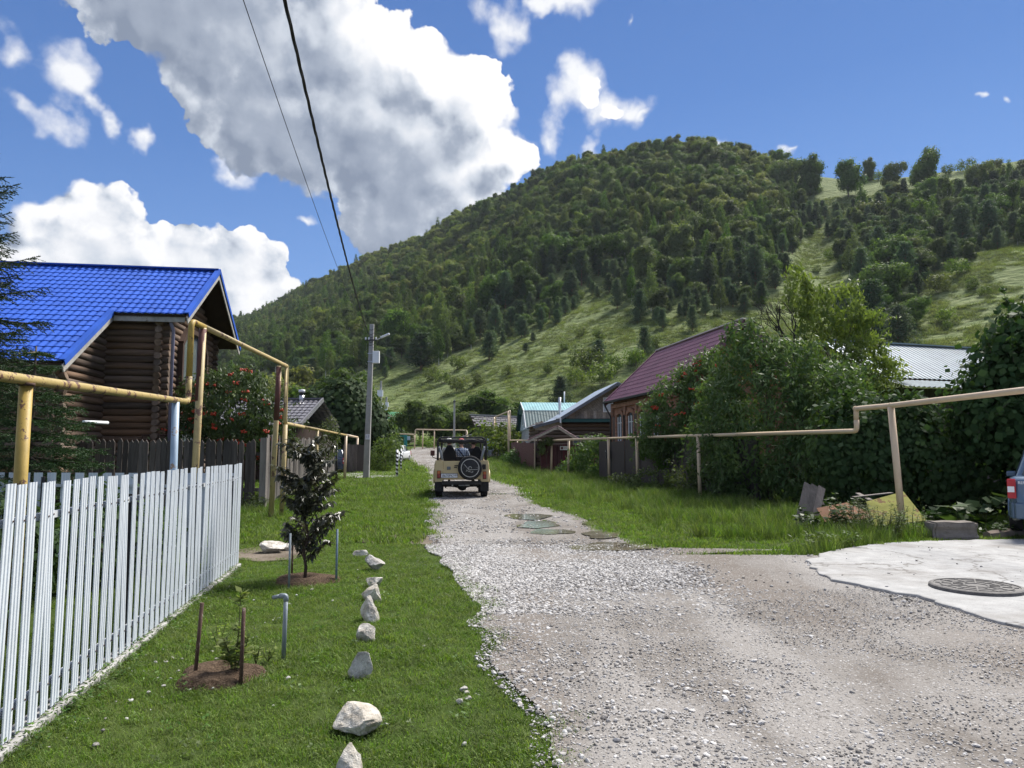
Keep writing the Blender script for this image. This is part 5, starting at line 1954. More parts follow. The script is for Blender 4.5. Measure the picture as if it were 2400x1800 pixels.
    def grow(p, d, L, r, dep):
        q = p + d * L
        m_ = p.lerp(q, .5) + Vector((prng.uniform(-.1, .1), prng.uniform(-.1, .1), prng.uniform(-.05, .1))) * L
        mb.tube([p, m_, q], [r, r * .8, r * .55], 5, cap=False)
        if dep:
            for _ in range(3 if dep > 1 else 4):
                dd = (d + Vector((prng.uniform(-.8, .7), prng.uniform(-.5, .5), prng.uniform(-.5, .6)))).normalized()
                grow(p.lerp(q, prng.uniform(.5, 1)), dd, L * prng.uniform(.5, .8), r * .55, dep - 1)
    for (dx, dz) in ((-.9, .55), (-.6, .9), (-1, .15), (.1, 1), (-.3, .5)):
        grow(b1, Vector((dx, prng.uniform(-.2, .2), dz)).normalized(), 1.1, .035, 3)
    for (dx, dz) in ((-.8, .6), (-.9, .3)):
        grow(b0.lerp(b1, .6), Vector((dx, -.1, dz)).normalized(), 1.2, .045, 3)
    mb.build('branches', plain('dead_bark', (0.045, 0.04, 0.037), .95, 0, .1, .3, 8), t)
    # dark maple at the right edge, with the ivy hedge below it
    e = [(11.9, 17.0, 3.3, 1.1, 1.2, 1.2), (12.7, 17, 3.0, 1.4, 1.3, 1.7), (11.2, 17, 2.4, .8, 1.0, 1.0), (12.2, 17, 4.3, .7, .9, .7), (13.6, 17, 3.8, 1.3, 1.3, 1.5), (12.6, 16.8, 1.6, 1.6, 1.1, 1.3)]
    near_tree('maple_tree', 'dark green maple rising beside the pale metal roof', 'tree', (11.8, 17.2, 0), e, 800, 18, .32, .17, .85, L_MAPLE, .55, .65, .3, .14, n_limb=16, seed=8, sprays=150)
    e = [(9.3, 18.6, 1.3, 1.1, .7, 1.3), (10.4, 18.2, 1.3, 1.1, .7, 1.35), (11.6, 18.0, 1.2, 1.3, .7, 1.3), (9.9, 18.6, 2.2, 1.0, .6, .8), (8.6, 19.0, 1.5, .8, .6, 1.5), (13.2, 17.8, 1.3, 1.4, .7, 1.4)]
    near_tree('ivy_hedge', 'deep shaded wall of creeper leaves below the maple', 'hedge', (10.4, 18.6, 0), e, 900, 16, .28, .14, .85, L_MAPLE, .6, .7, .2, .05, n_limb=10, seed=9)


    # dark bushes added behind the white fence so its gaps look shaded
    for i, (x, y, h, lab) in enumerate(((-4.6, 5.6, 1.15, 'added dark bush behind the near end of the white fence'), (-5.3, 7.4, 1.2, 'added dark bush behind the middle of the white fence beside the yellow post'),
                                        (-5.0, 9.2, 1.05, 'added dark bush in the corner of the two white fences'), (-4.0, 3.6, 1.1, 'added dark bush behind the white fence at the edge of the view'))):
        near_tree('filler_bush', lab, 'bush', (x, y, 0), [(x, y, h * .5, .75, .9, h * .5), (x - .3, y + .6, h * .45, .6, .6, h * .45), (x + .1, y - .7, h * .42, .5, .6, h * .4)], 190, 14, .17, .09, .7, L_MAPLE, .4, .6, .3, .03, seed=60 + i)


build_near_trees()


def build_spruce(pos=(-9.2, 11.8, 7.7), label='dark green spruce reaching in over the blue roof beside the yellow post', rad=2.0):
    rng = random.Random(31)
    nr = np.random.default_rng(31)
    X, Y, H = pos
    t = thing('spruce_tree', label, 'tree', (X, Y, 0))
    mb = MB()
    mb.tube([(X, Y, -.2), (X, Y, H * .33), (X, Y, H * .66), (X, Y, H - .1)], [.021 * H, .016 * H, .009 * H, .012], 9)
    segs = []           # (start, dir, length) of twigs carrying needles
    z = .5
    while z < H - .08:
        R_ = rad * (1 - z / H) ** .8 + .12
        nb = 9 if z < 5 else 7
        for b in range(nb):
            a = 6.283 * b / nb + rng.uniform(-.3, .3) + z * 2
            if math.cos(a) < -.75 and rng.random() < .7:
                continue
            L = R_ * rng.uniform(.75, 1.12)
            d0 = Vector((math.cos(a), math.sin(a), .12 if z > 4 else -.15))
            pts = []
            for k in range(6):
                f = k / 5
                pts.append(Vector((X, Y, z)) + Vector((math.cos(a) * L * f, math.sin(a) * L * f, d0.z * L * f - .16 * L * f * f + .22 * L * f ** 3)))
            mb.tube(pts, [.022, .018, .014, .01, .007, .004], 5, cap=False)
            nt = max(5, int(L * 15))
            for k in range(nt):
                f = .18 + .82 * (k + .5) / nt
                i = min(4, int(f * 5)); p = pts[i].lerp(pts[i + 1], f * 5 - i)
                for sgn in (-1, 1):
                    tl = (.12 + .36 * (1 - f) + .08) * rng.uniform(.7, 1.2) * min(1, L)
                    dd = Vector((math.cos(a) * .75 - sgn * math.sin(a) * .8, math.sin(a) * .75 + sgn * math.cos(a) * .8, rng.uniform(-.75, .10))).normalized()
                    segs.append((p, dd, tl))
            segs.append((pts[4], (pts[5] - pts[4]).normalized(), (pts[5] - pts[4]).length + .06))
        z += .26 if H > 5 else .2
    mb.build('trunk', BARK, t)
    C, A, Nn, Ls = [], [], [], []
    for (p, d, L) in segs:
        n = int(L * 115) + 8
        s = nr.random(n)
        q = np.array(p)[None] + np.array(d)[None] * (s * L)[:, None]
        rd = rdir(n, nr); rd[:, 2] = np.abs(rd[:, 2]) * .8 - .1
        ax = np.array(d)[None] * .75 + rd * .8
        ax /= np.linalg.norm(ax, axis=1, keepdims=True)
        C.append(q + ax * .012); A.append(ax); Nn.append(rdir(n, nr)); Ls.append(np.full(n, .036))
    C, A, Nn, Ls = map(np.concatenate, (C, A, Nn, Ls))
    V, F = cards(C, A, Nn, Ls * nr.uniform(.8, 1.3, len(Ls)), np.full(len(Ls), .0125))
    print('needles', len(F))
    link('needles', mesh_np('needles', V, F, leaf_mat('spruce_needles', (0.028, 0.056, 0.026), (0.070, 0.108, 0.050), .15, .5), attr=nr.random(len(F))), t)


build_spruce()
build_spruce((-7.35, 11.2, 3.3), 'young bushy spruce behind the white fence in front of the log house', 1.45)


def build_far_row():
    rng = random.Random(77)
    g = 'trees at the end of the street'
    def put(kind, u, v0, v1, Y, label, seed, wide=1.0, name='leafy_tree', cat='tree'):
        top, bot = W(u, v0, Y), W(u, v1, Y)
        zb = float(gz(0, Y)) + (0 if Y < 150 else 3)
        h = top.z - zb
        s = h / HEIGHT[kind]
        o = link(name, HT[kind][seed % len(HT[kind])], None, loc=(top.x, Y, zb - .05), rot=(0, 0, seed * 1.3), scale=(s * wide, s * wide, s))
        tag(o, label, cat, g)
    put('oak', 985, 932, 1040, 112, 'dark leafy tree right of the green roof at the end of the street', 0, 1.25)
    put('oak', 1035, 945, 1040, 116, 'dark tree behind the left part of the far pipe', 1, 1.3)
    put('oak', 1090, 955, 1040, 118, 'lower dark tree left of the slate roof', 2, 1.5)
    put('oak', 1130, 918, 1010, 124, 'broad tree rising above the slate roof', 3, 1.35)
    put('oak', 1180, 925, 1010, 122, 'second broad tree above the slate roof', 0, 1.35)
    put('oak', 1225, 935, 1010, 128, 'tree behind the teal roofed house', 1, 1.3)
    put('birch', 850, 872, 1000, 105, 'pale trunked birch behind the round dark tree', 1, 1.6)
    put('oak', 905, 985, 1050, 104, 'low dark tree under the green roof', 2, 1.5)
    put('oak', 945, 960, 1040, 118, 'dark tree behind the green roof', 3, 1.1)
    put('oak', 700, 900, 1000, 95, 'tree beyond the small dark tiled roof', 1, 1.3)
    put('sunlit_oak', 700, 845, 950, 150, 'bright green tree at the foot of the wood beyond the rowan', 0, 1.2)
    put('sunlit_oak', 640, 860, 950, 140, 'bright yellow green tree beyond the rowan', 2, 1.1)
    put('oak', 790, 870, 980, 130, 'tall dark tree beyond the round tree', 3, 1.1)
    put('bush', 1160, 988, 1060, 70, 'dark round bush under the slate roof by the portal frame', 0, 1.1, 'bush', 'bush')
    put('bush', 1206, 992, 1060, 71, 'dark bush between the portal frame and the teal house', 1, .9, 'bush', 'bush')
    for i, (u, v0, Y, l) in enumerate(((1000, 1022, 101, 'brownish bush under the far pipe left of the pole'), (1040, 1026, 101, 'brown green bush under the far pipe behind the vehicle'), (1075, 1018, 102, 'bush right of the far pole'),
                                      (950, 1012, 108, 'dark bush beside the teal gate'), (1110, 1030, 98, 'low bush behind the far pipe corner'), (870, 1035, 92, 'bush behind the white car'), (1222, 1005, 92, 'bush at the end of the slate roof'))):
        put('bush', u, v0, 1050, Y, l, i, 1.5, 'bush', 'bush')
    # climbing plants and verge bushes on the right
    ivy = leaf_mat('creeper_leaves', (0.042, 0.080, 0.024), (0.11, 0.165, 0.05), .3, .5)
    near_tree('creeper', 'thick green creeper covering the fence between the gate and the brown fence', 'creeper', (3.75, 39, .1),
              [(4.1, 38.5, 1.3, .7, .6, 1.2), (3.6, 39.4, 1.0, .6, .6, .95), (4.5, 38, 1.8, .5, .5, .6), (3.1, 40.2, .5, .7, .6, .5), (4.3, 38.2, .6, .7, .6, .6)], 300, 14, .2, .13, .8, ivy, .5, .65, .2, .04, seed=20)
    near_tree('creeper', 'light green vine hanging over the brown metal fence beside the rowan', 'creeper', (5.9, 29.5, .1),
              [(5.6, 30.0, 1.7, .5, .35, .55), (5.9, 28.8, 1.5, .45, .35, .7), (5.5, 31, 2.0, .5, .3, .25)], 120, 14, .17, .12, .75, L_LILAC, .5, .6, .2, .03, seed=21)
    near_tree('bush', 'leafy bush in front of the maroon fence near the portal frame', 'bush', (.35, 55, .3),
              [(.3, 55, 1.0, .7, .6, .6), (.8, 54, .8, .6, .6, .5), (-.3, 57, .9, .6, .6, .6), (1.3, 50, .7, .5, .5, .5)], 150, 14, .2, .17, .4, ivy, .5, .5, .2, .04, seed=22)
    near_tree('bush', 'low weedy bush at the foot of the brown metal fence', 'bush', (5.0, 26.5, .05),
              [(5.0, 26.4, .45, .8, .5, .45), (5.9, 24.6, .5, .6, .5, .5), (4.3, 29.2, .3, .7, .5, .35), (5.5, 25.5, .8, .35, .3, .4)], 170, 14, .16, .12, .5, L_LILAC, .4, .5, .3, .03, seed=23)
    near_tree('hop_vine', 'small green vine over the gate roof edge', 'creeper', (2.1, 42.6, .2),
              [(2.1, 42.5, 2.1, .35, .3, .2), (1.75, 42.6, 1.7, .2, .25, .5)], 50, 12, .12, .12, .7, L_LILAC, .4, .5, .2, .02, seed=24)


build_far_row()
# ------------------------------------------------------------------ houses and fences on the right
ROUGH_BRICK = None


def brick_mat(name, a, b, mortar, bw=.25, bh=.075):
    def fn(N):
        p = obco(N)
        sp = N.add('ShaderNodeSeparateXYZ', {0: p})
        v = N.add('ShaderNodeCombineXYZ', {0: N.math('ADD', sp.outputs[0], sp.outputs[1]), 1: sp.outputs[2]})
        nd = N.add('ShaderNodeTexBrick', {'Vector': v, 'Color1': c4(a), 'Color2': c4(b), 'Mortar': c4(mortar), 'Scale': 1.0, 'Mortar Size': .009, 'Brick Width': bw, 'Row Height': bh, 'Bias': 0.0})
        n = N.noise(p, 3.0, 5, .6)
        c = N.mix(N.mr(n, .35, .7, 0, .5), nd.outputs[0], tuple(x * .45 for x in a))
        return bsdf(N, c, .9, 0, .15, nd.outputs[1], -.5, .01)
    return mat(name, fn)


RED_BRICK = brick_mat('old_red_brick', (.27, .12, .075), (.38, .19, .12), (.28, .23, .19))
PALE_BRICK = brick_mat('pale_block', (.42, .43, .44), (.5, .51, .52), (.3, .3, .3), .4, .2)
MAROON_BRICK = brick_mat('maroon_brick', (.105, .038, .04), (.13, .05, .048), (.075, .035, .035))
BLUEGREY_ROOF = tile_mat('blue_grey_zinc_roof', (.42, .49, .58), .4)
PALE_ROOF = tile_mat('pale_blue_ribbed_roof', (.21, .265, .30), .65)
TEAL_ROOF = tile_mat('light_teal_roof', (.20, .38, .40), .4)
TEAL_DARK = tile_mat('dark_teal_sheet', (.018, .072, .085), .55)
GREEN_ROOF = tile_mat('bright_green_roof', (.045, .26, .13), .45)
SIDING = plain('pale_blue_siding', (.50, .60, .66), .6, 0, .3, .08, 3)
TEAL_PAINT = plain('dark_teal_paint', (.018, .075, .075), .6, 0, .3, .2, 4)
BROWN_SHEET = plain('grey_brown_profiled_sheet', (.062, .050, .052), .5, 0, .4, .12, 2)
MAROON_SHEET = plain('maroon_profiled_sheet', (.115, .035, .042), .45, 0, .4, .15, 2)
MAROON_BOARD = wood('maroon_gate_board', (.050, .016, .022), (.115, .038, .046), (1, 1, .08), 12)
DIAG = wood('weathered_gable_board', (.17, .14, .115), (.42, .36, .29), (1, .1, 1), 10)
ORANGE_PL = plain('orange_brown_plaster', (.36, .15, .085), .85, 0, .2, .15, 2)
BROWN_SHUT = plain('brown_shutter_paint', (.075, .045, .04), .6, 0, .3, .2, 5)


def build_brick_house():
    e = Vector((.168, -.986, 0)); b = Vector((.986, .168, 0))   # along the eave towards us, and away from the street
    F = Vector((4.83, 38.0, 0))
    L = 9.6
    EZ, RZ, HW = 4.08, 6.83, 2.94
    def HP(s, w, z):
        p = F + e * s + b * w
        return Vector((p.x, p.y, z))
    t = thing('brick_house', 'red brick house with plum purple metal tile roof behind the rowan', 'house', HP(1, 1, 0))
    sl = math.hypot(HW, RZ - EZ)
    dn = (b * -HW + Vector((0, 0, EZ - RZ))) / sl
    dn2 = (b * HW + Vector((0, 0, EZ - RZ))) / sl
    nr = Vector((-(RZ - EZ) * b.x, -(RZ - EZ) * b.y, HW)).normalized()
    nr2 = Vector(((RZ - EZ) * b.x, (RZ - EZ) * b.y, HW)).normalized()
    mb = MB()
    tile_patch(mb, HP(0, HW, RZ), e, dn, nr, L, sl, su=6, step=.016, amp=.024)
    tile_patch(mb, HP(0, HW, RZ), e, dn2, nr2, L, sl, su=2)
    roof = mb.build('roof', PURPLE_TILE, t)
    MB().beam(HP(-.05, HW, RZ + .04), HP(L + .05, HW, RZ + .04), .24, .05).build('ridge_cap', plain('pale_ridge_metal', (.50, .44, .46), .4, 0, .5, .1, 3), roof)
    for s in (0, L):
        MB().beam(HP(s, HW, RZ + .05), HP(s, 0, EZ + .05), .12, .06).build('verge_flashing', PURPLE_TILE, roof)
        MB().beam(HP(s, HW, RZ - .12), HP(s, 0, EZ - .12), .03, .2).build('barge_board', PURPLE_TILE, roof)
        MB().beam(HP(s, HW, RZ - .12), HP(s, 2 * HW, EZ - .12), .03, .2).build('barge_board', PURPLE_TILE, roof)
    MB().beam(HP(-.1, -.07, EZ - .03), HP(L, -.07, EZ - .03), .11, .09).build('gutter', BLACK_IRON, roof)
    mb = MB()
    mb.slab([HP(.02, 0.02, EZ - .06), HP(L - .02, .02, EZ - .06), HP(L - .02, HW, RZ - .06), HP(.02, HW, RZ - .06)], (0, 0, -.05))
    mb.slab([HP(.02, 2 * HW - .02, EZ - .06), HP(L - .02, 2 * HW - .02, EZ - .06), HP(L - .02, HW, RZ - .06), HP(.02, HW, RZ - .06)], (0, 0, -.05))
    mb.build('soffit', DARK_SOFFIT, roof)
    i = .36
    mb = MB()
    mb.slab([HP(i, i, 0), HP(L - i, i, 0), HP(L - i, 2 * HW - i, 0), HP(i, 2 * HW - i, 0)], (0, 0, EZ + .1))
    mb.build('wall', RED_BRICK, t)
    for s in (i + .03, L - i - .15):
        mb = MB()
        mb.slab([HP(s, .45, EZ + .1), HP(s, 2 * HW - .45, EZ + .1), HP(s, HW, RZ - .25)], e * .12)
        mb.build('gable', ORANGE_PL if s > 1 else RED_BRICK, t)
    # windows with raised brick surrounds and brown shutters
    for k, s in enumerate((1.55, 3.2, 4.85, 6.6)):
        z0, z1, hw = 2.05, 3.2, .42
        mb = MB()
        for (a, c) in (((s - hw - .12, z0 - .1), (s - hw - .12, z1 + .05)), ((s + hw + .12, z0 - .1), (s + hw + .12, z1 + .05))):
            mb.beam(HP(a[0], i - .05, a[1]), HP(c[0], i - .05, c[1]), .22, .12, up=tuple(b))
        for j in range(6):
            a0, a1 = math.pi * (1 - j / 6), math.pi * (1 - (j + 1) / 6)
            mb.beam(HP(s + (hw + .12) * math.cos(a0), i - .05, z1 + .05 + .26 * math.sin(a0)), HP(s + (hw + .12) * math.cos(a1), i - .05, z1 + .05 + .26 * math.sin(a1)), .2, .12, up=tuple(b))
        w = mb.build('window', RED_BRICK, t)
        mb = MB()
        mb.slab([HP(s - hw, i - .012, z0), HP(s + hw, i - .012, z0), HP(s + hw, i - .012, z1), HP(s + .2, i - .012, z1 + .2), HP(s - .2, i - .012, z1 + .2), HP(s - hw, i - .012, z1)], b * .006)
        mb.build('pane', GLASS, w)
        mb = MB()
        for ss in (s - hw + .03, s, s + hw - .03):
            mb.beam(HP(ss, i - .03, z0), HP(ss, i - .03, z1 + .05), .06, .03, up=tuple(b))
        mb.beam(HP(s - hw, i - .035, z1 - .25), HP(s + hw, i - .035, z1 - .25), .05, .03)
        mb.build('frame', WHITE_PL, w)
        for q in (-1, 1):
            a = s + q * (hw + .42)
            MB().beam(HP(a, i - .10, z0 - .05), HP(a, i - .10, z1 + .1), .38, .035, up=tuple(b)).build('shutter', BROWN_SHUT, w)
    for s in (i - .02, 2.38, 4.02, 5.72, 7.5):
        MB().beam(HP(s, i - .04, .02), HP(s, i - .04, EZ - .1), .26, .14, up=tuple(b)).build('pilaster', RED_BRICK, t)
    MB().beam(HP(i, i - .06, EZ - .25), HP(L - i, i - .06, EZ - .25), .16, .2).build('cornice', RED_BRICK, t)
    MB().tube(smooth_path([HP(.05, -.05, EZ - .06), HP(.12, -.03, EZ - .2), HP(.30, i - .15, EZ - .75), HP(.30, i - .15, .3)], .1), .045, 8).build('downpipe', BLACK_IRON, t)


build_brick_house()


def build_wood_house():
    P, E = Vector((6.7, 46.0, 5.84)), Vector((1.35, 46.7, 3.10))
    Bn = Vector((2.9, 46.5, 3.52))                 # where the eave kicks out
    bk = Vector((-.55, 8.4, 0))
    t = thing('wooden_house', 'old wooden house with a long blue grey metal roof and boarded gable', 'house', (4, 47, 0.2))
    mb = MB()
    for (a, b2) in ((P, Bn), (Bn, E)):
        d = (b2 - a); L = d.length; d.normalize()
        nr = bk.cross(d).normalized()
        if nr.z < 0:
            nr = -nr
        rib_patch(mb, a + nr * .05, bk.normalized(), d, nr, bk.length, L, .5, .03)
    R2 = Vector((2 * P.x - E.x, 45.3, 3.1))
    mb.slab([P, P + bk, R2 + bk, R2], (0, 0, .06))
    roof = mb.build('roof', BLUEGREY_ROOF, t)
    for (a, b2) in ((P, Bn), (Bn, E), (P, R2)):
        MB().beam(a + Vector((0, -.03, -.06)), b2 + Vector((0, -.03, -.06)), .06, .17).build('barge_board', plain('grey_barge_board', (.12, .13, .15), .8, 0, .2, .2, 4), roof)
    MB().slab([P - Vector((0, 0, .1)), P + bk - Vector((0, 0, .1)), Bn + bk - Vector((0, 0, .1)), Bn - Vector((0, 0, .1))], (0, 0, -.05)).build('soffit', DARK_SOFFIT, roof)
    # gable of slanting boards over upright boards, over the log wall
    y = 46.95
    zt = lambda x: 5.84 - (6.7 - x) * (2.32 / 3.8) - .14 if x < 6.7 else 5.84 - (x - 6.7) * (2.74 / 5.35) - .14
    mb = MB()
    x = 3.2
    rng = random.Random(6)
    n = 0
    for k in range(44):
        x0 = 1.8 + k * .17
        # boards lean to the left at 45 degrees, cut off by the rake
        z0 = 4.0
        a = Vector((x0 + .0, y - .02 * (k % 2), z0))
        L = 0
        while L < 2.4 and a.z + L * .72 < zt(a.x - L * .69) and a.x - L * .69 > 3.2:
            L += .05
        if x0 > 3.3 and L > .1 and x0 < 10:
            mb.beam(a, a + Vector((-.69 * L, 0, .72 * L)), .112, .03, up=(0, 1, 0))
    gb = mb.build('slanting_board', DIAG, t)
    tag(gb, 'slanting boards of the gable', None, None, 'stuff')
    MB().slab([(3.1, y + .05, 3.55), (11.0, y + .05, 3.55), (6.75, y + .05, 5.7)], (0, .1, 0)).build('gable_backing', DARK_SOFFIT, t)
    bm_ = board_mesh(.19, .5, .03, DIAG, False)
    for k in range(28):
        xx = 3.55 + k * .197
        if zt(xx) > 3.55:
            link('upright_board', bm_, t, True, (xx, y - .03, 3.62), (0, 0, 0), (1, 1, min(1.0, max(.15, (zt(xx) - 3.6) / .5)) * rng.uniform(.9, 1.0)))
    MB().box((6.6, y - .22, 3.48), (7.6, .45, .20)).build('teal_band', TEAL_PAINT, t)
    lm = MB().tube([(-.5, 0, 0), (.5, 0, 0)], .135, 8).mesh('log', LOG)
    for k in range(12):
        z = .45 + k * .25
        link('log', lm, t, True, (6.1 + rng.uniform(-.05, .05), y + .1, z), (0, 0, 0), (9.0, 1, 1))
        link('log', lm, t, True, (1.65, y + 4.3, z + .12), (0, 0, math.pi / 2 + .06), (8.6, 1, 1))
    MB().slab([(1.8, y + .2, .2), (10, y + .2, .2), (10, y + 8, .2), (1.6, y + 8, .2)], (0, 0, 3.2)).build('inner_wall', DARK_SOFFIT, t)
    MB().box((2.35, y - .06, 3.12), (1.7, .06, .5)).build('eave_boarding', DIAG, t)
    w = MB().box((6.15, y - .09, 4.5), (.62, .1, .95)).build('window', WHITE_PL, t)
    MB().box((6.15, y - .15, 4.5), (.5, .02, .82)).build('pane', plain('bright_pane', (.45, .52, .6), .1, 0, .6, .05, 2), w)
    for xx in (4.15, 4.9):
        w = MB().box((xx, y - .13, 2.15), (.55, .12, .8)).build('window', DIAG, t)
        MB().box((xx, y - .2, 2.15), (.42, .03, .66)).build('pane', GLASS, w)
    MB().tube([(3.4, 52, 3.4), (3.4, 52, 5.35)], .1, 10).build('flue', SILVER, t)
    p = W(1313, 985, 46.3)
    mb = MB()
    mb.tube([p + Vector((-.35, .3, .12)), p + Vector((0, 0, .12)), p + Vector((.05, 0, .3))], .018, 5)
    mb.box(p + Vector((.02, 0, -.02)), (.09, .09, .3))
    mb.build('insulator_bracket', WHITE_PL, t)


build_wood_house()


def build_gate():
    y = 43.1
    t = thing('street_gate', 'maroon board gate under a small plum gable roof with a brick pillar', 'gate', (2.65, y, .18))
    mb = MB().box((1.93, y, 1.06), (.52, .5, 1.85))
    bevel(mb.build('pillar', MAROON_BRICK, t), .015)
    MB().box((1.93, y, 2.0), (.62, .6, .07)).build('pillar_cap', PURPLE_TILE, t)
    me = board_mesh(.115, 1.72, .025, MAROON_BOARD, False)
    rng = random.Random(2)
    for k in range(12):
        link('board', me, t, True, (2.28 + k * .127, y - .02, .2), (0, 0, rng.gauss(0, .01)), (1, 1, rng.uniform(.98, 1.02)))
    for z in (.55, 1.55):
        MB().box((3.0, y + .03, z), (1.55, .05, .09)).build('rail', MAROON_BOARD, t)
    MB().box((3.85, y, 1.05), (.16, .16, 1.8)).build('post', MAROON_BOARD, t)
    pk = Vector((2.62, y - 1.0, 2.98)); l, r_ = Vector((.92, y - 1.0, 2.16)), Vector((3.78, y - 1.0, 2.24))
    bk = Vector((.1, 2.1, 0))
    mb = MB()
    for (e) in (l, r_):
        d = e - pk; L = d.length; d.normalize()
        nr = Vector((-d.z, 0, d.x)) if e is r_ else Vector((d.z, 0, -d.x))
        nr = Vector((0, 1, 0)).cross(d).normalized()
        if nr.z < 0:
            nr = -nr
        tile_patch(mb, pk + nr * .03, bk.normalized(), d, nr, bk.length, L, .2, .35, .014, .02, 4)
    roof = mb.build('roof', PURPLE_TILE, t)
    for e in (l, r_):
        MB().beam(pk + Vector((0, -.02, -.07)), e + Vector((0, -.02, -.07)), .05, .13).build('rafter', DIAG, roof)
        MB().slab([pk - Vector((0, 0, .06)), pk + bk - Vector((0, 0, .06)), e + bk - Vector((0, 0, .06)), e - Vector((0, 0, .06))], (0, 0, -.03)).build('boarding', DARK_SOFFIT, roof)
    for x in (1.93, 3.85):
        MB().box((x, y - .6, 2.05), (.1, .1, .3)).build('bracket', DIAG, roof)
    # plate on the gate: maroon square and two short lines of print
    s = thing('gate_sign', 'white plate with a maroon square on the maroon gate', 'sign', (3.08, y - .05, 1.72))
    MB().box((3.08, y - .055, 1.72), (.52, .015, .22)).build('plate', WHITE_PL, s)
    MB().box((2.93, y - .066, 1.72), (.13, .004, .14)).build('emblem', MAROON_SHEET, s)
    mb = MB()
    for z, w in ((1.745, .22), (1.70, .2)):
        x = 3.03
        rr = random.Random(int(z * 1000))
        while x < 3.03 + w:
            mb.box((x, y - .066, z), (.016, .004, .022)); x += rr.choice((.022, .022, .036))
    mb.build('print', MAROON_SHEET, s)
    # maroon sheet fence running on, and the brown one towards us
    def sheet_fence(name, label, A, B, n, h, m_, postm, seed):
        t = thing(name, label, 'fence', A)
        A, B = Vector(A), Vector(B)
        d = (B - A); L = d.length / n; d.normalize()
        back = Vector((d.y, -d.x, 0)) if Vector((d.y, -d.x, 0)).x > 0 else Vector((-d.y, d.x, 0))
        for k in range(n):
            mb = MB()
            o = A + d * (L * k + .01)
            z0 = float(gz(0, o.y)) + .06
            rib_patch(mb, (o.x, o.y, z0), d, (0, 0, 1), -back, L - .02, h + .03 * ((k * 7) % 3), .14, .016)
            pn = mb.build('sheet_panel', m_, t)
            so = pn.modifiers.new('thickness', 'SOLIDIFY'); so.thickness = .003
            q = A + d * (L * k) + back * .05
            MB().box((q.x, q.y, z0 + h / 2 - .05), (.06, .06, h)).build('post', postm, t)
        for z in (.45, h - .35):
            MB().beam(A + back * .045 + Vector((0, 0, z + float(gz(0, A.y)))), B + back * .045 + Vector((0, 0, z + float(gz(0, B.y)))), .03, .05).build('rail', postm, t)
        return t
    sheet_fence('sheet_fence', 'maroon profiled metal fence beyond the gate roof', (1.35, 45.6, 0), (-.05, 61.5, 0), 7, 1.75, MAROON_SHEET, CREAM_PIPE, 1)
    sheet_fence('sheet_fence', 'dark grey brown profiled metal fence before the brick house', (7.4, 22.2, 0), (4.42, 37.6, 0), 8, 1.82, BROWN_SHEET, BLACK_IRON, 2)
    mbx = thing('letter_box', 'small black letter box hung on the brown metal fence', 'letter box', (4.55, 35.6, 1.3))
    bevel(MB().box((4.62, 35.6, 1.42), (.16, .32, .42)).build('case', BLACK_IRON, mbx), .02)
    MB().box((4.53, 35.6, 1.55), (.02, .2, .03)).build('slot', SILVER, mbx)
    # blue pickets, navy sheet and grey sheet by the portal frame
    b = thing('yard_fence', 'pale blue slat fence and navy sheet beside the cream portal frame', 'fence', (-2.0, 73.5, .8))
    me = board_mesh(.1, 1.5, .02, plain('pale_blue_slat_paint', (.33, .43, .55), .6, 0, .3, .15, 4), False)
    for k in range(9):
        p = W(1143 + k * 2.6, 1064, 74)
        link('slat', me, b, True, (p.x, 74, p.z + .1), None, None)
    a, c = W(1168, 1056, 73), W(1198, 1026, 73)
    MB().box(((a.x + c.x) / 2, 73.4, (a.z + c.z) / 2), (c.x - a.x, .06, c.z - a.z)).build('navy_sheet', plain('navy_sheet_paint', (.012, .018, .045), .5, 0, .4, .2, 3), b)
    a, c = W(1140, 1082, 73), W(1200, 1053, 73)
    MB().box(((a.x + c.x) / 2, 73.8, (a.z + c.z) / 2 - .2), (c.x - a.x, .05, c.z - a.z + .3)).build('grey_sheet', plain('grey_sheet_paint', (.16, .17, .18), .6, 0, .3, .15, 3), b)


build_gate()


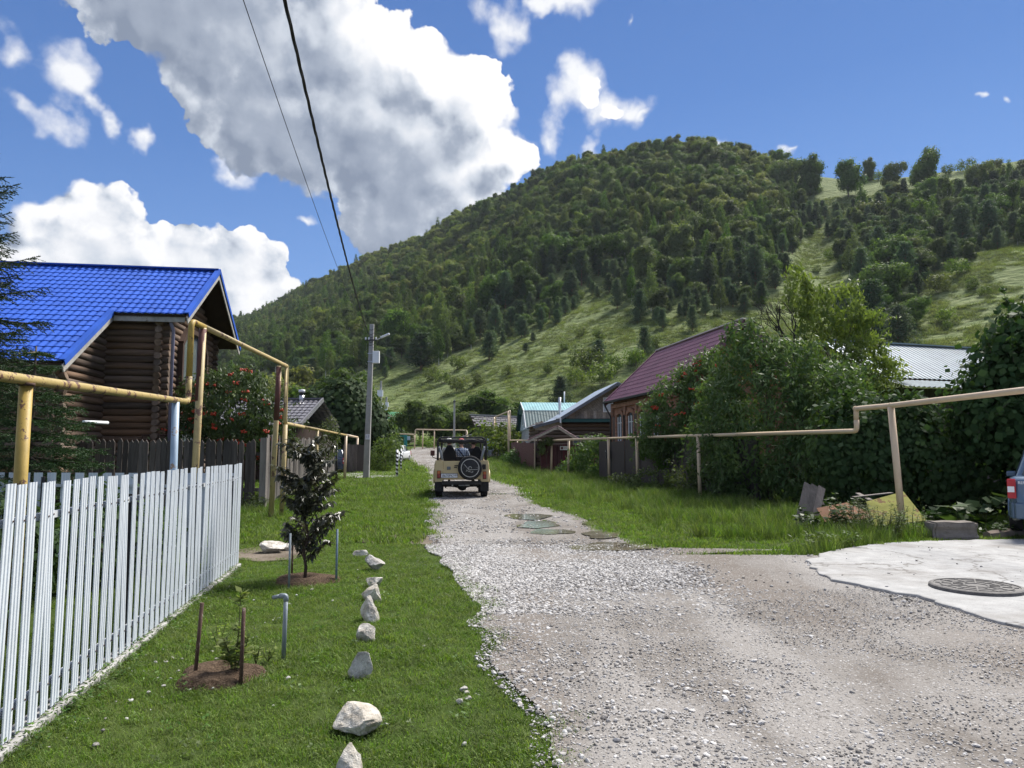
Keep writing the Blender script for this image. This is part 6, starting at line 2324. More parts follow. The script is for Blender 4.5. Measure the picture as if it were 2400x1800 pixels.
def build_far_buildings():
    # gambrel house with teal roof
    t = thing('gambrel_house', 'small house with a light teal mansard roof and pale blue gable', 'house', (2, 64, .5))
    e = Vector((.9956, .094, 0)); b = Vector((-.094, .9956, 0))
    O = Vector((1.55, 62.0, 0))
    HP = lambda s, w, z: Vector((O.x + e.x * s + b.x * w, O.y + e.y * s + b.y * w, z))
    pr = [(-.15, 3.45), (1.5, 5.0), (4.0, 5.86), (6.5, 5.0), (8.15, 3.45)]
    L = 9.5
    for k, ((w0, z0), (w1, z1)) in enumerate(zip(pr[:-1], pr[1:])):
        mb = MB()
        d = HP(0, w0, z0) - HP(0, w1, z1)
        a = HP(-.35, w1, z1)
        if k >= 2:
            d = -d; a = HP(-.35, w0, z0)
        ln = d.length; d.normalize()
        nr = e.cross(d).normalized(); nr = nr if nr.z > 0 else -nr
        rib_patch(mb, a + nr * .03, e, d, nr, L, ln, .25, .022)
        mb.slab([HP(-.3, w0, z0 - .03), HP(L - .4, w0, z0 - .03), HP(L - .4, w1, z1 - .03), HP(-.3, w1, z1 - .03)], (0, 0, -.04))
        mb.build('roof_slope', TEAL_ROOF if k in (1, 2) else TEAL_DARK, t)
    MB().beam(HP(-.35, 1.5, 5.03), HP(L - .4, 1.5, 5.03), .1, .06).build('break_flashing', WHITE_PL, t)
    for (w0, z0), (w1, z1) in zip(pr[:-1], pr[1:]):
        MB().beam(HP(-.4, w0, z0), HP(-.4, w1, z1), .06, .14).build('verge_board', TEAL_PAINT if w0 > 3.9 else WHITE_PL, t)
    mb = MB(); mb.slab([HP(0, w, z - .05) for w, z in pr] , e * .1)
    mb.build('gable', SIDING, t)
    mb = MB()
    for k in range(16):
        z = 3.5 + k * .14
        ww = [0, 8] if z < 3.5 else None
        hw = 3.95 - max(0, (z - 3.45) / (5.0 - 3.45)) * 1.6 if z < 5 else max(.2, 2.4 - (z - 5) / .86 * 2.4)
        mb.box(HP(-.02, 4.0, z), (.03, hw * 2, .1), Matrix((e, b, Vector((0, 0, 1)))).transposed())
    tag(mb.build('siding_board', SIDING, t), 'lapped siding boards of the gable', None, None, 'stuff')
    for w in (3.0, 5.0):
        fr = MB().box(HP(-.06, w, 4.35), (.06, .9, 1.1), Matrix((e, b, Vector((0, 0, 1)))).transposed()).build('window', WHITE_PL, t)
        MB().box(HP(-.10, w, 4.35), (.03, .7, .9), Matrix((e, b, Vector((0, 0, 1)))).transposed()).build('pane', plain('pale_pane', (.42, .5, .56), .15, 0, .5, .1, 2), fr)
    MB().slab([HP(.1, .1, 0.2), HP(L - .5, .1, .2), HP(L - .5, 7.9, .2), HP(.1, 7.9, .2)], (0, 0, 3.2)).build('wall', PALE_BRICK, t)
    MB().tube([HP(3.6, 4, 5.7), HP(3.6, 4, 6.9)], .06, 6).build('vent_pipe', WHITE_PL, t)
    # slate roofed shed
    a, b2 = W(1102, 974, 84), W(1222, 979, 82)
    c, d = W(1222, 1004, 79.5), W(1113, 999, 81)
    t = thing('slate_shed', 'old shed with a grey slate roof behind the portal frame', 'shed', ((a.x + b2.x) / 2, 82, 1.0))
    MB().slab([a, b2, c, d], (0, .05, -.12)).build('roof_deck', DARK_SOFFIT, t)
    nr = (b2 - a).cross(d - a).normalized(); nr = nr if nr.z > 0 else -nr
    sm = plain('grey_slate', (.15, .145, .15), .85, 0, .2, .3, 2)
    rng = random.Random(8)
    R_, C_ = 5, 11
    for i in range(R_):
        for j in range(C_):
            u0, u1 = (j + .5 * (i % 2)) / C_, (j + 1 + .5 * (i % 2)) / C_
            u1 = min(u1, 1.0)
            if u1 - u0 < .02:
                continue
            v0, v1 = i / R_, (i + 1.12) / R_
            q = lambda u, v: a.lerp(b2, u).lerp(d.lerp(c, u), min(v, 1.03))
            pts = [q(u0 + .004, v0), q(u1 - .004, v0), q(u1 - .004, v1), q(u0 + .004, v1)]
            pts = [p + nr * (.02 + .05 * (k > 1) + rng.uniform(0, .02)) for k, p in enumerate(pts)]
            MB().slab(pts, nr * .03).build('slate', sm, t)
    MB().beam(a + nr * .12, b2 + nr * .12, .25, .14).build('ridge_board', WOOD_FASCIA, t)
    MB().slab([(d.x + .5, 81.5, .8), (c.x, 80.2, .8), (c.x, 86, .8), (d.x + .5, 87, .8)], (0, 0, d.z - 1.0)).build('wall', BOARD, t)
    # low lean-to beside the far pipe
    a, b2 = W(1082, 1023, 92), W(1114, 1016, 90)
    t = thing('lean_to', 'low lean-to with a pale sheet roof seen over the vehicle', 'shed', (a.x + .9, 91, 1.4))
    MB().slab([a, b2, b2 + Vector((0, 2.5, .1)), a + Vector((0, 2.5, .1))], (0, 0, -.1)).build('roof', WOOD_FASCIA, t)
    MB().slab([(a.x + .2, 91.5, 1.2), (b2.x - .1, 91.2, 1.2), (b2.x - .1, 93, 1.2), (a.x + .2, 93, 1.2)], (0, 0, a.z - 1.3)).build('wall', BOARD, t)
    # green ribbed roof house far left of the street
    p = W(930, 1000, 122)
    t = thing('green_roof_house', 'far house with a bright green ribbed roof among the trees', 'house', (p.x, 124, 2.5))
    a, b2, c, d = W(908, 966, 124), W(960, 968, 124), W(966, 986, 121), W(905, 984, 121)
    mb = MB()
    for k in range(7):
        t0, t1 = k / 7, (k + 1) / 7
        A0, B0, A1, B1 = a.lerp(d, t0), b2.lerp(c, t0), a.lerp(d, t1), b2.lerp(c, t1)
        mb.slab([A0, B0, B1 + Vector((0, 0, .1)), A1 + Vector((0, 0, .1))], (0, 0, .06))
    mb.build('roof', GREEN_ROOF, t)
    a2, b3, c2, d2 = W(930, 990, 121), W(972, 992, 121), W(972, 1001, 119), W(930, 1000, 119)
    MB().slab([a2, b3, c2, d2], (0, 0, .08)).build('porch_roof', GREEN_ROOF, t)
    MB().slab([(d.x + .4, 121.6, 1.8), (c.x - .4, 121.6, 1.8), (c.x - .4, 126, 1.8), (d.x + .4, 126, 1.8)], (0, 0, d.z - 1.9)).build('wall', BOARD, t)
    # teal gate with plate at the end of the street
    t = thing('teal_gate', 'teal metal gate frame at the end of the street', 'gate', (W(946, 1040, 104).x, 104, 2.0))
    for u, w in ((935, .35), (950, .45)):
        a, b2 = W(u, 1045, 104), W(u, 1021, 104)
        MB().box(((a.x), 104, (a.z + b2.z) / 2), (w, .2, b2.z - a.z + .2)).build('post', plain('bright_teal_paint', (.03, .24, .24), .5, 0, .3, .1, 3), t)
    a = W(942, 1022, 104)
    MB().box((a.x, 104.05, a.z), (1.1, .12, .2)).build('lintel', plain('bright_teal_paint', (.03, .24, .24)), t)
    a = W(957, 1027, 104)
    tag(MB().box((a.x, 104.1, a.z), (.5, .06, .55)).build('notice_board', plain('pale_blue_notice', (.5, .56, .68), .5, 0, .3, .1, 3)), 'pale notice board beside the teal gate', 'sign')
    # pale ribbed metal roof on the right
    t = thing('metal_roof_house', 'house with a pale blue ribbed metal roof between the thicket and the maple', 'house', (16, 29, 0))
    e = Vector((.949, .316, 0)); s = Vector((.316, -.949, 0))
    A = Vector((12.2, 28.7, 5.92))
    dn = (s * 3.0 + Vector((0, 0, -1.75))).normalized()
    nr = e.cross(dn).normalized(); nr = nr if nr.z > 0 else -nr
    mb = MB(); rib_patch(mb, A, e, dn, nr, 11.0, 3.45, .23, .028)
    roof = mb.build('roof', PALE_ROOF, t)
    so = roof.modifiers.new('thickness', 'SOLIDIFY'); so.thickness = .01
    MB().beam(A + Vector((0, 0, .05)), A + e * 11 + Vector((0, 0, .05)), .28, .05).build('ridge_cap', PALE_ROOF, roof)
    Bq = A + dn * 3.5 + Vector((0, 0, -.06))
    dn3 = (s * 3.0 + Vector((0, 0, -.9))).normalized()
    nr3 = e.cross(dn3).normalized(); nr3 = nr3 if nr3.z > 0 else -nr3
    mb = MB(); rib_patch(mb, Bq, e, dn3, nr3, 11.0, 1.2, .23, .028)
    MB_ = mb.build('lower_roof', PALE_ROOF, roof)
    MB().slab([A + dn * .1 + Vector((0, 0, -.08)), A + e * 11 + dn * .1 + Vector((0, 0, -.08)), A + e * 11 + dn * 3.4 + Vector((0, 0, -.08)), A + dn * 3.4 + Vector((0, 0, -.08))], (0, 0, -.06)).build('boarding', DARK_SOFFIT, roof)
    q = A + dn * 2.9
    MB().slab([(q.x + .3, q.y + .3, 0), (q.x + e.x * 10.5, q.y + e.y * 10.5, 0), (q.x + e.x * 10.5 - s.x * 5, q.y + e.y * 10.5 - s.y * 5, 0), (q.x - s.x * 5 + .3, q.y - s.y * 5, 0)], (0, 0, 3.9)).build('wall', BOARD, t)
    # dark tiled house behind the rowan on the left
    t = thing('dark_tile_house', 'low house with a shiny dark tile roof and two flues left of the round tree', 'house', (-12, 35, .15))
    e = Vector((.995, -.06, 0)).normalized(); s = Vector((-.06, -.995, 0)).normalized()
    A = Vector((-15.0, 36.6, 4.1))
    dn = (s * 3.0 + Vector((0, 0, -1.3))).normalized()
    nr = e.cross(dn).normalized(); nr = nr if nr.z > 0 else -nr
    mb = MB(); tile_patch(mb, A, e, dn, nr, 5.6, 3.5, .25, .38, .02, .03, 5)
    dnb = (-s * 3.0 + Vector((0, 0, -1.3))).normalized(); nrb = e.cross(dnb).normalized(); nrb = nrb if nrb.z > 0 else -nrb
    tile_patch(mb, A, e, dnb, nrb, 5.6, 3.3, .25, .38, .02, .03, 2)
    roof = mb.build('roof', DARK_TILE, t)
    MB().beam(A + Vector((0, 0, .05)), A + e * 5.6 + Vector((0, 0, .05)), .2, .07).build('ridge_cap', DARK_TILE, roof)
    MB().beam(A + e * 5.62, A + e * 5.62 + dn * 3.5, .08, .2).build('barge_board', DARK_TILE, roof)
    MB().slab([A + dn * .1 + Vector((0, 0, -.07)), A + e * 5.6 + dn * .1 + Vector((0, 0, -.07)), A + e * 5.6 + dn * 3.4 + Vector((0, 0, -.07)), A + dn * 3.4 + Vector((0, 0, -.07))], (0, 0, -.05)).build('boarding', DARK_SOFFIT, roof)
    q = A + dn * 2.9
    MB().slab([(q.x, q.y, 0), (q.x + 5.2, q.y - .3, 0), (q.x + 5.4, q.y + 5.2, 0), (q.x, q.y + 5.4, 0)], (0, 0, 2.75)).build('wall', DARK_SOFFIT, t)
    p = W(707, 937, 36.3)
    MB().tube([(p.x, p.y, 3.9), (p.x, p.y, p.z + .22)], .13, 10).build('flue', SILVER, t)
    MB().tube([(p.x, p.y, p.z + .22), (p.x, p.y, p.z + .36)], .10, 10).build('flue_neck', BLACK_IRON, t)
    MB().lathe([(.01, .5), (.16, .48), (.17, .36), (.01, .34)], (p.x, p.y, p.z + .02), n=10).build('flue_cowl', WHITE_PL, t)
    p = W(611, 935, 36.3)
    MB().tube([(p.x, p.y, 3.9), (p.x, p.y, p.z + .12)], .2, 10).build('flue', SILVER, t)
    MB().lathe([(.01, .30), (.24, .2), (.24, .14), (.01, .13)], (p.x, p.y, p.z + .02), n=10).build('flue_cowl', SILVER, t)


build_far_buildings()
# ------------------------------------------------------------------ poles and wires
def build_poles():
    def pole(label, x, y, top, w0, w1, lean=0.0, name='utility_pole'):
        z0 = float(gz(x, y))
        t = thing(name, label, 'utility pole', (x, y, z0))
        mb = MB()
        vs = []
        for z, w in ((z0 - .2, w0), (top, w1)):
            k = (z - z0) / max(.1, top - z0) * lean
            vs += [(x + k + sx * w / 2, y + sy * w * .75 / 2, z) for sx, sy in ((-1, -1), (1, -1), (1, 1), (-1, 1))]
        mb._add(vs, [(3, 2, 1, 0), (4, 5, 6, 7), (0, 1, 5, 4), (1, 2, 6, 5), (2, 3, 7, 6), (3, 0, 4, 7)])
        bevel(mb.build('shaft', CONC_RAW, t), .02)
        return t
    p = G(858, 1123)
    x, y = p.x, p.y
    top = W(872, 760, y).z
    lean = W(872, 760, y).x - x
    t = pole('tall grey concrete utility pole with a meter box on the left verge', x, y, top, .30, .21, lean)
    at = lambda v: Vector((x + lean * (W(0, v, y).z - p.z) / (top - p.z), y, W(0, v, y).z))
    q = at(838)
    bevel(MB().box(q + Vector((.30, -.14, 0)), (.34, .2, .62)).build('meter_box', WHITE_PL, t), .02)
    for v in (829, 848):
        MB().box(at(v), (.28, .24, .035)).build('strap', SILVER, t)
    q = at(798)
    MB().beam(q + Vector((-.30, -.16, 0)), q + Vector((.30, -.16, 0)), .06, .06).build('crossarm', BLACK_IRON, t)
    for dx in (-.26, -.1, .26):
        MB().lathe([(.02, -.06), (.05, -.02), (.03, .02), (.045, .05), (.01, .09)], tuple(q + Vector((dx, -.16, .06))), n=8).build('insulator', WHITE_PL, t)
    a = at(800)
    lm = MB().tube([a + Vector((.05, -.1, 0)), a + Vector((.4, -.15, .1)), a + Vector((.62, -.18, .22))], .022, 6).build('lamp_arm', SILVER, t)
    bevel(MB().beam(a + Vector((.5, -.17, .17)), a + Vector((.95, -.2, .36)), .17, .09).build('lamp_head', WHITE_PL, lm), .02)
    mb = MB()
    for k in range(5):
        s = at(775 + k * 9)
        mb.tube([s + Vector((-.13, -.1, .05)), s + Vector((0, -.16, -.05 * (k % 2))), s + Vector((.14, -.1, .08))], .014, 5)
    mb.build('wire_lashing', BLACK_IRON, t)
    q = at(1024)
    s = thing('number_plate_sign', 'small white number plate on the utility pole reading 17', 'sign', q)
    MB().box(q + Vector((.02, -.135, 0)), (.22, .01, .27)).build('plate', plain('faded_white_plate', (.62, .64, .72), .5, 0, .3, .08, 5), s)
    link('lettering', text_mesh('17', .17, plain('faded_blue_print', (.10, .10, .25), .6)), s, True, q + Vector((.02, -.142, 0)), (math.pi / 2, 0, 0))
    # further poles
    w = W(1065, 937, 90)
    t2 = pole('slim far utility pole rising behind the far pipe in mid street', w.x, 90, w.z, .26, .2)
    MB().box((w.x, 89.85, w.z - .25), (.34, .1, .12)).build('crossarm', BLACK_IRON, t2)
    w = W(893, 893, 72)
    t3 = pole('far utility pole with a big meter box over the shrub', w.x, 72, w.z, .28, .18)
    for (u, v, sx, sz) in ((891, 922, .55, .62), (893, 951, .4, .6)):
        q = W(u, v, 71.8)
        MB().box(q, (sx, .2, sz)).build('meter_box', WHITE_PL, t3)
    w = W(906, 930, 86)
    t4 = pole('furthest utility pole with pale boxes behind the round tree', w.x, 86, w.z, .28, .2)
    for (u, v, sx, sz) in ((907, 948, .36, .5), (905, 960, .3, .4)):
        MB().box(W(u, v, 85.8), (sx, .2, sz)).build('meter_box', WHITE_PL, t4)
    MB().beam(W(907, 955, 85.7), W(914, 951, 85.6), .05, .05).build('lamp_arm', WHITE_PL, t4)
    # wires
    def sagged(a, b, sag, n=48):
        return [a.lerp(b, i / n) - Vector((0, 0, sag * 4 * (i / n) * (1 - i / n))) for i in range(n + 1)]
    A = at(790) + Vector((-.05, -.18, 0))
    B = Vector((-1.05, -1.5, 7.05))
    path = sagged(A, B, .70, 150)
    t = thing('overhead_cable', 'thick twisted black overhead cable running over the street to the pole', 'cable', A)
    for k in range(3):
        pts = []
        for i, p_ in enumerate(path):
            a = i * .9 + k * 2.094
            pts.append(p_ + Vector((math.cos(a) * .013, 0, math.sin(a) * .013)))
        MB().tube(pts, .0125, 6).build('strand', BLACK_IRON, t)
    B2 = Vector((-1.75, -1.5, 7.35))
    tag(MB().tube(sagged(at(779) + Vector((-.28, -.15, 0)), B2, .62), .006, 5).build('overhead_wire', BLACK_IRON), 'thin overhead wire left of the twisted cable', 'wire')
    tag(MB().tube(sagged(at(800) + Vector((.2, -.16, 0)), Vector((5.25, 37.6, 5.0)), .5), .008, 4).build('overhead_wire', BLACK_IRON), 'thin service wire crossing from the pole to the brick house', 'wire')
    tag(MB().tube(sagged(at(815) + Vector((.1, -.16, 0)), W(1313, 980, 46.2), .55), .008, 4).build('overhead_wire', BLACK_IRON), 'thin service wire crossing from the pole to the wooden house', 'wire')


build_poles()


# ------------------------------------------------------------------ boulders on the lawn
def rock_mesh(seed, size, cuts=16, m_=None, sub=4, pointy=0.0):
    import bmesh
    rng = random.Random(seed)
    bm = bmesh.new()
    bmesh.ops.create_icosphere(bm, subdivisions=sub, radius=1)
    cl = []
    for k in range(cuts):
        d = Vector((rng.gauss(0, 1), rng.gauss(0, 1), rng.gauss(0, .8))).normalized()
        cl.append((d, rng.uniform(.45, .82)))
    off = Vector((seed * 3.1, seed * 1.7, 0))
    for v in bm.verts:
        p = v.co.copy()
        for d, h in cl:
            e = p.dot(d)
            if e > h:
                p -= d * (e - h) * .94
        if pointy:
            f = max(0, p.z + .6)
            p.x *= 1 - pointy * min(1, f * .55); p.y *= 1 - pointy * min(1, f * .55)
        p += p.normalized() * (mnoise.noise(p * 2.3 + off) * .07 + mnoise.noise(p * 6 + off) * .035 + mnoise.noise(p * 14 + off) * .014)
        v.co = Vector((p.x * size[0], p.y * size[1], p.z * size[2]))
    me = bpy.data.meshes.new('boulder')
    bm.to_mesh(me); bm.free()
    me.materials.append(m_)
    return me


def rock_material(N):
    p = obco(N)
    n, n2, n3 = N.noise(p, 9, 6, .65), N.noise(p, 30, 5, .7), N.noise(p, 90, 3, .7)
    r_ = orand(N)
    c = N.ramp(n, [(.3, (.24, .21, .17)), (.48, (.42, .39, .34)), (.66, (.62, .60, .56))])
    c = N.mix(N.mr(n2, .52, .66, 0, .7), c, (.20, .17, .125))
    c = N.mix(N.mr(n3, .6, .72, 0, .5), c, (.16, .15, .14))
    hv = N.add('ShaderNodeHueSaturation', {'Color': c, 'Saturation': N.mr(r_, 0, 1, .5, 1.1), 'Value': N.mr(r_, 0, 1, .95, 1.15)})
    h = N.math('ADD', n2, N.math('MULTIPLY', n3, .5))
    return bsdf(N, hv.outputs[0], .92, 0, .15, h, .8, .015)


def build_rocks():
    m_ = mat('pale_limestone', rock_material)
    g = 'row of limestone boulders along the lawn edge'
    # (u, v of the base, width px, height px, pointed, label)
    rows = [(845, 1306, 36, 15, 0, 'small flat brown limestone slab at the far end of the boulder row'),
            (877, 1336, 46, 32, 0, 'big blocky white boulder second from the far end of the row'),
            (873, 1376, 42, 24, 0, 'low wide boulder with a dark left side in the row'),
            (868, 1410, 48, 36, 0, 'rounded cream boulder touching the grey pointed one'),
            (863, 1458, 54, 50, .5, 'grey pointed boulder beside a bare patch of soil'),
            (855, 1504, 52, 42, .5, 'angular boulder leaning to a peak above the tall upright one'),
            (845, 1588, 52, 68, .3, 'tall upright white boulder with a dark foot'),
            (822, 1722, 114, 50, 0, 'largest wide tan boulder in the row'),
            (815, 1882, 104, 104, .34, 'grey pyramid boulder cut off by the bottom of the view')]
    for i, (u, v, w, h, pt, lab) in enumerate(rows):
        p = G(u, v)
        s = p.y / FPX
        me = rock_mesh(i + 3, (w * s * .68, w * s * .55, h * s * .74), 15, m_, 4, pt)
        o = link('boulder', me, None, loc=(p.x, p.y + w * s * .2, h * s * .42), rot=(0, 0, i * 2.1))
        tag(o, lab, 'boulder', g)
    p = G(640, 1296)
    tag(link('boulder', rock_mesh(40, (.25, .18, .14), 12, m_), None, loc=(p.x, p.y, .08)), 'pale rock lying in the bare soil behind the young dark tree', 'boulder')
    p = G(660, 1290)
    tag(link('boulder', rock_mesh(41, (.13, .1, .09), 12, m_), None, loc=(p.x + .1, p.y - .1, .05)), 'small rock just right of the pale rock behind the young tree', 'boulder')
    for k, (u, v, sz) in enumerate(((1086, 1620, .035), (1098, 1640, .028), (1078, 1648, .03), (1095, 1626, .022))):
        p = G(u, v)
        tag(link('pebble', rock_mesh(50 + k, (sz, sz * .8, sz * .6), 10, m_, 2), None, loc=(p.x, p.y, sz * .4)), 'pale pebble in the little cluster on the lawn', 'stone', 'cluster of pale pebbles on the lawn')
    # concrete block and broken kerb by the pad
    A, B = G(2192, 1268), G(2286, 1266)
    c = (A + B) / 2
    import bmesh
    bm = bmesh.new()
    bmesh.ops.create_cube(bm, size=1)
    bmesh.ops.bevel(bm, geom=list(bm.edges), offset=.06, segments=2, affect='EDGES')
    bmesh.ops.subdivide_edges(bm, edges=list(bm.edges), cuts=4, use_grid_fill=True)
    for v in bm.verts:
        q = Vector((v.co.x * (B - A).length, v.co.y * .36, v.co.z * .34))
        q += q.normalized() * (mnoise.noise(q * 5) * .035 + mnoise.noise(q * 16) * .015)
        if q.y < -.1 and abs(q.z + .02) < .06:
            q.y += .035
        v.co = q
    me = bpy.data.meshes.new('concrete_block')
    bm.to_mesh(me); bm.free()
    me.materials.append(plain('brown_grey_concrete', (.19, .172, .155), .95, 0, .1, .3, 7, (.10, .09, .08), .62, .5))
    o = link('concrete_block', me, None, loc=(c.x, c.y + .12, .16), rot=(0, 0, .02))
    tag(o, 'grey concrete block with a broken lip at the back of the white pad', 'concrete block')
    A, B = G(2312, 1264), G(2440, 1258)
    mb = MB()
    rr = random.Random(4)
    n = 9
    pts = [A.lerp(B, i / n) + Vector((0, rr.uniform(-.03, .03), .07 + rr.uniform(-.01, .015))) for i in range(n + 1)]
    mb.tube(pts, [.09 + rr.uniform(-.02, .02) for _ in pts], 7, smooth=False)
    tag(mb.build('broken_kerb', plain('brown_broken_concrete', (.22, .18, .15), .95, 0, .1, .3, 6, None, .6, .5)), 'low broken brown kerb piece under the parked car', 'kerb')


build_rocks()


# ------------------------------------------------------------------ young tree, sapling, stakes, standpipe
def build_garden():
    def mulch(c, r_, label):
        rng = random.Random(int(c.x * 100))
        mb = MB()
        n, m_ = 30, 7
        def fn(a, b):
            t = a * 2 * math.pi
            rr = b * r_ * (1 + .10 * math.sin(3 * t + 1) + .08 * math.sin(5 * t)) * 1.12
            z = .05 * math.sin(min(1, b * 1.0) * math.pi) + .012 * mnoise.noise(Vector((rr * math.cos(t) * 12, rr * math.sin(t) * 12, 0))) + (.018 if b < .95 else -.03)
            return Vector((c.x + rr * math.cos(t), c.y + rr * math.sin(t), z))
        mb.grid(fn, n, m_)
        def mm(N):
            p = N.vmath('MULTIPLY', wpos(N), (1, 1, 1))
            a, b = N.noise(p, 28, 5, .7, dist=1.5), N.noise(p, 90, 3, .7)
            col = N.mix(N.mr(a, .35, .65), (.055, .036, .024), (.19, .135, .095))
            return bsdf(N, col, .95, 0, .1, N.math('ADD', a, b), 1.0, .03)
        o = mb.build('mulch_ring', mat('dry_mulch', mm))
        return tag(o, label, None, None, 'structure')
    mulch(MULCH[0][0], .27, 'brown mulch round the staked sapling')
    mulch(MULCH[1][0], .36, 'brown mulch round the young dark tree')
    # young dark-leaved tree
    b = MULCH[1][0]
    b = Vector((b.x, b.y, 0))
    rng = random.Random(14); nr = np.random.default_rng(14)
    t = thing('young_tree', 'young tree with drooping dark purple brown leaves between stakes', 'tree', b)
    mb = MB()
    twigs = []
    tr = [b + Vector((rng.uniform(-.02, .02) * i, rng.uniform(-.02, .02) * i, .195 * i - .02)) for i in range(9)]
    mb.tube(tr, [.022 - .0021 * i for i in range(9)], 7)
    for k in range(58):
        f = rng.uniform(.12, 1.0)
        i = min(7, int(f * 8)); p = tr[i].lerp(tr[i + 1], f * 8 - i)
        a = rng.uniform(0, 6.28)
        L = rng.uniform(.32, .62) * (1.05 - .5 * f)
        upw = rng.uniform(.8, 1.9)
        d = Vector((math.cos(a), math.sin(a), upw)).normalized()
        pts = [p, p + d * L * .5, p + d * L * .85 + Vector((math.cos(a) * .05, math.sin(a) * .05, -.02)), p + d * L + Vector((math.cos(a) * .12, math.sin(a) * .12, -.02))]
        mb.tube(pts, [.008, .006, .004, .002], 5, cap=False)
        twigs.append(pts)
    twigs.append(tr[3:])
    mb.build('trunk', plain('dark_twig_bark', (.05, .036, .03), .9, 0, .2, .3, 20), t)
    C, A, Nn = [], [], []
    for pts in twigs:
        n = 54
        for k in range(n):
            f = .15 + .85 * k / n
            m_ = len(pts) - 1
            i = min(m_ - 1, int(f * m_)); p = pts[i].lerp(pts[i + 1], f * m_ - i)
            a = rng.uniform(0, 6.28)
            d = Vector((math.cos(a) * .8, math.sin(a) * .8, rng.uniform(-.9, .25))).normalized()
            C.append(p + d * .05); A.append(d); Nn.append(Vector((-math.sin(a) * .3 + rng.gauss(0, .3), math.cos(a) * .3 + rng.gauss(0, .3), .9)))
    n = len(C)
    s = nr.uniform(.06, .115, n)
    V, F = cards(np.array(C), np.array(A), np.array(Nn), s, s * .42)
    V = V.reshape(-1, 4, 3); V[:, 2, 2] -= .018; V = V.reshape(-1, 3)     # tips bend down
    link('foliage', mesh_np('foliage', V, F, L_PURPLE, attr=nr.random(n)), t)
    # stakes
    def stake(u, v0, v1, r_, m_, label, lean=0.0, name='stake'):
        p = G(u, v1)
        top = W(u, v0, p.y).z
        return tag(MB().tube([(p.x - lean, p.y, -.05), (p.x, p.y, top)], r_, 9).build(name, m_), label, 'stake', 'stakes standing in the lawn')
    stake(677, 1250, 1380, .0125, GALV, 'grey stake left of the young dark tree')
    stake(788, 1240, 1362, .0135, plain('faded_blue_pipe', (.13, .19, .26), .5, 0, .4, .2, 6), 'faded blue stake right of the young dark tree')
    stake(684, 1262, 1352, .012, RUST, 'thin rusty stake behind the grey one by the young tree')
    stake(467, 1413, 1594, .0135, RUST, 'leaning rusty pipe stake left of the mulch ring', .035)
    stake(566, 1425, 1602, .0135, RUST, 'rusty pipe stake in the mulch ring beside the sapling', .006)
    p = G(664, 1543)
    t = thing('standpipe', 'galvanised water standpipe with an elbow spout on the lawn', 'standpipe', (p.x, p.y, 0))
    z = W(667, 1400, p.y).z
    MB().tube([(p.x, p.y, -.05), (p.x + .008, p.y, z)], .017, 10).build('riser', GALV, t)
    MB().tube(smooth_path([(p.x + .008, p.y, z - .03), (p.x + .008, p.y, z + .012), (p.x - .04, p.y, z + .010)], .03), .020, 10).build('elbow', GALV, t)
    MB().tube([(p.x - .035, p.y, z + .010), (p.x - .095, p.y, z - .002)], .015, 10).build('spout', GALV, t)
    MB().tube([(p.x - .093, p.y, z - .0015), (p.x - .098, p.y, z - .0028)], .012, 10).build('bore', BLACK_IRON, t)
    # sapling
    b = G(548, 1588); b.z = 0
    t = thing('sapling', 'small green sapling with a leafy tip tied behind the rusty stake', 'sapling', b)
    mb = MB(); C, A, Nn = [], [], []
    for k in range(6):
        a = rng.uniform(0, 6.28); L = rng.uniform(.2, .38) if k else .60
        top = b + Vector((math.cos(a) * .10 * (k > 0) + (.03 if not k else 0), math.sin(a) * .08 * (k > 0), L))
        mb.tube([b + Vector((0, 0, -.02)), b.lerp(top, .5) + Vector((.01, 0, .02)), top], [.006, .005, .002], 5, cap=False)
        for j in range(30 if k else 52):
            f = rng.uniform(.3, 1.0) if k else rng.choice((rng.uniform(.3, .6), rng.uniform(.82, 1.02)))
            p = b.lerp(top, f)
            aa = rng.uniform(0, 6.28)
            d = Vector((math.cos(aa), math.sin(aa), rng.uniform(-.2, .6)))
            C.append(p + d.normalized() * .03); A.append(d); Nn.append(Vector((rng.gauss(0, .4), rng.gauss(0, .4), 1)))
    n = len(C); s = nr.uniform(.05, .10, n)
    V, F = cards(np.array(C), np.array(A), np.array(Nn), s, s * .42)
    mb.build('stem', plain('green_stem', (.09, .10, .04), .8, 0, .2, .2, 20), t)
    link('foliage', mesh_np('foliage', V, F, L_SAP, attr=nr.random(n)), t)
    for i, (u, v, h) in enumerate(((512, 1520, .30), (600, 1560, .16), (628, 1552, .14))):
        b = G(u, v); b.z = 0
        C, A, Nn = [], [], []
        mb = MB()
        for k in range(4):
            a = rng.uniform(0, 6.28)
            top = b + Vector((math.cos(a) * .07, math.sin(a) * .07, h * rng.uniform(.6, 1)))
            mb.tube([b, top], [.004, .0015], 4, cap=False)
            for j in range(12):
                p = b.lerp(top, rng.uniform(.3, 1)); aa = rng.uniform(0, 6.28)
                d = Vector((math.cos(aa), math.sin(aa), rng.uniform(-.1, .5)))
                C.append(p + d * .02); A.append(d); Nn.append(Vector((rng.gauss(0, .4), rng.gauss(0, .4), 1)))
        n = len(C); s = nr.uniform(.03, .055, n)
        V, F = cards(np.array(C), np.array(A), np.array(Nn), s, s * .45)
        t = thing('garden_plant', ('thin leafy shoots behind the left rusty stake', 'low leafy plant right of the sapling', 'low weed clump near the standpipe foot')[i], 'plant', b)
        mb.build('stem', plain('green_stem', (.09, .10, .04)), t)
        link('foliage', mesh_np('foliage', V, F, L_SAP, attr=nr.random(n)), t)
    # manhole cover on the pad
    c = G(2288, 1372, .08)
    t = thing('manhole_cover', 'round dark iron manhole cover lying on the white concrete', 'manhole cover', (c.x, c.y, .075))
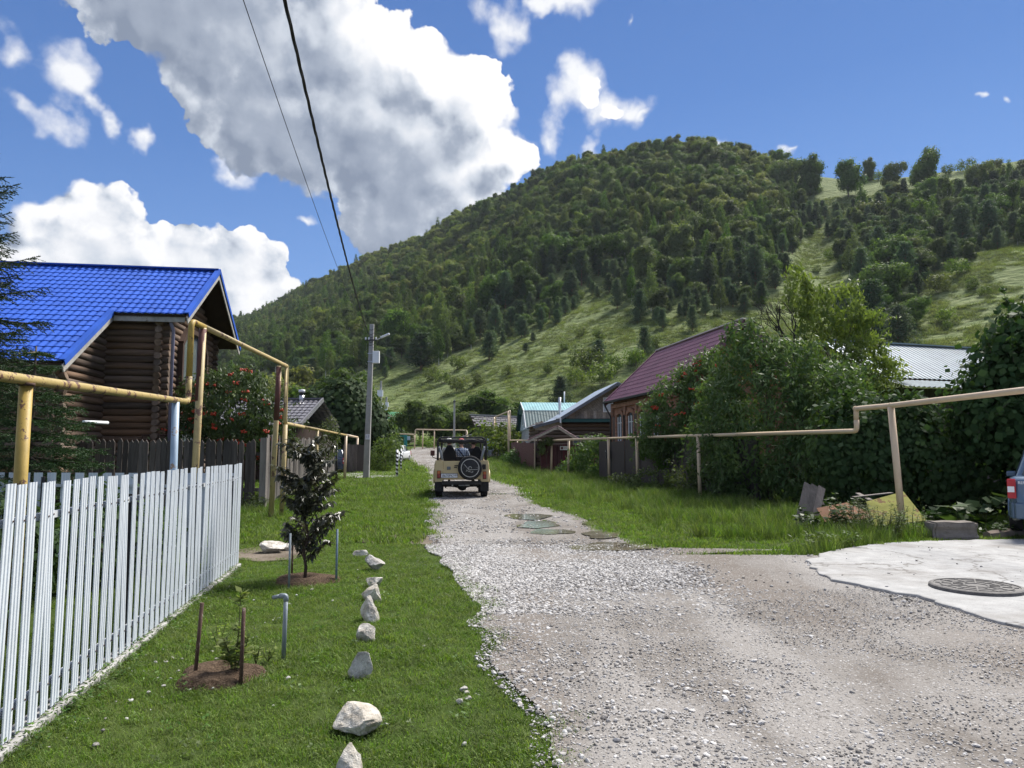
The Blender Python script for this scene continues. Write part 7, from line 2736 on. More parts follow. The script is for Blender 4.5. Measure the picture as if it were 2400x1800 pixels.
    IRON = plain('worn_cast_iron', (.125, .12, .118), .75, .2, .3, .35, 9, (.24, .22, .2), .64, .4)
    R_ = .47
    MB().lathe([(.001, .042), (R_ - .05, .042), (R_ - .048, .05), (R_ - .02, .05), (R_, .04), (R_ + .01, -.01)], (c.x, c.y, .038), n=40, smooth=False).build('lid', IRON, t)
    for r_ in (.12, .24, .35):
        MB().lathe([(r_ - .012, .042), (r_ - .01, .049), (r_ + .01, .049), (r_ + .012, .042)], (c.x, c.y, .038), n=36, smooth=False).build('raised_ring', IRON, t)
    mb = MB()
    for k in range(12):
        a = k * math.pi / 6
        mb.beam((c.x + .13 * math.cos(a), c.y + .13 * math.sin(a), .0835), (c.x + .40 * math.cos(a), c.y + .40 * math.sin(a), .0835), .018, .009)
    mb.build('raised_rib', IRON, t)


build_garden()


# ------------------------------------------------------------------ rubbish and weeds by the right post
def build_debris():
    GREYW = BOARD_LIGHT
    t = thing('old_pallet', 'old grey board pallet leaning against the thicket', 'pallet', G(1880, 1235))
    b = G(1870, 1236)
    for k in range(3):
        a = Vector((b.x + k * .17, b.y + .05 * k, .02))
        q = a + Vector((.46, .55, .86 - .04 * k))
        MB().beam(a, q, .165, .024, up=(.3, -.8, .5)).build('board', GREYW, t)
    for f in (.25, .7):
        a = Vector((b.x + .42 * f - .03, b.y + .55 * f + .05, .72 * f))
        MB().beam(a, a + Vector((.52, .12, -.05)), .08, .05, up=(.3, -.8, .5)).build('batten', GREYW, t)
    YS = plain('faded_yellow_sheet', (.20, .205, .065), .95, 0, .04, .3, 3, (.13, .085, .05), .56)
    RS = plain('rust_brown_sheet', (.17, .10, .068), .95, 0, .04, .3, 4)
    def sheet(name, label, pts, m_, th=.02):
        mb = MB(); mb.slab(pts, (0, .01, th)); return tag(mb.build(name, m_), label, 'sheet')
    sheet('metal_sheet', 'faded yellow green metal sheet leaning behind the cream post', [W(2030, 1178, 14.9), W(2118, 1154, 15.3), W(2172, 1222, 14.2), W(2050, 1236, 14.1)], YS)
    sheet('metal_sheet', 'rust brown metal sheet lying beside the leaning pallet', [W(1914, 1193, 15.4), W(1985, 1180, 15.8), W(2062, 1214, 14.8), W(1935, 1226, 14.6)], RS)
    tag(MB().beam(W(2000, 1165, 15.7), W(2090, 1155, 15.8), .12, .02).build('plank', GREYW), 'pale plank lying on top of the rubbish heap', 'plank')
    tag(MB().beam(W(2040, 1172, 15.5), W(2010, 1156, 16.1), .10, .02).build('plank', GREYW), 'short pale plank slanting on the rubbish heap', 'plank')
    tag(MB().slab([W(1870, 1290, 12.6), W(1925, 1272, 13.0), W(1935, 1280, 12.8), W(1880, 1300, 12.3)], (0, 0, .05)).build('stone_slab', mat('pale_limestone', rock_material)), 'flat pale stone slab among the weeds beside the pad', 'stone')
    # weeds
    W_DARK = leaf_mat('weed_dark_leaves', (.03, .065, .018), (.085, .135, .045), .3, .45)
    W_FINE = leaf_mat('fine_weed_leaves', (.05, .085, .025), (.12, .165, .055), .35, .55)
    rng = random.Random(19); nr = np.random.default_rng(19)
    def weed(label, x, y, h, spread, n_stem, per, leaf, asp, m_, name='weed_clump', droop=0.3):
        t = thing(name, label, 'weed', (x, y, 0))
        mb = MB(); C, A, Nn = [], [], []
        for k in range(n_stem):
            a = rng.uniform(0, 6.28); r0 = rng.uniform(0, spread * .5)
            p0 = Vector((x + math.cos(a) * r0, y + math.sin(a) * r0 * .7, 0))
            hh = h * rng.uniform(.55, 1.0)
            p1 = p0 + Vector((math.cos(a) * spread * .35 + rng.gauss(0, .04), math.sin(a) * spread * .25, hh))
            md = p0.lerp(p1, .5) + Vector((rng.gauss(0, .03), 0, .03))
            mb.tube([p0, md, p1], [.007, .005, .002], 4, cap=False)
            for j in range(per):
                f = rng.uniform(.15, 1.0)
                p = p0.lerp(md, f * 2) if f < .5 else md.lerp(p1, f * 2 - 1)
                aa = rng.uniform(0, 6.28)
                d = Vector((math.cos(aa), math.sin(aa), rng.uniform(-droop, .5))).normalized()
                C.append(p + d * leaf * .5); A.append(d); Nn.append(Vector((rng.gauss(0, .45), rng.gauss(0, .45), .9)))
        n = len(C); s = leaf * nr.uniform(.5, 1.25, n)
        V, F = cards(np.array(C), np.array(A), np.array(Nn), s, s * asp)
        mb.build('stem', plain('green_stem', (.09, .10, .04)), t)
        link('foliage', mesh_np('foliage', V, F, m_, attr=nr.random(n)), t)
    p = lambda u, v: G(u, v)
    q = p(1925, 1250); weed('broad leaved dark weed before the rust brown sheet', q.x, q.y, .55, .7, 14, 16, .16, .6, W_DARK)
    q = p(1990, 1248); weed('tall leafy weed in front of the rubbish heap', q.x, q.y, .85, .5, 12, 26, .10, .42, W_DARK)
    q = p(2040, 1256); weed('feathery weed left of the leaning cream post', q.x, q.y, .75, .7, 24, 44, .065, .3, W_FINE)
    q = p(2085, 1262); weed('feathery weed at the foot of the leaning cream post', q.x, q.y, .65, .6, 22, 44, .06, .3, W_FINE)
    q = p(2140, 1258); weed('thin weed right of the leaning cream post', q.x, q.y, .6, .5, 14, 34, .065, .32, W_FINE)
    q = p(1960, 1284); weed('low weed at the corner of the white pad', q.x, q.y, .28, .6, 18, 22, .07, .4, W_FINE)
    q = p(2190, 1225); weed('broad low weed behind the concrete block', q.x, q.y, .35, .8, 12, 14, .18, .6, W_DARK)
    q = p(2318, 1250); weed('big burdock with broad leaves beside the parked car', q.x, q.y + .3, .85, .7, 9, 6, .36, .68, W_DARK, 'burdock', .5)
    q = p(2318, 1258); weed('low nettles under the burdock', q.x, q.y, .3, .8, 16, 16, .11, .5, W_DARK)
    q = p(590, 1195); weed('nettles at the foot of the grey board fence', q.x, q.y, .55, 1.0, 26, 20, .10, .45, W_DARK)
    q = p(1885, 1285); weed('small grey green weed on the pad corner', q.x, q.y, .3, .4, 9, 12, .12, .25, W_FINE)


build_debris()
# ------------------------------------------------------------------ vehicles
CREAM_CAR = plain('worn_cream_car_paint', (.50, .40, .22), .38, 0, .5, .10, 2.5, (.28, .21, .12), .74, .03)
RUBBER = plain('tyre_rubber', (.022, .022, .024), .85, 0, .25, .3, 12, (.12, .11, .095), .66, .4)
CHASSIS = plain('dusty_black_steel', (.035, .034, .034), .8, 0, .25, .3, 8, (.12, .11, .10), .68)
CANVAS = plain('black_canvas', (.035, .036, .04), .85, 0, .2, .25, 6, (.11, .11, .115), .62, .4)
SEATCLOTH = plain('black_seat_cloth', (.014, .015, .018), .9, 0, .15, .2, 10)
GREYTUBE = plain('grey_foam_tube', (.20, .22, .25), .6, 0, .4, .1, 6)
RED_LAMP = plain('red_lamp_glass', (.22, .018, .016), .2, 0, .6, .2, 12)
AMBER_LAMP = plain('amber_lamp_glass', (.40, .10, .02), .2, 0, .6, .2, 12)
PLATE = plain('number_plate_white', (.68, .70, .74), .4, 0, .4, .04, 8)
BLACKP = plain('black_print', (.02, .02, .025), .6, 0, .2, .1, 8)
PALE_PRINT = plain('pale_grey_print', (.48, .48, .46), .6, 0, .2, .08, 8)
GREYPLATE = plain('grey_cast_plate', (.14, .155, .17), .6, 0, .4, .15, 12)


def tyre(mb, c, R_, w, axis='x', lugs=26):
    """tyre with rounded shoulders and tread blocks"""
    h = w / 2
    prof = [(R_ * .60, -h * .72), (R_ * .70, -h * .95), (R_ * .86, -h), (R_ * .955, -h * .86), (R_ * .975, -h * .5), (R_ * .975, h * .5), (R_ * .955, h * .86), (R_ * .86, h), (R_ * .70, h * .95), (R_ * .60, h * .72)]
    mb.lathe(prof, c, axis, 32)
    c = Vector(c)
    for k in range(lugs):
        a = 2 * math.pi * k / lugs
        for s in (-1, 1):
            aa = a + (0 if s < 0 else math.pi / lugs)
            rad = Vector((math.cos(aa), math.sin(aa)))
            if axis == 'x':
                p = c + Vector((s * h * .48, rad.x * R_ * .975, rad.y * R_ * .975)); M = Matrix.Rotation(aa, 3, 'X')
                mb.box(p, (h * .8, R_ * .06, R_ * .13), M)
    return mb


def build_jeep():
    pos = G(1082, 1168)
    t = thing('open_jeep', 'cream open off-road vehicle with a roll cage and rear spare wheel driving up the street', 'off-road vehicle', (pos.x, pos.y, pos.z + .02), R(4.5))
    def P(mb, name, m_, parent=t, bv=0.0):
        o = mb.build(name, m_, parent, world=False)
        if bv:
            bevel(o, bv, 2, 50)
        return o
    # local frame: x to the right, y forward, origin on the ground under the tailgate
    RW, HWD = .38, .735
    ZB, ZT = .47, 1.19
    # tub: rear panels, sides with rounded shoulders, floor
    mb = MB()
    def section(y, wtop, wmid, wbot, zt, zb):
        return [Vector((sx * w, y, z)) for sx, w, z in ((-1, wbot, zb), (-1, wmid, zb + .22), (-1, wmid, zt - .14), (-1, wtop, zt))]
    for sx in (-1, 1):
        secs = []
        for (y, wt, wm, wb, zt, zb) in ((0.0, .835, .865, .855, ZT, ZB), (.05, .855, .885, .875, ZT, ZB), (.30, .86, .892, .885, ZT, .50), (1.0, .86, .892, .885, ZT, .52), (1.75, .86, .892, .885, ZT - .05, .50), (2.25, .84, .87, .865, ZT + .02, .48)):
            secs.append([Vector((sx * w, y, z)) for w, z in ((wb, zb), (wm, zb + .22), (wm, zt - .14), (wt, zt - .015), (wt - .03, zt))])
        n = len(secs[0])
        vs = [p for s in secs for p in s] + [p - Vector((sx * .035, 0, 0)) for s in secs for p in s]
        N0 = len(secs) * n
        fs = []
        for i in range(len(secs) - 1):
            for j in range(n - 1):
                f = (i * n + j, (i + 1) * n + j, (i + 1) * n + j + 1, i * n + j + 1)
                fs.append(f if sx > 0 else f[::-1])
                g = tuple(N0 + q for q in f)
                fs.append(g[::-1] if sx > 0 else g)
        for i in range(len(secs) - 1):
            for j in (0, n - 1):
                f = (i * n + j, N0 + i * n + j, N0 + (i + 1) * n + j, (i + 1) * n + j)
                fs.append(f)
        for i in (0, len(secs) - 1):
            for j in range(n - 1):
                fs.append((i * n + j, i * n + j + 1, N0 + i * n + j + 1, N0 + i * n + j))
        mb._add(vs, fs, False)
        # rear corner posts
        mb.box((sx * .725, .015, (ZT + ZB) / 2 + .02), (.245, .05, ZT - ZB - .04))
    mb.box((0, 1.15, .60), (1.68, 2.25, .05))
    mb.box((0, 2.25, 1.0), (1.68, .06, .50))
    for sx in (-1, 1):
        mb.box((sx * .66, .45, .74), (.36, .85, .30))
    P(mb, 'body', CREAM_CAR, bv=.012)
    # rear wheel-arch lips
    for sx in (-1, 1):
        mb = MB()
        pts = [Vector((sx * .90, .48 + .46 * math.cos(a), .42 + .46 * math.sin(a))) for a in np.linspace(.15, math.pi - .15, 12)]
        mb.tube(pts, .022, 6)
        P(mb, 'arch_lip', CREAM_CAR)
    # tailgate with its seams, stiffening panel and cast handle plate
    mb = MB()
    mb.box((-.0, -.012, .885), (1.19, .035, .57))
    mb.box((-.30, -.036, .93), (.44, .014, .30))
    tg = P(mb, 'tailgate', CREAM_CAR, bv=.012)
    mb = MB()
    mb.box((-.42, -.052, .945), (.12, .02, .105)); mb.box((-.42, -.064, .925), (.10, .014, .03))
    P(mb, 'handle_plate', GREYPLATE, tg, .008)
    mb = MB()
    for x in (-.17, .62):
        mb.box((x, -.04, 1.02), (.14, .03, .035)); mb.box((x - .03, -.045, .965), (.1, .03, .03))
    P(mb, 'hinge', CHASSIS, tg)
    # lamps and plate
    for sx in (-1, 1):
        z = .745 if sx < 0 else .72
        lm = P(MB().box((sx * .735, -.045, z), (.118, .055, .25)), 'tail_light', CHASSIS, bv=.015)
        P(MB().box((sx * .735, -.078, z + .068), (.098, .018, .095)), 'amber_lens', AMBER_LAMP, lm, .008)
        P(MB().box((sx * .735, -.078, z - .045), (.098, .018, .12)), 'red_lens', RED_LAMP, lm, .008)
    pl = P(MB().box((-.40, -.052, .705), (.525, .012, .125)), 'number_plate', PLATE, bv=.005)
    P(MB().box((-.40, -.046, .705), (.545, .008, .145)), 'plate_frame', CHASSIS, pl)
    me = text_mesh('B670PK', .115, BLACKP, .001)
    o = link('lettering', me, pl, False, (-.455, -.0605, .702), (math.pi / 2, 0, 0), (.92, 1, 1))
    o = link('lettering', text_mesh('163', .085, BLACKP, .001), pl, False, (-.205, -.0605, .718), (math.pi / 2, 0, 0))
    P(MB().box((-.268, -.0595, .705), (.004, .003, .115)), 'plate_divider', BLACKP, pl)
    # spare wheel in a black cover with a pale ring and emblem
    sp = Vector((.26, -.17, .955))
    R_ = .392
    mb = MB()
    mb.lathe([(R_ * .3, .11), (R_ * .90, .11), (R_ * .985, .06), (R_, -.02), (R_ * .97, -.08), (R_ * .90, -.105), (R_ * .78, -.112), (.001, -.114)], sp, 'y', 40)
    sw = P(mb, 'spare_wheel', RUBBER)
    P(MB().lathe([(R_ * .80, -.108), (R_ * .79, -.119), (.001, -.121)], sp, 'y', 40), 'cover', CANVAS, sw)
    P(MB().lathe([(.272, -.118), (.274, -.1245), (.292, -.1245), (.294, -.118)], sp, 'y', 48), 'cover_ring', PALE_PRINT, sw)
    y = sp.y - .1235
    q = lambda x, z: Vector((sp.x + x, y, sp.z + z))
    mb = MB()
    mb.tube([q(.045 * math.cos(a) + .0, .045 * math.sin(a) + .0) for a in np.linspace(-.3, math.pi + .5, 14)], .007, 5)
    mb.tube([q(-.20, .13), q(-.07, -.02), q(-.045, -.055)], .0065, 5)
    mb.tube([q(-.07, -.02), q(-.02, -.045), q(.06, -.052), q(.245, -.050)], .0065, 5)
    P(mb, 'emblem', PALE_PRINT, sw)
    o = link('lettering', text_mesh('УАЗ', .10, PALE_PRINT, .001, shear=.25), sw, False, q(-.03, -.105) , (math.pi / 2, R(13), 0), (1.25, .8, 1))
    mb = MB(); mb.box((.26, -.05, .955), (.3, .08, .12)); mb.box((.72, -.04, .985), (.10, .05, .16)); mb.beam((.3, -.06, .955), (.72, -.04, .985), .08, .05)
    P(mb, 'spare_bracket', CHASSIS)
    # under the tail: bumper, frame, axle, springs, exhaust, hook
    P(MB().box((0, -.03, .475), (1.27, .12, .12)), 'bumper', CHASSIS, bv=.015)
    mb = MB()
    for sx in (-1, 1):
        mb.box((sx * .42, 1.6, .44), (.07, 3.3, .11))
        mb.tube([(sx * .52, -.02, .42), (sx * .52, .25, .34), (sx * .52, .48, .31), (sx * .52, .75, .34), (sx * .52, .95, .42)], .03, 6)
        mb.box((sx * .70, .05, .40), (.24, .02, .2))
    P(mb, 'frame', CHASSIS)
    mb = MB()
    mb.tube([(-.70, .48, .38), (-.28, .48, .37), (-.12, .48, .36), (.12, .48, .36), (.28, .48, .37), (.70, .48, .38)], [.05, .05, .075, .075, .05, .05], 12)
    mb.ball((.02, .46, .345), (.16, .17, .145), 14, 10)
    P(mb, 'rear_axle', CHASSIS)
    mb = MB(); mb.tube([(-.30, -.02, .40), (-.30, .6, .42), (-.3, 1.2, .42)], .025, 8); mb.tube([(-.1, .0, .40), (.25, .0, .405)], .03, 8)
    P(mb, 'exhaust_pipe', SILVER)
    mb = MB()
    mb.tube([Vector((.10 + .035 * math.cos(a), -.10, .29 + .035 * math.sin(a))) for a in np.linspace(0, 6.28, 12)], .009, 5)
    mb.tube([(.10, -.06, .42), (.10, -.10, .33)], .012, 5)
    P(mb, 'tow_hook', CHASSIS)
    # wheels
    for sx in (-1, 1):
        for yy in (.48, 2.86):
            mb = MB(); tyre(mb, (sx * HWD, yy, RW), RW, .225)
            w = P(mb, 'wheel', RUBBER)
            mb = MB(); mb.lathe([(.001, sx * .05), (RW * .25, sx * .05), (RW * .3, sx * .08), (RW * .62, sx * .085), (RW * .62, -sx * .07), (RW * .2, -sx * .06), (.001, -sx * .06)], (sx * HWD, yy, RW), 'x', 20)
            P(mb, 'rim', CHASSIS, w)
            if yy < 1:
                P(MB().box((sx * .735, .0, .36), (.27, .015, .30)), 'mud_flap', RUBBER)
    # bonnet, front wings, grille, lights, windscreen
    mb = MB()
    mb.grid(lambda a, b: Vector(((a - .5) * (1.30 - .16 * b), 2.28 + 1.22 * b, 1.16 - .06 * b - .05 * (2 * a - 1) ** 2)), 8, 4)
    mb.box((0, 2.9, .88), (1.1, 1.2, .44))
    for sx in (-1, 1):
        mb.grid(lambda a, b: Vector((sx * (.56 + .32 * a), 2.30 + 1.25 * b, .98 - .05 * a - .10 * max(0, b - .75) * 4 * .6)), 2, 8)
        mb.box((sx * .875, 2.45, .72), (.03, .32, .48)); mb.box((sx * .875, 3.42, .76), (.03, .22, .34))
    P(mb, 'bonnet', CREAM_CAR)
    mb = MB()
    for k in range(9):
        mb.box((-.36 + k * .09, 3.515, .86), (.03, .03, .26))
    P(mb, 'grille', CHASSIS)
    for sx in (-1, 1):
        P(MB().lathe([(.001, .03), (.07, .02), (.088, 0), (.09, -.04)], (sx * .60, 3.54, .86), 'y', 16), 'headlight', WHITE_PL)
    P(MB().box((0, 3.62, .55), (1.6, .08, .12)), 'front_bumper', CHASSIS, bv=.01)
    mb = MB()
    for a, b in (((-.72, 2.2, 1.22), (-.68, 2.1, 1.80)), ((.72, 2.2, 1.22), (.68, 2.1, 1.80)), ((-.69, 2.1, 1.80), (.69, 2.1, 1.80)), ((-.72, 2.2, 1.23), (.72, 2.2, 1.23)), ((0, 2.2, 1.23), (0, 2.1, 1.8))):
        mb.beam(a, b, .05, .04)
    wsf = P(mb, 'windscreen_frame', CANVAS)
    def clear(N):
        g = N.add('ShaderNodeBsdfTransparent', {'Color': c4((.86, .9, .9))})
        s = N.add('ShaderNodeBsdfGlossy', {'Color': c4((.8, .85, .9)), 'Roughness': .03})
        return N.add('ShaderNodeMixShader', {0: .10, 1: g.outputs[0], 2: s.outputs[0]}).outputs[0]
    mb = MB(); mb.slab([(-.70, 2.2, 1.24), (.70, 2.2, 1.24), (.66, 2.1, 1.79), (-.66, 2.1, 1.79)], (0, .006, 0))
    P(mb, 'windscreen', mat('clear_windscreen', clear), wsf)
    # roll cage and rolled-up canvas hood
    mb = MB()
    for yy, zt in ((.10, 1.93), (1.15, 1.95)):
        mb.tube(smooth_path([(-.79, yy, 1.18), (-.775, yy, zt), (.775, yy, zt), (.79, yy, 1.18)], .16, 6), .026, 10)
    for sx in (-1, 1):
        mb.tube([(sx * .74, .10, 1.915), (sx * .74, 1.15, 1.93), (sx * .69, 2.1, 1.83)], .024, 8)
        mb.tube([(sx * .80, 1.15, 1.2), (sx * .80, .62, 1.22), (sx * .79, .12, 1.20)], .022, 8)
    mb.tube([(-.70, 1.62, 1.90), (.70, 1.62, 1.90)], .02, 8)
    P(mb, 'roll_cage', CANVAS)
    mb = MB()
    rng = random.Random(3)
    n = 22
    pts = [Vector((-.74 + 1.48 * k / n, .20 + rng.uniform(-.01, .01), 1.80 + .035 * math.sin(math.pi * k / n) * -1 + .04 + rng.uniform(-.012, .012) - .10 * max(0, k / n - .72))) for k in range(n + 1)]
    mb.tube(pts, [.062 + rng.uniform(-.014, .012) for _ in pts], 10)
    for k in (3, 11, 18):
        p = pts[k]
        mb.tube([p + Vector((0, .075 * math.cos(a), .075 * math.sin(a))) for a in np.linspace(0, 6.28, 12)], .008, 5)
    mb.grid(lambda a, b: Vector((-.72 + 1.44 * a, .22 + 1.9 * b, 1.905 + .02 * math.sin(a * 9) * (1 - b) - .03 * abs(2 * a - 1) ** 2)), 12, 4) if False else None
    P(mb, 'rolled_hood', CANVAS)
    for sx in (-1, 1):
        mb = MB(); mb.tube([(sx * .615, .06, 1.17), (sx * .70, .14, 1.50), (sx * .735, .16, 1.60)], .04, 10)
        st = P(mb, 'padded_strut', GREYTUBE)
        mb = MB(); mb.tube([(sx * .735, .16, 1.59), (sx * .745, .16, 1.64)], .042, 10)
        P(mb, 'strut_cap', WHITE_PL, st)
    # mirrors on the doors
    for sx in (-1, 1):
        mb = MB(); mb.tube([(sx * .86, 2.1, 1.22), (sx * 1.0, 2.0, 1.28), (sx * 1.02, 1.98, 1.42)], .014, 6)
        mi = P(mb, 'mirror', CHASSIS)
        bevel_o = P(MB().box((sx * 1.0, 1.98, 1.42), (.15, .05, .19)), 'mirror_glass', plain('mirror_face', (.08, .09, .10), .08, .2, .6, .1, 4) if sx > 0 else RUST_PAINT, mi, .02)
    # seats
    def seat(x, y, zt, w=.46):
        mb = MB()
        prof = [(-.5, 0.0), (-.5, .55), (-.46, .72), (-.34, .82), (-.24, .93), (-.14, 1.0), (.14, 1.0), (.24, .93), (.34, .82), (.46, .72), (.5, .55), (.5, 0)]
        H = zt - .88
        mb.slab([(x + px * w, y - .02 + .06 * pz, .88 + pz * H) for px, pz in prof], (0, .13, -.02))
        mb.box((x, y + .28, .86), (w, .46, .14))
        return P(mb, 'seat', SEATCLOTH, bv=.035)
    seat(-.40, .52, 1.70, .44)
    seat(.50, .52, 1.655, .42)
    seat(-.42, 1.42, 1.62, .46)
    seat(.42, 1.42, 1.62, .46)
    P(MB().box((.08, .60, 1.13), (.62, .12, .36)), 'bench_back', SEATCLOTH, bv=.04)
    P(MB().tube([(-.45, 1.98 + .0, 1.22), (-.45, 2.1, 1.15)], .02, 6), 'steering_column', CHASSIS)
    P(MB().tube([Vector((-.45 + .19 * math.cos(a), 1.96 + .06 * math.sin(a), 1.22 + .18 * math.sin(a))) for a in np.linspace(0, 6.2832, 20)], .014, 6), 'steering_wheel', CHASSIS)
    return t


JEEP = build_jeep()


# ------------------------------------------------------------------ people in the open vehicle
SKIN = plain('skin', (.36, .20, .14), .55, 0, .35, .08, 15)
HAIR = plain('dark_hair', (.015, .012, .011), .6, 0, .3, .3, 40)
JEANS = plain('dark_trousers', (.03, .036, .055), .85, 0, .2, .2, 20)


def check_cloth(N):
    p = obco(N)
    sp = N.add('ShaderNodeSeparateXYZ', {0: p})
    st = lambda s, ph, w: N.math('GREATER_THAN', N.math('SINE', N.math('ADD', N.math('MULTIPLY', s, 88.0), ph)), w)
    a, b = st(sp.outputs[0], 0, .1), st(sp.outputs[2], .6, .1)
    a2, b2 = st(sp.outputs[0], 1.6, .93), st(sp.outputs[2], 2.0, .93)
    m_ = N.math('MULTIPLY', N.math('ADD', a, b), .5)
    c = N.ramp(m_, [(0, (.60, .66, .72)), (.5, (.085, .13, .26)), (1, (.018, .028, .075))])
    c = N.mix(N.math('MAXIMUM', a2, b2), c, (.62, .68, .74))
    return bsdf(N, c, .85, 0, .15)


def person(label, x, y, zs, shirt, head_m, kind, turn=0.0, arms='lap'):
    """seated figure; origin on the seat, facing +y; a skinned body, then clothes, head hair or cap"""
    t = thing('person', label, 'person', (0, 0, 0))
    base = basis(JEEP)
    t.matrix_world = base @ Matrix.Translation((x, y, zs)) @ Matrix.Rotation(turn, 4, 'Z')
    t.location, t.rotation_euler = t.matrix_world.to_translation(), t.matrix_world.to_euler()
    def skin(name, V, E, Rr, m_, sub=1):
        me = bpy.data.meshes.new(name)
        me.from_pydata([Vector(v) for v in V], E, [])
        o = bpy.data.objects.new(name, me)
        COL.objects.link(o)
        o.modifiers.new('skin', 'SKIN').use_smooth_shade = True
        for d, r_ in zip(me.skin_vertices[0].data, Rr):
            d.radius = r_ if hasattr(r_, '__len__') else (r_, r_)
        me.skin_vertices[0].data[0].use_root = True
        sb = o.modifiers.new('subdivision', 'SUBSURF'); sb.levels = sb.render_levels = sub
        dg = bpy.context.evaluated_depsgraph_get()
        dg.update()
        m2 = bpy.data.meshes.new_from_object(o.evaluated_get(dg))
        m2.name = name
        bpy.data.objects.remove(o)
        m2.materials.clear(); m2.materials.append(m_)
        return link(name, m2, t, False)
    hand = (.13, .52, .28) if arms == 'lap' else (.12, .50, .42)
    V = [(0, .02, .08), (0, .0, .25), (0, -.02, .42), (0, 0, .55), (0, .02, .62), (0, .05, .70), (0, .065, .80), (0, .07, .86)]
    Rr = [(.15, .12), (.135, .10), (.155, .105), (.13, .085), (.052, .05), (.060, .062), (.078, .092), (.062, .075)]
    E = [(i, i + 1) for i in range(7)]
    def chain(start, pts, rad):
        prev = start
        for p, r_ in zip(pts, rad):
            V.append(p); Rr.append(r_); E.append((prev, len(V) - 1)); prev = len(V) - 1
        return prev
    for s in (-1, 1):
        chain(0, [(s * .10, .10, .08), (s * .13, .42, .10), (s * .14, .48, -.10), (s * .14, .44, -.32), (s * .14, .56, -.36)], [.09, .065, .055, .042, .035])
        el = (s * .25, .12, .24)
        w = chain(3, [(s * .165, .0, .535), (s * .22, .03, .40), el, (s * (hand[0] + .04), hand[1] - .10, hand[2]), (s * hand[0], hand[1], hand[2])], [.062, .05, .042, .032, .034])
        hx, hy, hz = V[w]
        for k in range(4):
            L = (.062, .072, .068, .052)[k]
            chain(w, [(hx + s * (.022 - .015 * k), hy + .045, hz + .006), (hx + s * (.022 - .015 * k), hy + .045 + L * .6, hz - .012), (hx + s * (.021 - .015 * k), hy + .045 + L * .8, hz - .035)], [.0095, .0085, .007])
        chain(w, [(hx - s * .032, hy + .012, hz + .004), (hx - s * .045, hy + .04, hz - .008)], [.010, .008])
    body = skin('body', V, E, Rr, SKIN)
    # shirt: a sleeve-and-trunk shell just outside the body
    V2 = [(0, .02, .06), (0, .0, .25), (0, -.02, .42), (0, 0, .55), (0, .015, .60)]
    R2 = [(.165, .135), (.15, .115), (.172, .122), (.146, .10), (.075, .072)]
    E2 = [(0, 1), (1, 2), (2, 3), (3, 4)]
    for s in (-1, 1):
        b = len(V2)
        V2 += [(s * .165, .0, .54), (s * .222, .03, .40), (s * .25, .12, .25)] ; R2 += [.078, .066, .058]
        E2 += [(3, b), (b, b + 1), (b + 1, b + 2)]
    skin('shirt', V2, E2, R2, shirt)
    V3 = [(0, .02, .03), (0, .01, .10)]; R3 = [(.165, .14), (.16, .13)]; E3 = [(0, 1)]
    for s in (-1, 1):
        b = len(V3)
        V3 += [(s * .10, .10, .075), (s * .13, .42, .10), (s * .14, .485, -.10), (s * .14, .44, -.29)]; R3 += [.10, .078, .066, .055]
        E3 += [(0, b), (b, b + 1), (b + 1, b + 2), (b + 2, b + 3)]
    skin('trousers', V3, E3, R3, JEANS)
    # head detail: nose, ears, eyes, mouth
    mb = MB()
    for s in (-1, 1):
        mb.ball((s * .083, .06, .775), (.012, .024, .034), 8, 6)
    mb.ball((0, .158, .77), (.014, .02, .022), 8, 6)
    mb.build('ears_and_nose', SKIN, t, False)['label'] = 'ears and nose'
    mb = MB()
    for s in (-1, 1):
        mb.ball((s * .032, .142, .795), (.012, .008, .008), 8, 5)
    mb.box((0, .148, .735), (.05, .008, .008))
    mb.build('face_features', HAIR, t, False)
    mb = MB()
    mb.ball((0, .052, .815), (.092, .106, .098), 16, 10)
    hm = mb.build('hair', HAIR, t, False)
    for v in hm.data.vertices:
        if v.co.y > .10 and v.co.z < .85:
            v.co.y = .10
        if v.co.z < .74:
            v.co.z = .74
    if kind == 'cap':
        mb = MB()
        mb.lathe([(.100, .0), (.105, .03), (.095, .07), (.06, .105), (.001, .118)], (0, .055, .825), 'z', 20)
        mb.slab([(-.075, .13, .832), (.075, .13, .832), (.06, .22, .82), (-.06, .22, .82)], (0, 0, .012))
        mb.build('cap', head_m, t, False)
    return t


def build_people():
    CHECK = mat('blue_check_cloth', check_cloth)
    RED_CAP = plain('faded_red_cap_cloth', (.50, .10, .12), .85, 0, .2, .25, 30, (.62, .45, .45), .58)
    WHITE_CAP = plain('white_cap_cloth', (.68, .67, .64), .85, 0, .2, .08, 20)
    GREYSH = plain('pale_grey_shirt', (.42, .42, .40), .85, 0, .2, .12, 15)
    DARKSH = plain('black_shirt', (.02, .021, .025), .85, 0, .2, .2, 15)
    a = person('person in a white cap driving behind the tall black seat of the open vehicle', -.42, 1.58, 1.0, GREYSH, WHITE_CAP, 'cap', 0, 'wheel')
    b = person('person in a red cap and blue checked shirt with a dark strap across the back', -.01, .98, .98, CHECK, RED_CAP, 'cap')
    mb = MB()
    pts = [(-.13, -.02, .60), (-.10, -.10, .56), (-.02, -.145, .46), (.07, -.145, .34), (.14, -.10, .22)]
    for p, q in zip(pts[:-1], pts[1:]):
        mb.beam(p, q, .035, .012, up=(0, -1, 0))
    mb.build('strap', BLACKP, b, False)
    c = person('dark haired person in black behind the right seat of the open vehicle', .40, 1.30, .97, DARKSH, HAIR, 'hair', R(-8))


build_people()


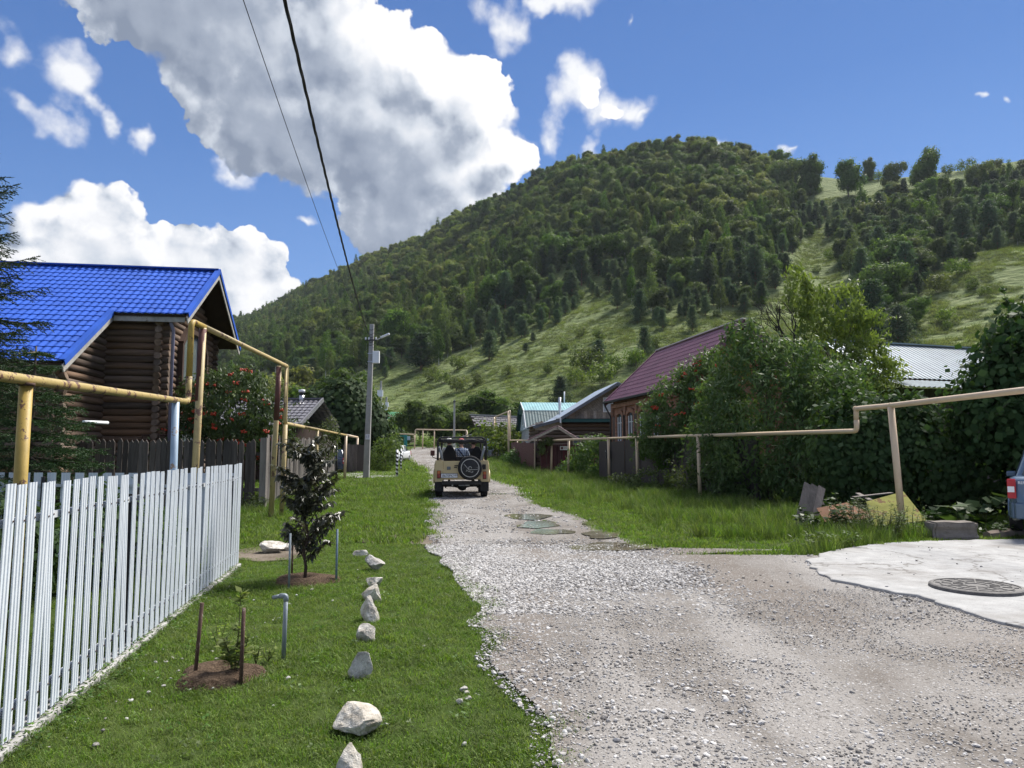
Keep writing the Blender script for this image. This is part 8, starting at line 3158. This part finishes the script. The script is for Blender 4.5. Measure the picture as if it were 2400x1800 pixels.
# ------------------------------------------------------------------ parked cars
def build_car(name, label, loc, rotz, paint, L=4.3, Wd=1.68, H=1.50, detail=True, plate=None, rear_print=None):
    """saloon; local frame: rear at y=0, front at y=L, x across"""
    t = thing(name, label, 'car', loc, rotz)
    hw = Wd / 2
    def P(mb, nm, m_, parent=t, bv=0.0):
        o = mb.build(nm, m_, parent, False)
        if bv:
            bevel(o, bv, 3, 35)
        return o
    # lower body from stations along the length: (y, half width, z bottom, z belt)
    st = [(0.0, .80, .34, .62), (.03, .88, .30, .90), (.12, .94, .27, .99), (.6, .99, .25, 1.005), (1.2, 1.0, .24, .96), (2.4, 1.0, .23, .93), (3.1, .99, .23, .92), (3.7, .96, .25, .86), (4.05, .91, .27, .78), (4.22, .84, .30, .66), (4.3, .72, .36, .54)]
    k = L / 4.3
    ring = lambda y, w, zb, zt: [(-hw * w * .90, y, zb), (-hw * w, y, zb + .16), (-hw * w, y, zt - .16), (-hw * w * .965, y, zt - .03), (-hw * w * .88, y, zt), (0, y, zt + .015), (hw * w * .88, y, zt), (hw * w * .965, y, zt - .03), (hw * w, y, zt - .16), (hw * w, y, zb + .16), (hw * w * .90, y, zb)]
    mb = MB()
    rs = [ring(y * k, w, zb, zt) for y, w, zb, zt in st]
    n = len(rs[0])
    vs = [p for r_ in rs for p in r_]
    fs = [(i * n + j, (i + 1) * n + j, (i + 1) * n + (j + 1) % n, i * n + (j + 1) % n) for i in range(len(rs) - 1) for j in range(n)]
    fs += [tuple(range(n)), tuple((len(rs) - 1) * n + j for j in range(n - 1, -1, -1))]
    mb._add(vs, [f[::-1] for f in fs], True)
    body = P(mb, 'body', paint)
    # greenhouse
    g0 = [(.62, .84, .98), (1.15, .86, .965), (3.0, .86, .93)]
    top = [(.98, .70, H - .04), (1.5, .73, H), (2.25, .72, H - .02), (2.42, .70, H - .05)]
    lo = [(-hw * .86, .60 * k, .985), (-hw * .87, 1.2 * k, .965), (-hw * .87, 2.4 * k, .935), (-hw * .82, 3.05 * k, .925)]
    hi = [(-hw * .66, 1.0 * k, H - .05), (-hw * .69, 1.3 * k, H), (-hw * .69, 2.15 * k, H), (-hw * .64, 2.42 * k, H - .06)]
    mb = MB()
    mir = lambda p: (-p[0], p[1], p[2])
    A, B = lo, hi
    vs = A + B + [mir(p) for p in A] + [mir(p) for p in B]
    fs = []
    for i in range(3):
        fs += [(i, i + 1, 4 + i + 1, 4 + i), (8 + i + 1, 8 + i, 12 + i, 12 + i + 1), (4 + i, 4 + i + 1, 12 + i + 1, 12 + i)]
    fs += [(0, 4, 12, 8), (3, 11, 15, 7)]
    mb._add(vs, fs)
    P(mb, 'cabin', paint, bv=.05)
    gl = plain('car_glass', (.045, .06, .065), .04, 0, .8, .1, 1, None, .6, .02)
    def pane(nm, pts, off):
        mb = MB()
        c = sum((Vector(p) for p in pts), Vector()) / len(pts)
        mb.slab([c + (Vector(p) - c) * .86 + Vector(off) for p in pts], Vector(off) * .5)
        return P(mb, nm, gl)
    pane('rear_window', [lo[0], mir(lo[0]), mir(hi[0]), hi[0]], (0, -.012, .008))
    pane('windscreen', [lo[3], mir(lo[3]), mir(hi[3]), hi[3]], (0, .012, .010))
    for s in (1, -1):
        m_ = (lambda p: p) if s > 0 else mir
        mid0, mid1 = tuple((Vector(lo[1]) + Vector(lo[2])) / 2), tuple((Vector(hi[1]) + Vector(hi[2])) / 2)
        pane('side_window', [m_(lo[0]), m_(mid0), m_(mid1), m_(hi[0])], (-.012 * s, 0, .004))
        pane('side_window', [m_(mid0), m_(lo[3]), m_(hi[3]), m_(mid1)], (-.012 * s, 0, .004))
        for yy in (.82, 3.48):
            mb = MB(); tyre(mb, (s * hw * .90, yy * k, .30), .30, .19, 'x', 0)
            w = P(mb, 'wheel', RUBBER)
            mb = MB(); mb.lathe([(.001, s * .075), (.10, s * .08), (.185, s * .06), (.19, -s * .05)], (s * hw * .90, yy * k, .30), 'x', 16)
            P(mb, 'rim', SILVER, w)
            mb = MB()
            mb.tube([Vector((s * hw * .985, yy * k + .345 * math.cos(a), .30 + .345 * math.sin(a))) for a in np.linspace(0, math.pi, 12)], .03, 6)
            P(mb, 'arch_lip', paint)
        # rear lamps: red, white, red
        z0 = .66
        mb = MB(); mb.box((s * hw * .90, .02, .80), (.13, .09, .34))
        lm = P(mb, 'tail_light', RED_LAMP if not detail else plain('bright_red_lamp', (.42, .02, .03), .12, 0, .6, .1, 6), bv=.02)
        P(MB().box((s * hw * .91, -.026, .79), (.10, .012, .10)), 'reversing_lens', WHITE_PL, lm, .004)
        mb = MB(); mb.box((s * hw * .70, 4.17 * k, .66), (.30, .14, .15)); P(mb, 'headlight', plain('headlamp_glass', (.5, .54, .56), .1, 0, .7, .1, 4), bv=.03)
        mb = MB(); mb.box((s * hw * 1.06, 2.85 * k, .98), (.17, .10, .12)); P(mb, 'mirror', paint, bv=.03)
    mb = MB()
    for (y, sgn) in ((-.03, 1), (L + .01, -1)):
        pts = [(-hw * .93, y + .25 * sgn, .42), (-hw * .86, y + .06 * sgn, .42), (-hw * .5, y, .42), (hw * .5, y, .42), (hw * .86, y + .06 * sgn, .42), (hw * .93, y + .25 * sgn, .42)]
        for a, b in zip(pts[:-1], pts[1:]):
            mb.beam(a, b, .10, .28)
    P(mb, 'bumper', paint, bv=.03)
    P(MB().box((0, L + .055, .44), (hw * 1.2, .03, .17)), 'grille', CHASSIS, bv=.01)
    P(MB().box((0, L - .02, .66), (hw * .8, .06, .08)), 'upper_grille', CHASSIS, bv=.01)
    pl = P(MB().box((0, L + .075, .47), (.50, .012, .11)), 'number_plate', PLATE)
    P(MB().box((0, -.085, .50), (.9, .03, .16)), 'plate_recess', CHASSIS, bv=.02)
    P(MB().box((0, -.104, .50), (.50, .01, .11)), 'rear_plate', PLATE)
    P(MB().tube([(-hw * .55, -.04, .24), (-hw * .55, .4, .26)], .03, 8), 'exhaust_pipe', SILVER)
    return t, P, hw


def build_cars():
    BLUEGREY = plain('steel_blue_car_paint', (.085, .135, .205), .22, .25, .6, .06, 1.5, None, .6, .01)
    p = W(2367, 1200, 12.9)
    ca = R(-37)
    loc = Vector((p.x + .80 * math.cos(ca), p.y + .80 * math.sin(ca), .13))
    t, P, hw = build_car('parked_car', 'steel blue saloon parked at the right edge behind the white pad', loc, ca, BLUEGREY, H=1.52)
    o = link('lettering', text_mesh('RENAULT', .065, WHITE_PL, .004), t, False, (-hw * .62, -.012, .905), (math.pi / 2, 0, 0))
    P(MB().tube([(-hw * .8, .3, .30), (-hw * .9, .4, .26)], .05, 6), 'sill_end', SILVER)
    WHITE_CAR = plain('white_car_paint', (.68, .70, .73), .25, 0, .6, .05, 2, None, .6, .01)
    p = W(930, 1086, 64)
    build_car('parked_car', 'white car facing us parked on the grass behind the striped posts', (p.x - .15, 68.2, float(gz(0, 66)) - .02), R(180 - 6), WHITE_CAR, L=4.1, Wd=1.7, H=1.48)
    DARK_CAR = plain('dark_blue_car_paint', (.02, .032, .06), .25, .1, .6, .1, 2, None, .6, .01)
    p = W(795, 1090, 43.0)
    build_car('parked_car', 'dark blue car mostly hidden behind the end of the board fence', (p.x - .55, 43.2, .17), R(8), DARK_CAR)
    # striped posts beside the pale driveway
    BW = plain('black_post_paint', (.02, .02, .022), .6, 0, .3, .2, 6)
    for u, v1, v0, lab in ((930, 1120, 1054, 'nearer black and white striped post at the pale driveway'), (939, 1107, 1052, 'further black and white striped post at the pale driveway')):
        q = G(u, v1)
        z1 = W(u, v0, q.y).z
        t = thing('striped_post', lab, 'bollard', (q.x, q.y, q.z), group='striped posts at the driveway')
        h = z1 - q.z
        MB().tube([(q.x, q.y, q.z - .1), (q.x, q.y, z1)], .062, 12).build('shaft', WHITE_PL, t)
        n = 7
        for k in range(n):
            mb = MB()
            za = q.z + h * k / n
            pts = []
            # slanting band round the post
            vs, fs = [], []
            m_ = 12
            for j in range(m_ + 1):
                a = 2 * math.pi * j / m_
                off = .055 * math.cos(a - 2.2)
                for zz in (za + .0 + off, za + h / n * .52 + off):
                    vs.append((q.x + .0645 * math.cos(a), q.y + .0645 * math.sin(a), zz))
            fs = [(2 * j, 2 * j + 2, 2 * j + 3, 2 * j + 1) for j in range(m_)]
            mb._add(vs, fs, True)
            mb.build('black_band', BW, t)
    # pale driveway across the left verge
    mb = MB()
    pts = [G(790, 1122), G(860, 1123), G(925, 1121), G(940, 1112), G(930, 1106), G(860, 1106), G(790, 1106)]
    mb.slab([(p.x, p.y, float(gz(0, p.y)) - .02) for p in pts], (0, 0, .085))
    tag(mb.build('concrete_drive', mat('poured_concrete', concrete_material)), 'pale concrete driveway behind the utility pole', None, None, 'structure')


build_cars()
# ------------------------------------------------------------------ air
def build_haze():
    def air(N):
        v = N.add('ShaderNodeVolumePrincipled', {'Color': c4((.72, .80, .92)), 'Density': 0.00007, 'Anisotropy': 0.2})
        N.add('ShaderNodeOutputMaterial', {'Volume': v.outputs[0]})
    m_ = mat('thin_air', air)
    o = MB().box((0, 3000, 140), (14000, 9000, 284)).build('haze', m_)
    o['kind'] = 'stuff'
    o['label'] = 'thin blue summer haze over the valley'




build_haze()
